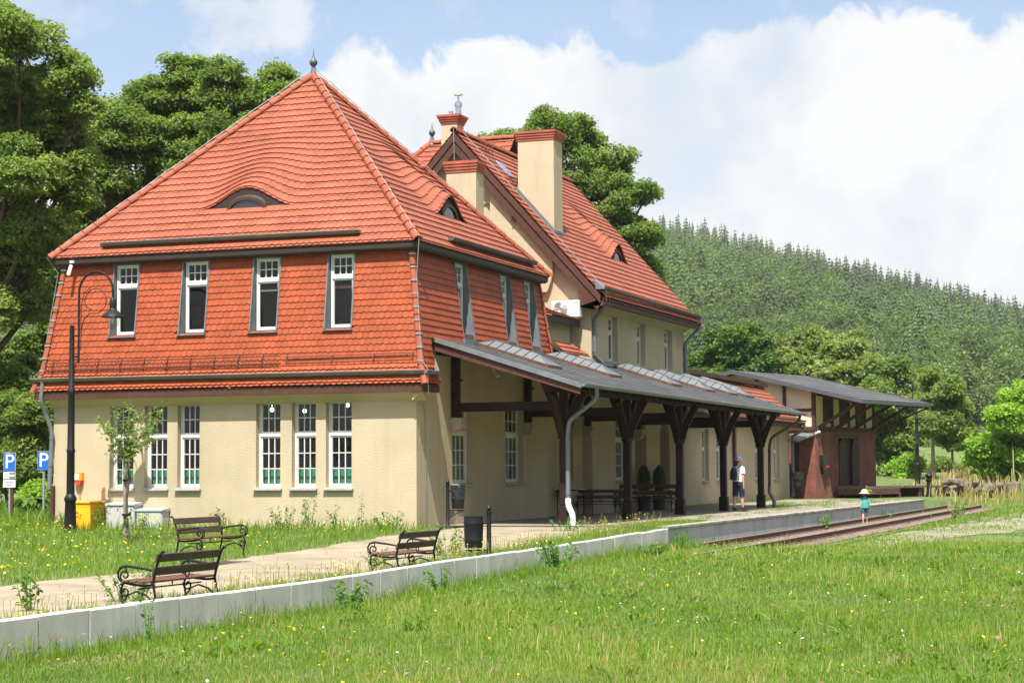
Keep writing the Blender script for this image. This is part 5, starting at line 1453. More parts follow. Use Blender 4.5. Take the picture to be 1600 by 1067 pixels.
# ================================================================== LITTER BINS
def bin_post(t, x, y, z, h):
    m = MB(); m.lathe([(.06, -.15), (.06, .06), (.045, .08), (.042, h - .12), (.055, h - .11), (.055, h - .08), (.03, h - .07), (.05, h - .03), (.035, h + .01), (.004, h + .03)], (x, y, z), 10); m.build('post', M['black_iron'], t, smooth=True)
def bracket(t, x, y, z, d, h):
    m = MB(); m.tube([(x, y, z + h), (x + d[0] * .42, y + d[1] * .42, z + h)], .014, 6)
    m.tube([(x + d[0] * q[0], y + d[1] * q[0], z + h - .09 + q[1]) for q in spiral((.10, 0), .075, .015, PI, -PI * 2)], .010, 5)
    m.tube([(x, y, z + h - .2), (x + d[0] * .12, y + d[1] * .12, z + h - .12), (x + d[0] * .35, y + d[1] * .35, z + h - .01)], .011, 5); m.build('bracket', M['black_iron'], t)
def litter_bin(x, y, z, lab, d, h, kind, zb, r=.2, hh=.58, label_group='litter bins'):
    t = thing('litter_bin', lab, 'litter bin', (x, y, z), label_group); bin_post(t, x, y, z, h)
    cx, cy = x + d[0] * (r + .10), y + d[1] * (r + .10)
    bracket(t, x, y, z, d, zb - z - .04)
    m = MB(); m.lathe([(r * .88, 0), (r * .9, .02), (r * .95, .12), (r * .965, .13), (r * .965, .15), (r * .95, .16), (r, hh - .14), (r * 1.02, hh - .13), (r * 1.02, hh - .11), (r, hh - .1), (r * 1.0, hh), (r * .94, hh), (r * .9, hh - .1)], (cx, cy, zb), 20); b = m.build('bin_body', M['black_iron'], t, smooth=True)
    m = MB(); m.tube([(x, y, zb + hh - .12), (cx - d[0] * r, cy - d[1] * r, zb + hh - .12)], .02, 6); m.build('bin_hook', M['black_iron'], t)
    if kind == 'bag':
        m = MB(); n = 22; prof = [(1.03, hh - .33), (1.06, hh - .22), (1.08, hh - .1), (1.05, hh + .015), (.93, hh + .01)]
        v = []
        for i, (q, zz) in enumerate(prof):
            for k in range(n):
                a = 2 * PI * k / n; w = random.uniform(-.06, .06); v.append((cx + math.cos(a) * r * (q + w), cy + math.sin(a) * r * (q + w), zb + zz + random.uniform(-.03, .03) * (i < 3)))
        m.add(v, [(i * n + k, i * n + (k + 1) % n, (i + 1) * n + (k + 1) % n, (i + 1) * n + k) for i in range(len(prof) - 1) for k in range(n)]); m.build('bin_bag', M['black_plastic'], t)
    return t
p = onplane(764, 864, 2, -.15)
litter_bin(5.50, -9.60, hgt(5.5, -9.6), 'round black litter bin on a ball-topped post beside the concrete kerb', (-.93, -.36), .98, 'plain', -.07, .175, .56)
litter_bin(.62, .42, hgt(.62, .42), 'black litter bin with a shiny bag on a post by the canopy corner', (.95, .2), 1.12, 'bag', .42, .155, .54)
litter_bin(-.15, 42.6, 0, 'black litter bin with a shiny bag at the far end of the low wing', (.97, .1), 1.4, 'bag', .45, .22, .72)

# ================================================================== AIR CONDITIONER, CAMERAS
a0 = onplane(871, 470, 1, 13.05); a1 = onplane(905, 495, 1, 13.05)
ac = thing('air_conditioner', 'white air conditioner unit fixed to the gable wall behind the tiled wing', 'air conditioner', ((a0[0] + a1[0]) / 2, 13.5, a1[2]))
m = MB(); m.bbox(a0[0] - .2, a1[0], 13.05, 13.36, a1[2], a0[2], .02); m.build('casing', M['white'], ac)
cxx, czz, rr = a0[0] + .10, (a0[2] + a1[2]) / 2, (a0[2] - a1[2]) * .43
m = MB()
for q in (1, .82, .64, .46, .28):
    m.tube([(cxx + rr * q * math.cos(2 * PI * k / 28), 13.038, czz + rr * q * math.sin(2 * PI * k / 28)) for k in range(29)], .010, 5)
for k in range(6): m.tube([(cxx, 13.036, czz), (cxx + rr * math.cos(PI * k / 3), 13.036, czz + rr * math.sin(PI * k / 3))], .008, 4)
m.build('fan_grille', M['steel'], ac)
m = MB(); m.box(a1[0] - .22, a1[0] - .05, 13.046, 13.0495, a0[2] - .10, a0[2] - .08); m.build('label_strip', M['zinc'], ac)
m = MB()
for xx in (a0[0], a1[0] - .1): m.box(xx, xx + .04, 13.06, 13.48, a1[2] - .05, a1[2] - .005)
m.build('bracket', M['steel'], ac)
def seccam(P, d, lab):
    t = thing('security_camera', lab, 'security camera', P, 'security cameras')
    m = MB(); m.lathe([(.06, -.03), (.06, .03)], P, 10); m.build('mount', M['white'], t)
    m = MB(); a = Vector(P) + Vector(d) * .05 + Vector((0, 0, -.05)); m.tube([tuple(a), tuple(a + Vector(d) * .2 + Vector((0, 0, -.10)))], .045, 8); m.build('camera_body', M['white'], t)
seccam((-9.45, -.09, 6.66), (-.1, -.5, -.8), 'white security camera under the upper eave at the left corner')
p = onplane(772, 572, 0, .12); seccam((.06, p[1], p[2]), (.8, -.3, -.5), 'white security camera on the wall under the canopy')
# ================================================================== TREES
def tree(name, label, base, blobs, depth, n_leaf, leaf, mt, trunk_r=.3, bark='bark', seed=1, spray=.75, group=None, fork=.35, depth_spread=.8, dens=1.0, lean=None, up=.55, tint_b=0.0):
    """blobs = crown lobes (px, py, rpx) placed at a real distance; every lobe is an ellipsoid with its own limb"""
    rng = np.random.default_rng(seed)
    cs = []; mpp = depth / FPX
    for i, b in enumerate(blobs):
        r = b[2] * mpp
        dd = depth + (rng.random() * 2 - 1) * depth_spread * r * 1.6 + (b[3] if len(b) > 3 else 0)
        cs.append((atdepth(b[0], b[1], dd), r * dd / depth))
    base = np.array(base, float)
    top = max(c[0][2] for c in cs)
    t = thing(name, label, 'bush' if name in ('bush', 'shrub') else 'tree', tuple(base), group)
    m = MB()
    ctr = np.mean([c[0] for c in cs], 0)
    stem_top = np.array([ctr[0], ctr[1], base[2] + (top - base[2]) * .72]) if lean is None else np.array(lean)
    pts = []; n = 9
    for i in range(n):
        q = i / (n - 1); p = base * (1 - q) + stem_top * q; p[:2] = base[:2] + (stem_top[:2] - base[:2]) * q ** 1.4
        p += np.array([math.sin(q * 5 + seed), math.cos(q * 4 + seed), 0]) * trunk_r * .35 * q; pts.append(p)
    rr = [trunk_r * (1.35 if i == 0 else 1 - .78 * i / (n - 1)) for i in range(n)]
    m.tube([tuple(p) for p in pts], rr, 10)
    for c, r in cs:                                        # limbs
        f = min(.95, max(fork, ((c[2] - r * .9) - base[2]) / max(stem_top[2] - base[2], .1) * .72)); k = f * (n - 1); i = int(min(k, n - 2)); s = pts[i] + (pts[i + 1] - pts[i]) * (k - i)
        r0 = trunk_r * (1 - .75 * f) * .62; mid = (s + c) / 2 + np.array([0, 0, -.12 * np.linalg.norm(c - s) + .2])
        L = [s, s * .55 + mid * .45 + np.array([0, 0, .1]), mid, mid * .4 + c * .6, c]; m.tube([tuple(p) for p in L], [r0, r0 * .82, r0 * .62, r0 * .45, r0 * .28], 7)
        for q in range(6):                                 # branches and twigs inside the lobe
            d = rng.normal(size=3); d /= np.linalg.norm(d); d[2] = abs(d[2]) * .6 - .1; e = c + d * r * .85; s2 = mid * .3 + c * .7 if q % 2 else c
            m.tube([tuple(s2), tuple((s2 + e) / 2 + rng.normal(size=3) * .08 * r), tuple(e)], [r0 * .30, r0 * .2, .012], 5)
    m.build('trunk', M[bark], t, smooth=True)
    subs = []
    for c, r in cs:                                        # every lobe breaks up into uneven boughs with gaps between them
        subs.append((c, r * .60))
        for _ in range(15):
            d = rng.normal(size=3); d /= np.linalg.norm(d); d[2] = d[2] * .8 + .12
            subs.append((c + d * r * (.42 + .52 * rng.random()), r * (.16 + .19 * rng.random())))
    vol = np.array([r ** 2 for _, r in subs]); vol /= vol.sum(); VV_ = []; TT = []
    for (c, r), w in zip(subs, vol):
        nl = int(n_leaf * w); ns = max(5, int(nl / 46))
        d = rng.normal(size=(ns, 3)); d /= np.linalg.norm(d, axis=1)[:, None]
        rad = r * (.45 + .58 * rng.random(ns) ** .7)[:, None]; S = c + d * rad * np.array([1, 1, .86])
        tint = np.clip(.42 + .10 * rng.normal() + .17 * rng.normal(size=ns) + tint_b, 0, 1)
        idx = rng.integers(0, ns, nl)
        o = rng.normal(size=(nl, 3)); o /= np.linalg.norm(o, axis=1)[:, None]; o *= (spray * (.25 + .75 * rng.random(nl) ** .6))[:, None]
        o *= np.array([1, 1, .42])
        o[:, 2] -= (o[:, 0] ** 2 + o[:, 1] ** 2) / spray * .35                       # sprays droop at their rim
        out = d[idx]; P = S[idx] + o
        nrm = out * .45 + np.array([0, 0, up])
        V, F = leaves_at(P, nrm, leaf, rng, .55); VV_.append(V); TT.append(np.repeat(np.clip(tint[idx] + .10 * rng.normal(size=nl), 0, 1), 4))
    V = np.concatenate(VV_); numpy_mesh('crown', V, np.arange(len(V)).reshape(-1, 4), M[mt], np.concatenate(TT), t)
    return t


def gb_(px, py, d):
    p = atdepth(px, py, d); return (p[0], p[1], hgt(p[0], p[1]) - .1)

tree('maple_tree', 'tall airy tree at the left edge with long bare branches', gb_(-95, 800, 60), [(30, 55, 62), (95, 120, 48), (10, 150, 75), (70, 205, 60), (15, 270, 70), (85, 285, 48), (125, 305, 30), (55, 345, 55), (-10, 370, 60), (-70, 120, 90), (-90, 260, 100), (60, 395, 35), (-15, 20, 60), (115, 215, 34), (60, 160, 50), (100, 170, 34), (120, 120, 28), (15, 430, 52), (55, 475, 42), (-20, 490, 50), (135, 165, 26), (40, 230, 50), (125, 255, 30)],
     60, 190000, .125, 'leaf_mid', .42, seed=3, spray=.42, fork=.3, group='trees around the station', tint_b=.20)
tree('maple_tree', 'broad dense maple rising behind the left slope of the tiled wing', gb_(205, 800, 68), [(300, 150, 62), (240, 160, 50), (360, 155, 55), (425, 158, 45), (200, 215, 50), (265, 235, 66), (335, 225, 62), (395, 215, 48), (160, 275, 50), (225, 310, 62), (290, 295, 55), (130, 340, 52), (185, 370, 55), (85, 405, 50), (120, 430, 52), (60, 470, 40), (100, 500, 40), (40, 545, 46), (70, 590, 45), (20, 600, 40), (45, 440, 26), (350, 130, 40), (290, 115, 35), (165, 215, 46), (150, 185, 26), (185, 180, 34), (430, 125, 28), (455, 135, 20), (150, 260, 40)],
     68, 300000, .135, 'leaf_maple', .55, seed=5, spray=.46, fork=.25, group='trees around the station')
tree('maple_tree', 'dark leafy tree showing behind the big cream chimney', gb_(905, 790, 98), [(860, 215, 46), (912, 222, 42), (800, 222, 28), (762, 222, 18), (955, 268, 46), (985, 300, 38), (900, 285, 60), (950, 345, 55), (1000, 372, 32), (985, 415, 42), (930, 400, 50), (840, 270, 40), (1015, 300, 16), (850, 190, 24), (905, 195, 20), (1010, 440, 26), (880, 350, 60)],
     98, 150000, .165, 'leaf_maple', .5, seed=8, spray=.58, fork=.3, group='trees around the station', tint_b=.0)
tree('round_tree', 'dark round tree rising above the canopy beside the far downpipe', gb_(1150, 770, 128), [(1148, 540, 40), (1110, 562, 32), (1188, 562, 34), (1150, 580, 44), (1125, 530, 24), (1178, 530, 26), (1100, 590, 30)],
     128, 34000, .26, 'leaf_dark', .35, seed=12, spray=.66, group='trees behind the goods shed', tint_b=.05)
for i, (lab, bl, d, mt, sd) in enumerate((
        ('olive green tree behind the ridge of the goods shed', [(1240, 548, 34), (1275, 545, 36), (1225, 580, 34), (1262, 585, 42), (1215, 545, 22)], 138, 'leaf_olive', 21),
        ('grey green spreading tree above the middle of the shed roof', [(1310, 555, 38), (1345, 575, 38), (1300, 590, 40), (1345, 610, 34), (1330, 540, 24)], 132, 'leaf_olive', 22),
        ('mid green tall tree behind the overhanging tip of the shed roof', [(1385, 580, 34), (1400, 610, 34), (1375, 620, 36), (1412, 640, 26), (1395, 660, 36), (1380, 700, 34), (1410, 690, 28), (1400, 730, 26), (1365, 660, 26)], 124, 'leaf_mid', 23))):
    tree('broadleaf_tree', lab, gb_(bl[0][0] + 12, 770, d), bl, d, 34000, .26, mt, .3, seed=sd, spray=.66, group='trees behind the goods shed')
tree('broadleaf_tree', 'slim olive tree with a pale straight trunk right of the distant lamp', gb_(1458, 752, 116), [(1458, 602, 26), (1480, 610, 24), (1445, 630, 28), (1475, 640, 32), (1500, 640, 20), (1455, 660, 28), (1488, 665, 24), (1440, 655, 18), (1455, 585, 16)], 116, 26000, .20, 'leaf_mid', .15, 'bark_light', seed=31, spray=.5, tint_b=.12, group='young trees on the bank', fork=.55, lean=atdepth(1456, 610, 116))
tree('broadleaf_tree', 'slender leaning tree with a brown trunk just left of the bright ash', gb_(1489, 752, 119), [(1488, 655, 24), (1502, 670, 22), (1478, 682, 20), (1500, 640, 18), (1495, 690, 18)], 119, 9000, .22, 'leaf_mid', .11, 'bark_light', seed=33, spray=.5, group='young trees on the bank', fork=.55, lean=atdepth(1487, 650, 119))
tree('ash_tree', 'bright yellow green ash tree filling the right edge', gb_(1600, 765, 106), [(1588, 622, 26), (1610, 640, 40), (1575, 655, 34), (1560, 685, 34), (1600, 690, 44), (1538, 700, 26), (1585, 725, 38), (1545, 730, 24), (1620, 730, 40), (1525, 715, 16), (1640, 670, 50), (1560, 745, 20)], 106, 72000, .20, 'leaf_bright', .3, seed=41, spray=.55, group='young trees on the bank', fork=.15)
# shrubs
for i, (lab, bl, d, n, lf, mt, sd) in enumerate((
        ('bright green shrub between the shed corner and the distant lamp', [(1408, 728, 20), (1425, 722, 18), (1415, 742, 18)], 118, 7000, .2, 'leaf_bright', 51),
        ('low green bush behind the two slender trunks', [(1470, 728, 18), (1450, 735, 12), (1500, 740, 16)], 135, 6000, .2, 'leaf_mid', 52),
        ('tall dark shrub behind the parking sign at the left edge', [(15, 650, 45), (-20, 690, 50), (10, 740, 40), (-30, 760, 40)], 58, 22000, .12, 'leaf_mid', 53),
        ('dark green shrub between the two parking signs', [(50, 640, 38), (60, 690, 34), (45, 735, 34), (70, 740, 26), (30, 700, 30)], 57, 22000, .11, 'leaf_mid', 54),
        ('dense shrub below the flared eave at the wall corner', [(40, 590, 45), (70, 630, 30), (20, 600, 40)], 61, 18000, .15, 'leaf_maple', 55),
        ('small light green shrub at the foot of the plain parking sign', [(62, 765, 18), (50, 775, 16), (72, 780, 12)], 54, 3500, .11, 'leaf_bright', 56))):
    tree('shrub', lab, gb_(bl[0][0], 800 if d < 100 else 755, d), bl, d, n, lf, mt, .07, seed=sd, spray=.34 if d < 100 else .5, group='shrubs around the station', up=.4)
# large leaved plant in front of the shrubs
t = thing('hosta_plant', 'broad leaved plant in a terracotta tub between the parking signs', 'potted plant', gb_(46, 805, 52.5))
P0 = np.array(t.location); rng = np.random.default_rng(5); V = []; F = []
for k in range(60):
    a = rng.random() * 2 * PI; L = .35 + .35 * rng.random(); w = .10 + .05 * rng.random(); h = .55 + .35 * rng.random(); d = np.array([math.cos(a), math.sin(a), 0]); s = np.array([-d[1], d[0], 0])
    o = len(V); c = P0 + np.array([0, 0, .3])
    V += [c, c + d * L * .5 + s * w + [0, 0, h * .55], c + d * L * .5 - s * w + [0, 0, h * .55], c + d * L * .9 + s * w * .6 + [0, 0, h * .5], c + d * L * .9 - s * w * .6 + [0, 0, h * .5], c + d * L * 1.1 + [0, 0, h * .35]]
    F += [(o, o + 1, o + 2), (o + 1, o + 3, o + 2), (o + 2, o + 3, o + 4), (o + 3, o + 5, o + 4)]
numpy_mesh('foliage', V, F, M['weed'], rng.random(len(V)), t)
m = MB(); m.lathe([(.22, 0), (.3, .32), (.32, .33), (.32, .38), (.27, .38)], tuple(P0), 14); m.build('tub', M['ridge'], t, smooth=True)

# sapling with its stake
sx_, sy_ = onplane(196, 845, 1, -5.0)[0], -5.0; sz_ = hgt(sx_, sy_)
sp_ = thing('sapling', 'young sapling tied to a wooden stake in front of the sunny end wall', 'sapling', (sx_, sy_, sz_))
def sq(px, py, dy=0): return onplane(px, py, 1, sy_ + dy)
m = MB(); m.tube([tuple(sq(201, 850)), tuple(sq(198, 800)), tuple(sq(198, 775)), tuple(sq(202, 750)), tuple(sq(200, 725)), tuple(sq(201, 690)), tuple(sq(203, 650))], [.035, .03, .028, .027, .024, .018, .008], 8)
tw_ = [((200, 728), (190, 700), (170, 672), (150, 654)), ((200, 715), (188, 705), (172, 702)), ((201, 712), (215, 690), (235, 665), (252, 632)), ((201, 700), (212, 675), (222, 640)), ((202, 690), (190, 668), (178, 636)), ((202, 680), (205, 655), (200, 632)), ((201, 705), (222, 695), (240, 688)), ((180, 685), (170, 672), (160, 668)), ((225, 678), (238, 672), (246, 655))]
for k, q in enumerate(tw_):
    pp = [tuple(sq(x, y, ((i) * (.16 if k % 2 else -.14)))) for i, (x, y) in enumerate(q)]; m.tube(pp, [.014 - .004 * i for i in range(len(pp))], 5)
m.build('trunk', M['bark'], sp_, smooth=True)
m = MB(); q0 = sq(194, 850); q1 = sq(193.5, 706); m.tube([(q0[0], q0[1] + .05, q0[2] - .2), (q1[0], q1[1] + .05, q1[2])], .045, 8); m.build('stake', M['stake'], sp_, smooth=True)
for py in (750, 804):
    m = MB(); q = sq(197, py); m.lathe([(.085, -.025), (.085, .025)], (q[0], q[1] + .03, q[2]), 10, sx=1.1); m.build('tie', M['black_iron'], sp_)
rng = np.random.default_rng(77); PP = []
for k, q in enumerate(tw_):
    for i in range(len(q) - 1):
        for _ in range(52):
            u = rng.random(); x = q[i][0] * (1 - u) + q[i + 1][0] * u + rng.normal() * 5.5; y = q[i][1] * (1 - u) + q[i + 1][1] * u + rng.normal() * 5.5
            PP.append(sq(x, y, (i + u) * (.16 if k % 2 else -.14) + rng.normal() * .1))
PP += [sq(198 + rng.normal() * 5, 800 + rng.random() * 40, rng.normal() * .05) for _ in range(60)]
PP = np.array(PP); V, F = leaves_at(PP, np.tile([0, -.3, .6], (len(PP), 1)), .085, rng, .7); numpy_mesh('foliage', V, F, M['leaf_mid'], np.repeat(np.clip(.1 + rng.random(len(PP)) * .6, 0, 1), 4), sp_)

# ================================================================== FOREST ON THE HILL
rng = np.random.default_rng(99)
def conifer(seed, tiers, k):
    """spruce: whorls of drooping pointed boughs"""
    r = np.random.default_rng(seed); V = []; F = []; T = []
    for i in range(tiers):
        f = i / tiers; z = .08 + .88 * f; R = .185 * (1 - f) ** .85 + .014
        for q in range(k):
            a = 2 * PI * (q + r.random() * .8) / k; L = R * (.6 + .7 * r.random()); w = (.9 + .3 * r.random()) * PI / k; o = len(V); zt = z + .075 * (1 - .3 * f)
            V += [[0, 0, zt], [L * .7 * math.cos(a - w), L * .7 * math.sin(a - w), z + .012], [L * 1.2 * math.cos(a), L * 1.2 * math.sin(a), z - .03 * (1 - f) - .012 * r.random()], [L * .7 * math.cos(a + w), L * .7 * math.sin(a + w), z + .012]]
            F.append([o, o + 1, o + 2, o + 3]); c = .12 * r.random(); T += [c, c + .05, c + .20, c + .05]  # bough tips tinted lighter, inner ends darker: light and shade put in colour
    o = len(V); V += [[-.009, 0, .92], [.009, 0, .92], [.004, 0, .99], [-.004, 0, .99]]; F.append([o, o + 1, o + 2, o + 3]); T += [.1] * 4
    return np.array(V), np.array(F), np.array(T)
def broad(seed, n, size):
    r = np.random.default_rng(seed); d = r.normal(size=(n, 3)); d /= np.linalg.norm(d, axis=1)[:, None]; lump = 1 + .22 * np.sin(d[:, 0] * 6 + seed) * np.cos(d[:, 1] * 5 + d[:, 2] * 4) + .12 * np.sin(d[:, 2] * 11 + d[:, 0] * 9)
    P = d * (lump * (.72 + .28 * r.random(n)))[:, None] * np.array([.27, .27, .40]) + [0, 0, .58]; V, F = leaves_at(P, d * .7 + [0, 0, .6], size, r, .5); return V, F, np.repeat(r.random(n) * .22, 4)
TCN = [conifer(s, 17, 11) for s in range(5)]; TCF = [conifer(s + 9, 12, 8) for s in range(6)]
TBN = [broad(s, 1700, .046) for s in range(4)]; TBF = [broad(s + 9, 480, .075) for s in range(5)]
FV, FF, FT = [], [], []; nv = 0; cnt = 0
def forest_patch(c0, c1, d0, d1, spacing):
    global nv, cnt
    d = d0
    while d < d1:
        w = (c1 - c0) / FPX * d; n = max(1, int(w / spacing))
        for i in range(n):
            col = c0 + (c1 - c0) * (i + rng.random()) / n; dd = d + rng.random() * spacing
            r = ray(col, 735); r[2] = 0; r /= np.linalg.norm(r); p = CAM + r * dd; z = hgt(p[0], p[1])
            # spruce stands, lighter larch and broadleaf patches follow slow noise over the hill
            k = math.sin(p[0] * .031 + 1.3) * math.cos(p[1] * .013 + .5) + .6 * math.sin(p[0] * .017 - p[1] * .021)
            k2 = math.sin(p[0] * .05 + p[1] * .02 + 2) * math.cos(p[1] * .017 - p[0] * .01)
            hi = (dd - 230) / 620; con = k * .75 + .35 * rng.normal() + hi * 1.1 > .28; near = dd < 470
            src = (TCN if near else TCF)[rng.integers(5)] if con else (TBN if near else TBF)[rng.integers(4)]
            s = (8.5 + 9.5 * rng.random() ** 1.5) * (1 if con else .72) * (.85 + .25 * hi); a = rng.random() * 6.28; ca, sa = math.cos(a), math.sin(a); wd = .85 + .45 * rng.random()
            V = src[0] * np.array([s * wd, s * wd, s]); V = np.stack([V[:, 0] * ca - V[:, 1] * sa, V[:, 0] * sa + V[:, 1] * ca, V[:, 2]], 1) + [p[0], p[1], z - .3]
            base = ((-.10 if k > .25 else .12) + .18 * rng.random() + (.30 if k2 > .1 and k < .5 else 0) + .14 * (1 - hi)) if con else .42 + .36 * rng.random()
            FV.append(V); FF.append(src[1] + nv); FT.append(np.clip(base + src[2], 0, 1)); nv += len(V); cnt += 1
        d += spacing * (.85 + .3 * rng.random())
forest_patch(1020, 1720, 300, 470, 5.2); forest_patch(1020, 1720, 470, 880, 5.3)
forest_patch(-130, 130, 300, 820, 7)
forest_patch(640, 1020, 380, 880, 7.5); forest_patch(1720, 1900, 380, 880, 7.5)
print('forest trees', cnt, 'verts', nv)
o = numpy_mesh('forest', np.concatenate(FV), np.concatenate(FF), M['leaf_conifer'], np.concatenate(FT)); tag(o, 'mixed conifer forest covering the far hillside', 'forest', kind='stuff')
# ================================================================== GRASS AND WILD FLOWERS
rng = np.random.default_rng(2024)
HX = np.vectorize(hgt)
def in_view(x, y, margin=60):
    d = np.stack([x - CAM[0], y - CAM[1], np.full_like(x, -1.6)], 0); c = RM @ d; px = CX + FPX * c[0] / np.maximum(c[2], .1); py = CY + FPX * c[1] / np.maximum(c[2], .1)
    return (c[2] > 8) & (px > -margin - 120) & (px < 1600 + margin + 120) & (py < 1067 + 260), c[2]
def scatter(n, x0, x1, y0, y1):
    x = rng.uniform(x0, x1, n); y = rng.uniform(y0, y1, n); ok, d = in_view(x, y); return x[ok], y[ok], d[ok]
def scatter_depth(n, d0, d1, xlo, xhi):
    """points spread evenly over the ground seen between two distances"""
    d = np.sqrt(rng.uniform(d0 ** 2, d1 ** 2, n)); col = rng.uniform(-330, 2150, n); keep_ = rng.random(n) < np.where((col < -110) | (col > 1710), .45, 1); d = d[keep_]; col = col[keep_]; n = len(col)
    r = np.stack([(col - CX), np.full(n, 200.0), np.full(n, FPX)], 0); w = RM.T @ r; w[2] = 0; hd = w[:2] / np.linalg.norm(w[:2], axis=0)
    x = CAM[0] + hd[0] * d; y = CAM[1] + hd[1] * d; ok = (x > xlo) & (x < xhi); return x[ok], y[ok], d[ok]
def noise2(x, y, s, ph=0):
    return (np.sin(x * s + ph) * np.cos(y * s * .83 - ph * 1.7) + .6 * np.sin(x * s * 2.3 + y * s * 1.7 + ph) + .4 * np.cos(y * s * 3.9 - x * s * 2.9 + ph * 2)) / 2
def blades(x, y, h, w, tint, lean=.35):
    """two-segment bent blades as quads + tip"""
    n = len(x); z = np.array([hgt(a, b) for a, b in zip(x, y)]) if n < 4000 else grid_h(x, y)
    a = rng.uniform(0, 2 * PI, n); b = a + rng.normal(0, 1.2, n)
    sx, sy = np.cos(a) * w * .5, np.sin(a) * w * .5; lx, ly = np.cos(b) * h * lean * rng.random(n) * 1.6, np.sin(b) * h * lean * rng.random(n) * 1.6
    B = np.stack([x, y, z - .01], 1); S = np.stack([sx, sy, np.zeros(n)], 1); m_ = B + np.stack([lx * .4, ly * .4, h * .6], 1); t_ = B + np.stack([lx, ly, h * (1 - .25 * rng.random(n))], 1)
    V = np.stack([B - S, B + S, m_ + S * .75, m_ - S * .75, t_], 1).reshape(-1, 3); i = np.arange(n) * 5
    F = np.stack([np.stack([i, i + 1, i + 2], 1), np.stack([i, i + 2, i + 3], 1), np.stack([i + 3, i + 2, i + 4], 1)], 1).reshape(-1, 3)
    tt = np.repeat(tint, 5); return V, F, tt
HGX = np.arange(-40, 60.01, .5); HGY = np.arange(-46, 130.01, .5); HG = np.array([[hgt(a, b) for a in HGX] for b in HGY])
def grid_h(x, y):
    i = np.clip(((x + 40) / .5).astype(int), 0, len(HGX) - 2); j = np.clip(((y + 46) / .5).astype(int), 0, len(HGY) - 2); fx_ = (x + 40) / .5 - i; fy_ = (y + 46) / .5 - j
    near = (x > 5.3) & (x < 6.35)
    z = HG[j, i] * (1 - fx_) * (1 - fy_) + HG[j, i + 1] * fx_ * (1 - fy_) + HG[j + 1, i] * (1 - fx_) * fy_ + HG[j + 1, i + 1] * fx_ * fy_
    if near.any(): z[near] = [hgt(a, b) for a, b in zip(x[near], y[near])]
    return z
def polymask(x, y, poly): return np.array([inside(a, b, poly) for a, b in zip(x, y)], dtype=bool)
VS, FS, TS = [], [], []; off = 0
def push(r):
    global off
    V, F, t = r; VS.append(V); FS.append(F + off); TS.append(t); off += len(V)
# meadow in front, density falls with distance
for d0, d1, n, h, w in ((14, 20, 106000, .068, .0085), (20, 28, 140000, .072, .011), (28, 40, 140000, .075, .015), (40, 60, 118000, .08, .022), (60, 95, 78000, .12, .034), (95, 150, 26000, .30, .06)):
    x, y, d = scatter_depth(n, d0, d1, 5.93, 75)
    tr_ = (x < 8.55) & (y > 3) & (y < 49); keep = ~tr_ | (rng.random(len(x)) < .07 + .7 * np.clip((9 - y) / 6, 0, 1) + .4 * np.clip(noise2(x, y, .8, 8) - .35, 0, 1))
    gm = np.clip(noise2(x, y, .9, 2) + .35, .08, 1.0); gr = (np.abs(x - (11 + (y - 5) * .16)) < 3.0 + y * .03) & (y > 6) & (y < 60); keep &= ~gr | (rng.random(len(x)) < .55 * gm)
    x, y, d = x[keep], y[keep], d[keep]
    nn = noise2(x, y, .55, 1); n3 = noise2(x, y, 2.1, 4); hh = h * (.55 + .7 * rng.random(len(x))) * (1 + .40 * nn + .25 * n3)
    dry = np.clip((y - 42) / 14, 0, 1) * (y < 110)
    tall = rng.random(len(x)) < .035 + .06 * np.clip(n3, 0, 1); hh = np.where(tall, hh * (1.9 + rng.random(len(x))), hh); tint = np.clip(tall * .40 + .36 + .34 * nn + .16 * noise2(x, y, .17, 5) + .13 * rng.normal(size=len(x)) + .12 * n3 + .32 * dry + (rng.random(len(x)) < .07) * .5, 0, 1)
    hh = hh * (1 + 1.3 * dry * (y > 50))
    push(blades(x, y, np.maximum(hh, .03), w * (.7 + .6 * rng.random(len(x))), tint))
# grass on the station side: between wall and path, thin on the path and paving
for n, x0, x1, y0, y1, h, w in ((95000, -19, 6, -32, .2, .17, .015), (26000, -32, -9.5, -8, 14, .28, .03)):
    x, y, d = scatter(n, x0, x1, y0, y1); x, y, d = x[x < 5.72], y[x < 5.72], d[x < 5.72]
    pm = polymask(x, y, PATH); edge_p = polymask(x, y - .55, PATH) & polymask(x + .3, y, PATH); pm_in = pm & edge_p; wall = (x > -10.02) & (x < .05) & (y > -.03); keep = ~wall & (~pm | (rng.random(len(x)) < np.where(pm_in, .012 + .07 * np.clip(noise2(x, y, .8, 3) - .1, 0, 1), .25 + .5 * np.clip(noise2(x, y, 1.3, 7), -.4, 1))))
    x, y, pm = x[keep], y[keep], pm[keep]; nn = noise2(x, y, .7, 5); edge = np.clip((y + 2.2) / 2, 0, 1) * (x < .2)
    hh = h * (.5 + .75 * rng.random(len(x))) * (1 + .35 * nn + .9 * edge) * np.where(pm, .55, 1)
    push(blades(x, y, np.maximum(hh, .03), w * (.7 + .6 * rng.random(len(x))), np.clip(.40 + .2 * nn + .14 * rng.normal(size=len(x)) + pm * .3, 0, 1)))
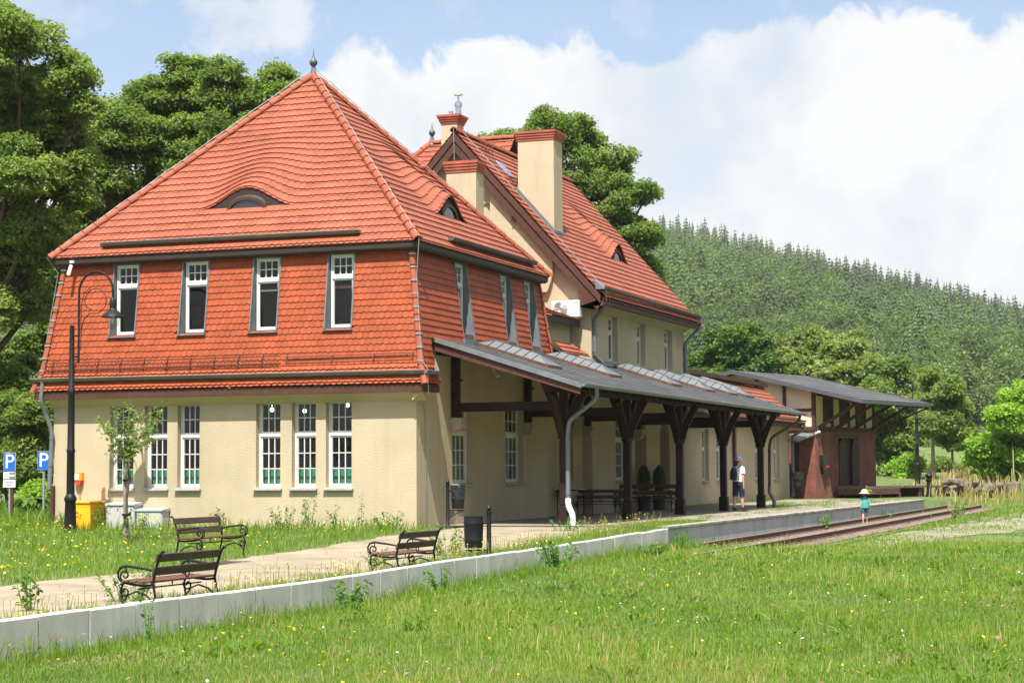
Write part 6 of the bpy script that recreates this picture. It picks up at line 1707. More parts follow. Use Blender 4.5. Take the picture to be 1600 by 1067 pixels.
# strip along the kerb and tufts on the platform
x = 5.72 - 1.25 * rng.random(20000) ** 1.7; y = rng.uniform(-30, .8, 20000); k = noise2(x, y, 1.1, 11) + .3 * rng.normal(size=20000) > -.15; x, y = x[k], y[k]; push(blades(x, y, .05 + .20 * rng.random(len(x)) ** 2, np.full(len(x), .010), np.clip(.52 + .25 * rng.normal(size=len(x)), 0, 1)))
x = 5.88 + .6 * rng.random(12000) ** 1.6; y = rng.uniform(-28, 3, 12000); push(blades(x, y, (.07 + .25 * rng.random(12000) ** 4) * (1 + .8 * np.clip(noise2(x, y, 1.4, 3), 0, 1)), np.full(12000, .009), np.clip(.30 + .2 * rng.normal(size=12000), 0, 1)))
tuft = [(1.5 + rng.random() * 4.1, 1.3 + rng.random() ** 1.5 * 38) for _ in range(70)] + [(-.4 + rng.random() * .6, 24.5 + rng.random() * 19) for _ in range(60)] + [(4.6 + .9 * rng.random(), 1.3 + 5 * rng.random()) for _ in range(60)] + [(2.0 + rng.random() * 3, 24 + rng.random() * 14) for _ in range(40)]
for cx_, cy_ in tuft:
    if .3 < cx_ < 3.6 and cy_ < 24: continue
    k = 70; push(blades(cx_ + rng.normal(0, .16, k), cy_ + rng.normal(0, .35, k), .04 + .08 * rng.random(k), np.full(k, .02), np.clip(.5 + .2 * rng.normal(size=k), 0, 1)))
# seed stalks standing in drifts, and low broad leaved rosettes between the blades
x, y, d = scatter_depth(30000, 15, 48, 6.0, 60); k = (noise2(x, y, .38, 13) + .25 * rng.normal(size=len(x)) > .30) & ~((x < 8.6) & (y > 3)); x, y, d = x[k], y[k], d[k]
push(blades(x, y, .16 + .16 * rng.random(len(x)), .005 + d * .00012, np.clip(.86 + .1 * rng.normal(size=len(x)), 0, 1), .2))
x, y, d = scatter_depth(1500, 15, 45, 6.0, 60); k = (noise2(x, y, .6, 21) > .1) & ~((x < 8.6) & (y > 3)); x, y = x[k], y[k]; n = 9
xx = np.repeat(x, n) + rng.normal(0, .05, len(x) * n); yy = np.repeat(y, n) + rng.normal(0, .05, len(x) * n); push(blades(xx, yy, .07 + .10 * rng.random(len(xx)), .035 + .02 * rng.random(len(xx)), np.clip(np.repeat(rng.random(len(x)) * .35, n), 0, 1), 1.1))
o = numpy_mesh('grass', np.concatenate(VS), np.concatenate(FS), M['grass'], np.concatenate(TS)); tag(o, 'sunlit green meadow grass in front of the kerb and beside the station', 'grass', kind='stuff')
print('grass tris', sum(len(f) for f in FS))

# broad leaf rosettes, clover and flowers
def discs(x, y, z, r, tint, k=6):
    n = len(x); a = np.arange(k) * 2 * PI / k; tilt = rng.normal(0, .35, (n, 2))
    ox = np.cos(a)[None] * r[:, None]; oy = np.sin(a)[None] * r[:, None]; oz = ox * tilt[:, :1] + oy * tilt[:, 1:]
    V = np.stack([x[:, None] + ox, y[:, None] + oy, z[:, None] + oz], 2).reshape(-1, 3); return V, np.arange(n * k).reshape(n, k), np.repeat(tint, k)
def flowers(name, label, mt, pts, hlo, hhi, r0, r1):
    x = np.array([p[0] for p in pts]); y = np.array([p[1] for p in pts]); n = len(x); z0 = grid_h(x, y); h = rng.uniform(hlo, hhi, n)
    V, F, t = discs(x, y, z0 + h, rng.uniform(r0, r1, n), rng.random(n)); o = numpy_mesh(name, V, F, M[mt], t); tag(o, label, 'flowers', kind='stuff')
    return x, y, z0, h
def spots(n, d0, d1, xlo, xhi, s=.9, ph=0., thr=.1):
    x, y, d = scatter_depth(n, d0, d1, xlo, xhi); k = (noise2(x, y, s, ph) + .25 * rng.normal(size=len(x)) > thr) & ~((x < 8.6) & (y > 3)); return list(zip(x[k], y[k]))
yl = spots(900, 15, 28, 6, 60, .9, 1, .25) + spots(1100, 28, 45, 6, 60, .8, 6, .05)
kx = 5.72 - 1.3 * rng.random(2200) ** 1.6; ky = -30 + 31 * rng.random(2200); kk = noise2(kx * 2, ky, .9, 2) + .3 * rng.normal(size=2200) > .1; kerbf = list(zip(kx[kk], ky[kk]))
st = [(a, b) for a, b in zip(rng.uniform(-12, 2, 1500), rng.uniform(-22, -1, 1500)) if not inside(a, b, PATH)]
a1 = flowers('flowers', 'small yellow wild flowers scattered in the meadow', 'petal', yl, .10, .24, .010, .017)
a2 = flowers('flowers', 'yellow flowers growing along the top of the kerb and round the benches', 'petal', kerbf, .10, .38, .010, .016)
a3 = flowers('flowers', 'yellow flowers in the grass before the sunny wall', 'petal', st, .15, .30, .014, .022)
wf = spots(420, 15, 34, 6, 60, 1.1, 9, .3); wc = [(onplane(530, 829, 2, -.1)[0] + rng.normal() * .5, onplane(530, 829, 2, -.1)[1] + rng.normal() * .8) for _ in range(150)]
flowers('flowers', 'small white clover heads in the meadow', 'petal_w', wf + wc, .08, .24, .009, .016)
flowers('flowers', 'brown and pink clover seed heads standing above the grass', 'petal_b', spots(1500, 15, 34, 6, 60, .7, 3, .1), .14, .30, .014, .024)
# stalks under the kerb flowers
x, y, z0, h = a2; n = len(x); b = np.stack([x + rng.normal(0, .04, n), y + rng.normal(0, .04, n), z0], 1); tp = np.stack([x, y, z0 + h], 1); w_ = np.array([.0026, .002, 0]); V = np.stack([b - w_, b + w_, tp + w_, tp - w_], 1).reshape(-1, 3)
o = numpy_mesh('stalks', V, np.arange(n * 4).reshape(n, 4), M['stalk'], np.repeat(rng.random(n), 4)); tag(o, 'thin dry stalks along the kerb', 'stalks', kind='stuff')

def weed(px, py, h, spread, n, leaf, lab, seed, plane=None, mt='weed'):
    """a leafy weed: several stems with paired leaves"""
    p = ground_at(px, py) if plane is None else plane; r = np.random.default_rng(seed); t = thing('weed_plant', lab, 'weed', tuple(p), 'weeds along the walls')
    m = MB(); PP = []; NN = []
    for k in range(n):
        a = r.random() * 2 * PI; q = spread * math.sqrt(r.random()); hh = h * (.55 + .45 * r.random()); b = np.array(p) + [q * .4 * math.cos(a), q * .4 * math.sin(a), -.05]; e = np.array(p) + [q * math.cos(a), q * math.sin(a), hh]
        m.tube([tuple(b), tuple((b + e) / 2 + [0, 0, .1 * hh]), tuple(e)], [.008, .006, .003], 4)
        for i in range(14):
            u = .15 + .85 * i / 13; c = b + (e - b) * u; aa = r.random() * 2 * PI; d = np.array([math.cos(aa), math.sin(aa), .25]); PP.append(c + d * leaf * .55); NN.append(np.array([d[0] * .3, d[1] * .3, 1]))
    m.build('stem', M['leaf_green'], t); PP = np.array(PP); V, F = leaves_at(PP, np.array(NN), leaf, r, .45, .5); numpy_mesh('foliage', V, F, M[mt], np.repeat(r.random(len(PP)), 4), t)
W_ = [(868, 880, .40, .42, 22, .07, 'dark leafy weed clump at the foot of the kerb below the canopy'), (1060, 858, .38, .25, 14, .06, 'leafy weed where the pale kerb meets the platform edge'), (1108, 853, .22, .2, 8, .055, 'small weed in front of the platform edge near the rails'),
      (1015, 868, .25, .35, 16, .075, 'bright broad leaved weed against the pale kerb'), (232, 992, .45, .10, 3, .06, 'single upright nettle in front of the left kerb slabs'), (690, 915, .30, .25, 9, .06, 'nettle clump against the middle of the kerb'), (545, 945, .32, .3, 8, .08, 'bushy weed at the kerb joint below the far bench'),
      (565, 970, .22, .2, 6, .05, 'weedy clump with yellow heads in front of the kerb'), (700, 868, .5, .4, 18, .07, 'green weed bush beside the round litter bin'), (640, 985, .18, .25, 12, .045, 'brown flowered clover clump in the open meadow'), (1310, 798, .0, 0, 0, 0, '')]
W_ += [(205, 940, .55, .5, 16, .07, 'weedy clump with yellow flowers in front of the left end bench'), (600, 886, .35, .4, 12, .06, 'low weeds in front of the far bench beside the kerb'), (45, 955, .5, .3, 8, .08, 'broad weed standing on the path at the left edge'), (880, 832, .35, .5, 14, .06, 'low flowering weeds below the white pipe foot')]
for i, w in enumerate(W_):
    if w[2] > 0: weed(*w, 100 + i)
for i, (X, h, sp, n, lab) in enumerate(((-1.9, .62, .2, 5, 'tall pale weed against the wall right of the last window'), (-2.6, .95, .25, 6, 'tallest spiky weed below the rightmost window'), (-3.2, .55, .4, 9, 'bushy weed at the wall below the fifth window'), (-1.2, .9, .10, 2, 'thin dry stalk near the wall corner'), (-4.9, .5, .25, 5, 'weed at the wall behind the red-brown seat bench'),
        (-8.05, .62, .22, 6, 'weed in front of the taller grey cabinet'), (-6.95, .45, .2, 5, 'weed in front of the lower grey cabinet'), (-.5, .42, .45, 10, 'broad leaved weed at the wall corner'), (-9.0, .4, .3, 7, 'weed growing in front of the yellow gas cabinet'))):
    weed(0, 0, h, sp, n, .09, lab, 300 + i, plane=(X, -.55 if X > -6 else -.85, hgt(X, -.6)))
for i, (x, y, h, lab) in enumerate(((6.0, 18.5, .45, 'weed standing against the platform edge behind the child'), (5.98, 30.5, .35, 'small weed halfway along the far platform edge'), (7.9, 37, .5, 'green weed overgrowing the far rails'), (8.4, 32, .4, 'leafy weed beside the near rail end'))):
    weed(0, 0, h, .3, 8, .10, lab, 400 + i, plane=(x, y, hgt(x, y)))

# dry grass and rubble bank beyond the platform end
V_, F_, T_ = [], [], []; off = 0; VS, FS, TS = [], [], []
x, y, d = scatter_depth(26000, 92, 135, 2, 60); ok = (noise2(x, y, .25, 2) > -.5); x, y = x[ok], y[ok]
ok2 = np.array([not (-9 < (a - W0[0]) * VV[0] + (b - W0[1]) * VV[1] < 2.6 and -1 < (a - W0[0]) * UV[0] + (b - W0[1]) * UV[1] < 11) for a, b in zip(x, y)]); x, y = x[ok2], y[ok2]
push(blades(x, y, .35 + .6 * rng.random(len(x)), np.full(len(x), .05), rng.random(len(x)))); o = numpy_mesh('dry_grass', np.concatenate(VS), np.concatenate(FS), M['dry'], np.concatenate(TS)); tag(o, 'tall straw coloured grass on the bank beyond the loading dock', 'dry grass', kind='stuff')
rw = thing('rubble_wall', 'crumbling low stone wall continuing from the end of the loading dock', 'stone wall', tuple(ground_at(1470, 778)))
m = MB(); r = random.Random(4)
q0 = SH(1.6, 10.7, 0); 
for k in range(90):
    t_ = r.random(); p = np.array(q0[:2]) + np.array([t_ * 5.5, t_ * 4.5]) + np.array([r.uniform(-.4, .4), r.uniform(-.4, .4)]); z = hgt(p[0], p[1]); hh = (.75 - .45 * t_) * r.random(); s = .14 + .16 * r.random()
    m.T = Matrix.Translation((p[0], p[1], z + hh)) @ Euler((r.random() * 3, r.random() * 3, r.random() * 3)).to_matrix().to_4x4(); m.bbox(-s, s, -s * .7, s * .7, -s * .5, s * .5, s * .22)
m.build('stones', M['rubble'], rw)
# pale concrete ramp and thin pole at the right edge
p = ground_at(1585, 772); rp = thing('concrete_ramp', 'pale sloping concrete slab at the right edge below the ash tree', 'concrete slab', tuple(p))
m = MB(); m.prism([(p[0] - 1.3, p[1], p[2] - .2), (p[0] - .4, p[1], p[2] + .55), (p[0] + 4, p[1] - .2, p[2] + .75), (p[0] + 4, p[1] - .2, p[2] - .2)], (.8, 2.4, .1)); m.build('slab', M['concrete'], rp)
p = ground_at(1579, 776); po = thing('iron_pole', 'thin dark pole in front of the pale concrete slab', 'pole', tuple(p)); m = MB(); m.tube([tuple(p - [0, 0, .2]), tuple(p + [0, 0, 1.35])], .03, 6); m.build('shaft', M['black_iron'], po); m = MB(); m.lathe([(.05, 1.33), (.05, 1.38), (.01, 1.42)], tuple(p), 8); m.build('cap', M['black_iron'], po)
# ================================================================== PEOPLE
def loft(m, secs, n=14, cap=(True, True)):
    """rings of ellipses: (x, y, z, rx, ry)"""
    v = []
    for x, y, z, rx, ry in secs:
        for k in range(n): a = 2 * PI * k / n; v.append((x + rx * math.cos(a), y + ry * math.sin(a), z))
    f = []
    for i in range(len(secs) - 1):
        for k in range(n): j = (k + 1) % n; f.append((i * n + k, i * n + j, (i + 1) * n + j, (i + 1) * n + k))
    if cap[0]: f.append(tuple(range(n - 1, -1, -1)))
    if cap[1]: f.append(tuple(range((len(secs) - 1) * n, len(secs) * n)))
    m.add(v, f)


def body_mesh(parent, J, E):
    """one continuous skinned surface from joints J {name: (xyz, r)} and edges E; root = pelvis"""
    names = list(J); me = bpy.data.meshes.new('body'); me.from_pydata([J[k][0] for k in names], [(names.index(a), names.index(b)) for a, b in E], [])
    o = bpy.data.objects.new('body', me); COL.objects.link(o); o.parent = parent
    sk = o.modifiers.new('skin', 'SKIN'); ss = o.modifiers.new('smooth', 'SUBSURF'); ss.levels = 2; ss.render_levels = 2
    for i, k in enumerate(names):
        sv = me.skin_vertices[0].data[i]; r = J[k][1]; sv.radius = (r, r) if not isinstance(r, tuple) else r; sv.use_root = (k == 'pelvis'); sv.use_loose = False
    me.materials.append(M['skin']); sk.use_smooth_shade = True
    return o


def figure(root, S, hs, stride, armswing, head_turn=0.0):
    """standing or walking figure, forward = +y, heights scaled by S, head scaled by hs"""
    J = {}; E = []
    def j(n, x, y, z, r, p=None):
        J[n] = ((x * S, y * S, z * S), r * S if not isinstance(r, tuple) else (r[0] * S, r[1] * S))
        if p: E.append((p, n))
    j('pelvis', 0, 0, .93, (.135, .10)); j('waist', 0, 0, 1.06, (.12, .09), 'pelvis'); j('chest', 0, .01, 1.24, (.14, .10), 'waist'); j('collar', 0, 0, 1.37, (.11, .075), 'chest'); j('neck', 0, .005, 1.45, .05, 'collar')
    hz = 1.45
    hd = lambda x, y, z: (x * math.cos(head_turn) + y * math.sin(head_turn), -x * math.sin(head_turn) + y * math.cos(head_turn), z)
    def jh(n, x, y, z, r, p):
        q = hd(x * hs, y * hs, 0); j(n, q[0], q[1], hz + z * hs, r * hs if not isinstance(r, tuple) else (r[0] * hs, r[1] * hs), p)
    jh('jaw', 0, .03, .08, .07, 'neck'); jh('face', 0, .02, .15, (.078, .09), 'jaw'); jh('skull', 0, .0, .21, (.075, .088), 'face'); jh('crown', 0, .0, .245, .045, 'skull')
    jh('nose', 0, .125, .135, .012, 'face'); jh('chin', 0, .095, .065, .022, 'jaw'); jh('ear_l', -.088, .0, .14, .013, 'face'); jh('ear_r', .088, .0, .14, .013, 'face')
    for s, t in ((-1, 'l'), (1, 'r')):
        sw = armswing * s; st = stride * s
        j('sh' + t, s * .155, 0, 1.355, .05, 'collar'); j('el' + t, s * .205, sw * .5 - .02, 1.09, .037, 'sh' + t); j('wr' + t, s * .215, sw + .03, .855, .024, 'el' + t); j('pa' + t, s * .215, sw + .045, .79, (.018, .034), 'wr' + t)
        for q, (dy, L) in enumerate(((-.028, .075), (-.010, .088), (.010, .084), (.028, .066))):
            j('k%d%s' % (q, t), s * .214, sw + .05 + dy, .745, .009, 'pa' + t); j('f%d%s' % (q, t), s * .203, sw + .058 + dy, .745 - L * .55, .007, 'k%d%s' % (q, t))
        j('t0' + t, s * .200, sw + .085, .80, .010, 'wr' + t); j('t1' + t, s * .190, sw + .10, .755, .008, 't0' + t)
        j('hip' + t, s * .085, st * .05, .87, (.09, .095), 'pelvis'); j('kn' + t, s * .092, st * .55 + .02, .49, .055, 'hip' + t); j('calf' + t, s * .094, st * .75 - .02, .34, .052, 'kn' + t); j('an' + t, s * .095, st - .01, .085, .034, 'calf' + t); j('toe' + t, s * .105, st + .12, .03, (.036, .024), 'an' + t)
    body_mesh(root, J, E); return hd


def sc(secs, S): return [tuple(q * S for q in s) for s in secs]
wm = thing('person', 'woman with a backpack, pale shirt, navy shorts and patterned cap walking under the canopy edge', 'person', (0, 0, 0))
st_ = .10; HT = .75; hd = figure(wm, .985, 1.0, st_, -.06, HT)
m = MB(); loft(m, [(0, 0, .93, .178, .135), (0, 0, .98, .178, .132), (0, 0, 1.08, .160, .118), (0, .005, 1.22, .178, .132), (0, .005, 1.32, .172, .122), (0, 0, 1.385, .13, .095), (0, 0, 1.425, .07, .065)], 18)
for s in (-1, 1): m.tube([(s * .12, 0, 1.36), (s * .165, 0, 1.345), (s * .19, -.01, 1.25), (s * .20, -.02 - s * .01, 1.17)], [.055, .064, .062, .066], 12)
m.build('shirt', M['shirt'], wm, smooth=True)
m = MB(); loft(m, [(0, 0, .99, .163, .122), (0, 0, .93, .176, .136), (0, 0, .86, .182, .140), (0, 0, .80, .178, .130)], 18)
for s in (-1, 1): m.tube([(s * .085, s * st_ * .05, .90), (s * .088, s * st_ * .2, .76), (s * .09, s * st_ * .4 + .01, .60), (s * .092, s * st_ * .52 + .01, .47)], [.10, .10, .088, .080], 12)
m.build('shorts', M['navy'], wm, smooth=True)
for s in (-1, 1):
    m = MB(); y = s * st_; loft(m, [(s * .10, y + .05, .0, .048, .135), (s * .10, y + .05, .025, .05, .14), (s * .10, y + .03, .06, .046, .105), (s * .097, y - .01, .10, .046, .055), (s * .096, y - .015, .14, .044, .046)], 12); m.build('shoe', M['shoe'], wm, smooth=True)
rot = Matrix.Rotation(-HT, 4, 'Z')
m = MB(); m.T = rot; loft(m, [(0, .005, 1.585, .103, .115), (0, .005, 1.62, .107, .118), (0, 0, 1.67, .098, .108), (0, -.005, 1.71, .066, .075), (0, -.005, 1.728, .02, .02)], 18)
pts = [(.11 * math.cos(a), .10 + .10 * math.sin(a), 1.60 - .01 * math.sin(a)) for a in np.linspace(PI, 0, 10)]; m.prism([(p[0] * .9, p[1], p[2]) for p in pts] + [(.09, .06, 1.605), (-.09, .06, 1.605)], (0, 0, -.012)); m.build('cap', M['hat_blue'], wm, smooth=True)
m = MB(); m.T = rot; loft(m, [(0, -.03, 1.60, .094, .09), (0, -.035, 1.55, .092, .085), (0, -.045, 1.50, .07, .06), (0, -.06, 1.44, .045, .035), (0, -.07, 1.37, .02, .018)], 12); m.build('hair', M['hair'], wm, smooth=True)
m = MB(); loft(m, [(-.05, -.185, .98, .10, .06), (-.05, -.195, 1.05, .13, .082), (-.05, -.195, 1.18, .128, .085), (-.05, -.18, 1.28, .11, .07), (-.05, -.165, 1.36, .07, .04)], 14)
for s in (-1, 1): m.tube([(s * .09 - .03, -.13, 1.36), (s * .105, -.04, 1.425), (s * .10, .09, 1.37), (s * .115, .13, 1.2), (s * .13, .05, 1.05), (s * .12 - .03, -.14, 1.02)], .017, 6)
bp_ = m.build('backpack', M['navy'], wm, smooth=True)
m = MB(); m.tube([(-.13, -.255, 1.02), (-.13, -.27, 1.10), (-.12, -.275, 1.2)], .012, 6); m.lathe([(.025, -.02), (.03, .02)], (-.16, -.22, 1.02), 8); m.build('trim', M['leaf_green'], bp_)
wm.location = (3.62, 17.1, .0); wm.rotation_euler = (0, 0, R_(-22))

ch = thing('person', 'small child walking on the rails in a teal shirt, dark shorts and straw hat', 'person', (0, 0, 0))
S = .575; figure(ch, S, 1.5, .17, .10, 0.25)
m = MB(); loft(m, sc([(0, 0, .84, .225, .17), (0, 0, .92, .222, .168), (0, 0, 1.10, .205, .155), (0, 0, 1.28, .195, .14), (0, 0, 1.38, .14, .105), (0, 0, 1.43, .08, .075)], S), 16)
for s in (-1, 1): m.tube([(s * .12 * S, 0, 1.36 * S), (s * .18 * S, 0, 1.34 * S), (s * .22 * S, 0, 1.20 * S), (s * .235 * S, .0, 1.12 * S)], [.06 * S, .075 * S, .075 * S, .08 * S], 10)
m.build('shirt', M['teal'], ch, smooth=True)
m = MB(); loft(m, sc([(0, 0, .95, .19, .15), (0, 0, .85, .20, .155), (0, 0, .78, .19, .15)], S), 16)
for s in (-1, 1): m.tube([(s * .09 * S, 0, .86 * S), (s * .10 * S, s * .03 * S, .70 * S), (s * .10 * S, s * .05 * S, .56 * S)], [.11 * S, .115 * S, .11 * S], 10)
m.build('shorts', M['teal_dark'], ch, smooth=True)
z0 = 1.45 * S
m = MB(); loft(m, [(0, -.0, z0 + .105, .185, .19), (0, 0, z0 + .115, .185, .19), (0, 0, z0 + .135, .115, .122), (0, 0, z0 + .19, .108, .115), (0, 0, z0 + .232, .08, .085), (0, 0, z0 + .245, .03, .03)], 20); m.build('straw_hat', M['straw'], ch, smooth=True)
m = MB(); loft(m, [(0, -.01, z0 + .13, .105, .11), (0, -.02, z0 + .06, .10, .095), (0, -.02, z0 + .02, .06, .055)], 12); m.build('hair', M['hair'], ch, smooth=True)
for s in (-1, 1):
    m = MB(); y = s * .17 * S; loft(m, sc([(s * .10, y / S + .05, .0, .05, .13), (s * .10, y / S + .05, .03, .05, .13), (s * .10, y / S + .0, .08, .046, .06)], S), 10); m.build('sandal', M['skin'], ch, smooth=True)
cp = np.array([7.02, 20.1, track_z(20) + .15])
ch.location = cp; ch.rotation_euler = (0, 0, R_(6))
tw = thing('leafy_twig', 'green leafy twig tucked behind the child straw hat', 'twig', tuple(cp + [.13, -.02, 1.02]))
p0 = np.array(tw.location); m = MB(); m.tube([tuple(p0 + [-.10, 0, .06]), tuple(p0 + [.05, 0, -.01]), tuple(p0 + [.17, 0, -.07])], .006, 5); m.build('stem', M['leaf_green'], tw)
r = np.random.default_rng(3); PP = np.array([p0 + [-.10 + .2 * t, r.normal() * .02, .07 - .1 * t + r.normal() * .03] for t in np.linspace(0, 1, 16)]); V, F = leaves_at(PP, np.tile([0, -.6, .6], (16, 1)), .09, r, .5); numpy_mesh('leaf', V, F, M['leaf_bright'], np.repeat(r.random(16), 4), tw)
# ================================================================== LIGHT, SKY, CAMERA
SUN = Vector((.105, -.482, .875)).normalized()
EL = math.asin(SUN.z); AZ = math.atan2(SUN.x, SUN.y)
sl = bpy.data.lights.new('sun', 'SUN'); sl.energy = 5.0; sl.angle = R_(.5); sl.color = (1, .955, .88)
so = bpy.data.objects.new('sun', sl); COL.objects.link(so); so.rotation_euler = (-SUN).to_track_quat('-Z', 'Y').to_euler()
w = bpy.data.worlds.new('World'); SC.world = w; w.use_nodes = True
nt = w.node_tree; N = nt.nodes; L = nt.links; N.clear()
out = N.new('ShaderNodeOutputWorld')
sky = N.new('ShaderNodeTexSky'); sky.sky_type = 'NISHITA'; sky.sun_disc = False; sky.sun_elevation = EL; sky.sun_rotation = AZ; sky.altitude = 500; sky.air_density = 1.0; sky.dust_density = 1.6; sky.ozone_density = 1.0
b1_ = N.new('ShaderNodeBackground'); b1_.inputs[1].default_value = SKY_STRENGTH if 'SKY_STRENGTH' in globals() else .085; L.new(sky.outputs[0], b1_.inputs[0])
tc = N.new('ShaderNodeTexCoord'); V_ = tc.outputs['Generated']
sx = N.new('ShaderNodeSeparateXYZ'); L.new(V_, sx.inputs[0])
def mth(op, a, b=None, c=None, clamp=False):
    n = N.new('ShaderNodeMath'); n.operation = op; n.use_clamp = clamp
    for i, q in enumerate((a, b, c)):
        if q is None: continue
        if hasattr(q, 'links'): L.new(q, n.inputs[i])
        else: n.inputs[i].default_value = q
    return n.outputs[0]
az = mth('ARCTAN2', sx.outputs[0], sx.outputs[1]); el = mth('ARCSINE', sx.outputs[2])
def azel(px, py):
    r = ray(px, py); r = r / np.linalg.norm(r); return math.atan2(r[0], r[1]), math.asin(r[2])
# upper edge of the cumulus bank as an elevation over azimuth
edge = [(-500, 60), (-200, 130), (60, 190), (300, 165), (440, 140), (480, 112), (520, 70), (560, 52), (605, 62), (640, 98), (680, 70), (760, 42), (850, 66), (905, 50), (955, 84), (1050, 80), (1120, 48), (1190, 24), (1240, 6), (1330, 6), (1400, -6), (1450, 0), (1500, 16), (1550, 26), (1600, 8), (1750, -30), (2200, 40)]
A0, A1, EM = -.9, .55, .6
fc = N.new('ShaderNodeFloatCurve'); cv = fc.mapping.curves[0]
pts = sorted([((azel(*p)[0] - A0) / (A1 - A0), azel(*p)[1] / EM) for p in edge])
pts = [(0.0, .42)] + [p for p in pts if 0.01 < p[0] < .99] + [(1.0, .40)]
cv.points[0].location = pts[0]; cv.points[1].location = pts[-1]
for p in pts[1:-1]: cv.points.new(*p)
fc.mapping.update()
L.new(mth('DIVIDE', mth('SUBTRACT', az, A0), A1 - A0, clamp=True), fc.inputs['Value'])
elB = mth('MULTIPLY', fc.outputs[0], EM)
def noise(scale, detail, rough=.55, dist=0.0):
    n = N.new('ShaderNodeTexNoise'); n.inputs['Scale'].default_value = scale; n.inputs['Detail'].default_value = detail; n.inputs['Roughness'].default_value = rough; n.inputs['Distortion'].default_value = dist; L.new(V_, n.inputs['Vector']); return n.outputs['Fac']
n1 = noise(34, 12, .64, .5); n2 = noise(9, 6, .55, .3); n3 = noise(16, 8, .58)
puff = mth('MULTIPLY', mth('SUBTRACT', n1, .5), .050)
ed = mth('ADD', mth('SUBTRACT', elB, el), puff)
mr = N.new('ShaderNodeMapRange'); mr.interpolation_type = 'SMOOTHSTEP'; mr.inputs['From Min'].default_value = -.001; mr.inputs['From Max'].default_value = .0105; L.new(ed, mr.inputs['Value']); bank = mr.outputs[0]
# a looser cloud above the left tree and small open cumulus elsewhere
ca, ce = azel(395, 30); da = mth('DIVIDE', mth('SUBTRACT', az, ca), .046); de = mth('DIVIDE', mth('SUBTRACT', el, ce), .024)
rr = mth('ADD', mth('MULTIPLY', da, da), mth('MULTIPLY', de, de)); bl = mth('ADD', mth('SUBTRACT', 1.0, rr), mth('MULTIPLY', mth('SUBTRACT', n1, .5), 3.2))
mr = N.new('ShaderNodeMapRange'); mr.interpolation_type = 'SMOOTHSTEP'; mr.inputs['From Min'].default_value = -.1; mr.inputs['From Max'].default_value = .9; mr.inputs['To Max'].default_value = .85; L.new(bl, mr.inputs['Value']); patch = mr.outputs[0]
mr = N.new('ShaderNodeMapRange'); mr.interpolation_type = 'SMOOTHSTEP'; mr.inputs['From Min'].default_value = .50; mr.inputs['From Max'].default_value = .68; mr.inputs['To Max'].default_value = .35; L.new(n3, mr.inputs['Value']); wisp = mr.outputs[0]
fac = mth('MAXIMUM', bank, mth('MAXIMUM', patch, wisp))
# thin places low in the bank let a little blue through
mr = N.new('ShaderNodeMapRange'); mr.interpolation_type = 'SMOOTHSTEP'; mr.inputs['From Min'].default_value = .30; mr.inputs['From Max'].default_value = .46; mr.inputs['To Min'].default_value = .72; mr.inputs['To Max'].default_value = 1.0; L.new(n2, mr.inputs['Value'])
fac = mth('MULTIPLY', fac, mr.outputs[0])
fac = mth('MAXIMUM', fac, .12)          # thin summer veil whitens the blue
cr = N.new('ShaderNodeValToRGB'); e = cr.color_ramp.elements; e[0].position = .43; e[0].color = (.79, .83, .89, 1); e[1].position = .56; e[1].color = (1, 1, 1, 1)
L.new(mth('ADD', mth('MULTIPLY', n2, .55), mth('MULTIPLY', n3, .45)), cr.inputs[0])
b2_ = N.new('ShaderNodeBackground'); # added out-of-view cloud overhead, made brightest to raise fill light from above
mr = N.new('ShaderNodeMapRange'); mr.interpolation_type = 'SMOOTHSTEP'; mr.inputs['From Min'].default_value = .30; mr.inputs['From Max'].default_value = .60; L.new(el, mr.inputs['Value']); over = mr.outputs[0]
mr = N.new('ShaderNodeMapRange'); mr.interpolation_type = 'SMOOTHSTEP'; mr.inputs['From Min'].default_value = .40; mr.inputs['From Max'].default_value = .52; mr.inputs['To Max'].default_value = .9; L.new(noise(3.2, 6, .55), mr.inputs['Value'])
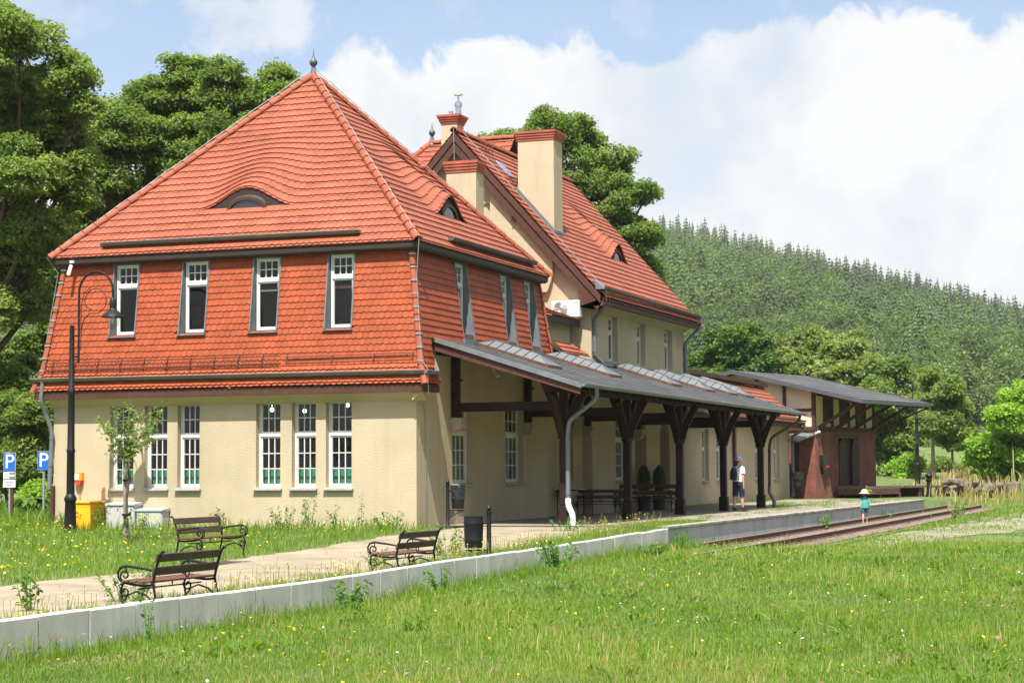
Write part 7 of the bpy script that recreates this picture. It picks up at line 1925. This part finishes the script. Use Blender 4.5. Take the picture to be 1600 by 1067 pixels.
fac = mth('MAXIMUM', fac, mth('MULTIPLY', over, mr.outputs[0]))
L.new(mth('MULTIPLY_ADD', over, .45, .47), b2_.inputs[1]); L.new(cr.outputs[0], b2_.inputs[0])
mx = N.new('ShaderNodeMixShader'); L.new(fac, mx.inputs[0]); L.new(b1_.outputs[0], mx.inputs[1]); L.new(b2_.outputs[0], mx.inputs[2]); L.new(mx.outputs[0], out.inputs[0])

cam = bpy.data.cameras.new('camera'); cam.sensor_width = 36; cam.lens = FPX / 1600 * 36; cam.clip_start = .5; cam.clip_end = 6000
co = bpy.data.objects.new('camera', cam); COL.objects.link(co); SC.camera = co
r_, u_, b_ = RM.T @ [1, 0, 0], RM.T @ [0, -1, 0], RM.T @ [0, 0, -1]
co.matrix_world = Matrix(((r_[0], u_[0], b_[0], CAM[0]), (r_[1], u_[1], b_[1], CAM[1]), (r_[2], u_[2], b_[2], CAM[2]), (0, 0, 0, 1)))
SC.view_settings.view_transform = 'Standard'; SC.view_settings.look = 'None'; SC.view_settings.gamma = 1; SC.view_settings.exposure = 1.05
SC.view_settings.use_curve_mapping = False
SC.render.resolution_x = 1024; SC.render.resolution_y = 682
SC.cycles.max_bounces = 8; SC.cycles.transparent_max_bounces = 12; SC.cycles.diffuse_bounces = 4; SC.cycles.use_denoising = True
SC.cycles.caustics_reflective = False; SC.cycles.caustics_refractive = False; SC.cycles.sample_clamp_indirect = 6

# the air of the valley
m = MB(); m.box(-1700, 1800, -300, 1900, -4, 260)
hz = bpy.data.materials.new('valley_air'); hz.use_nodes = True; nt = hz.node_tree; nt.nodes.clear(); o_ = nt.nodes.new('ShaderNodeOutputMaterial'); pv = nt.nodes.new('ShaderNodeVolumePrincipled')
pv.inputs['Color'].default_value = (.93, .96, 1, 1); pv.inputs['Density'].default_value = .00011; pv.inputs['Anisotropy'].default_value = .2; nt.links.new(pv.outputs[0], o_.inputs['Volume'])
o = m.build('haze', hz); tag(o, 'thin summer haze filling the valley', 'haze', kind='stuff')
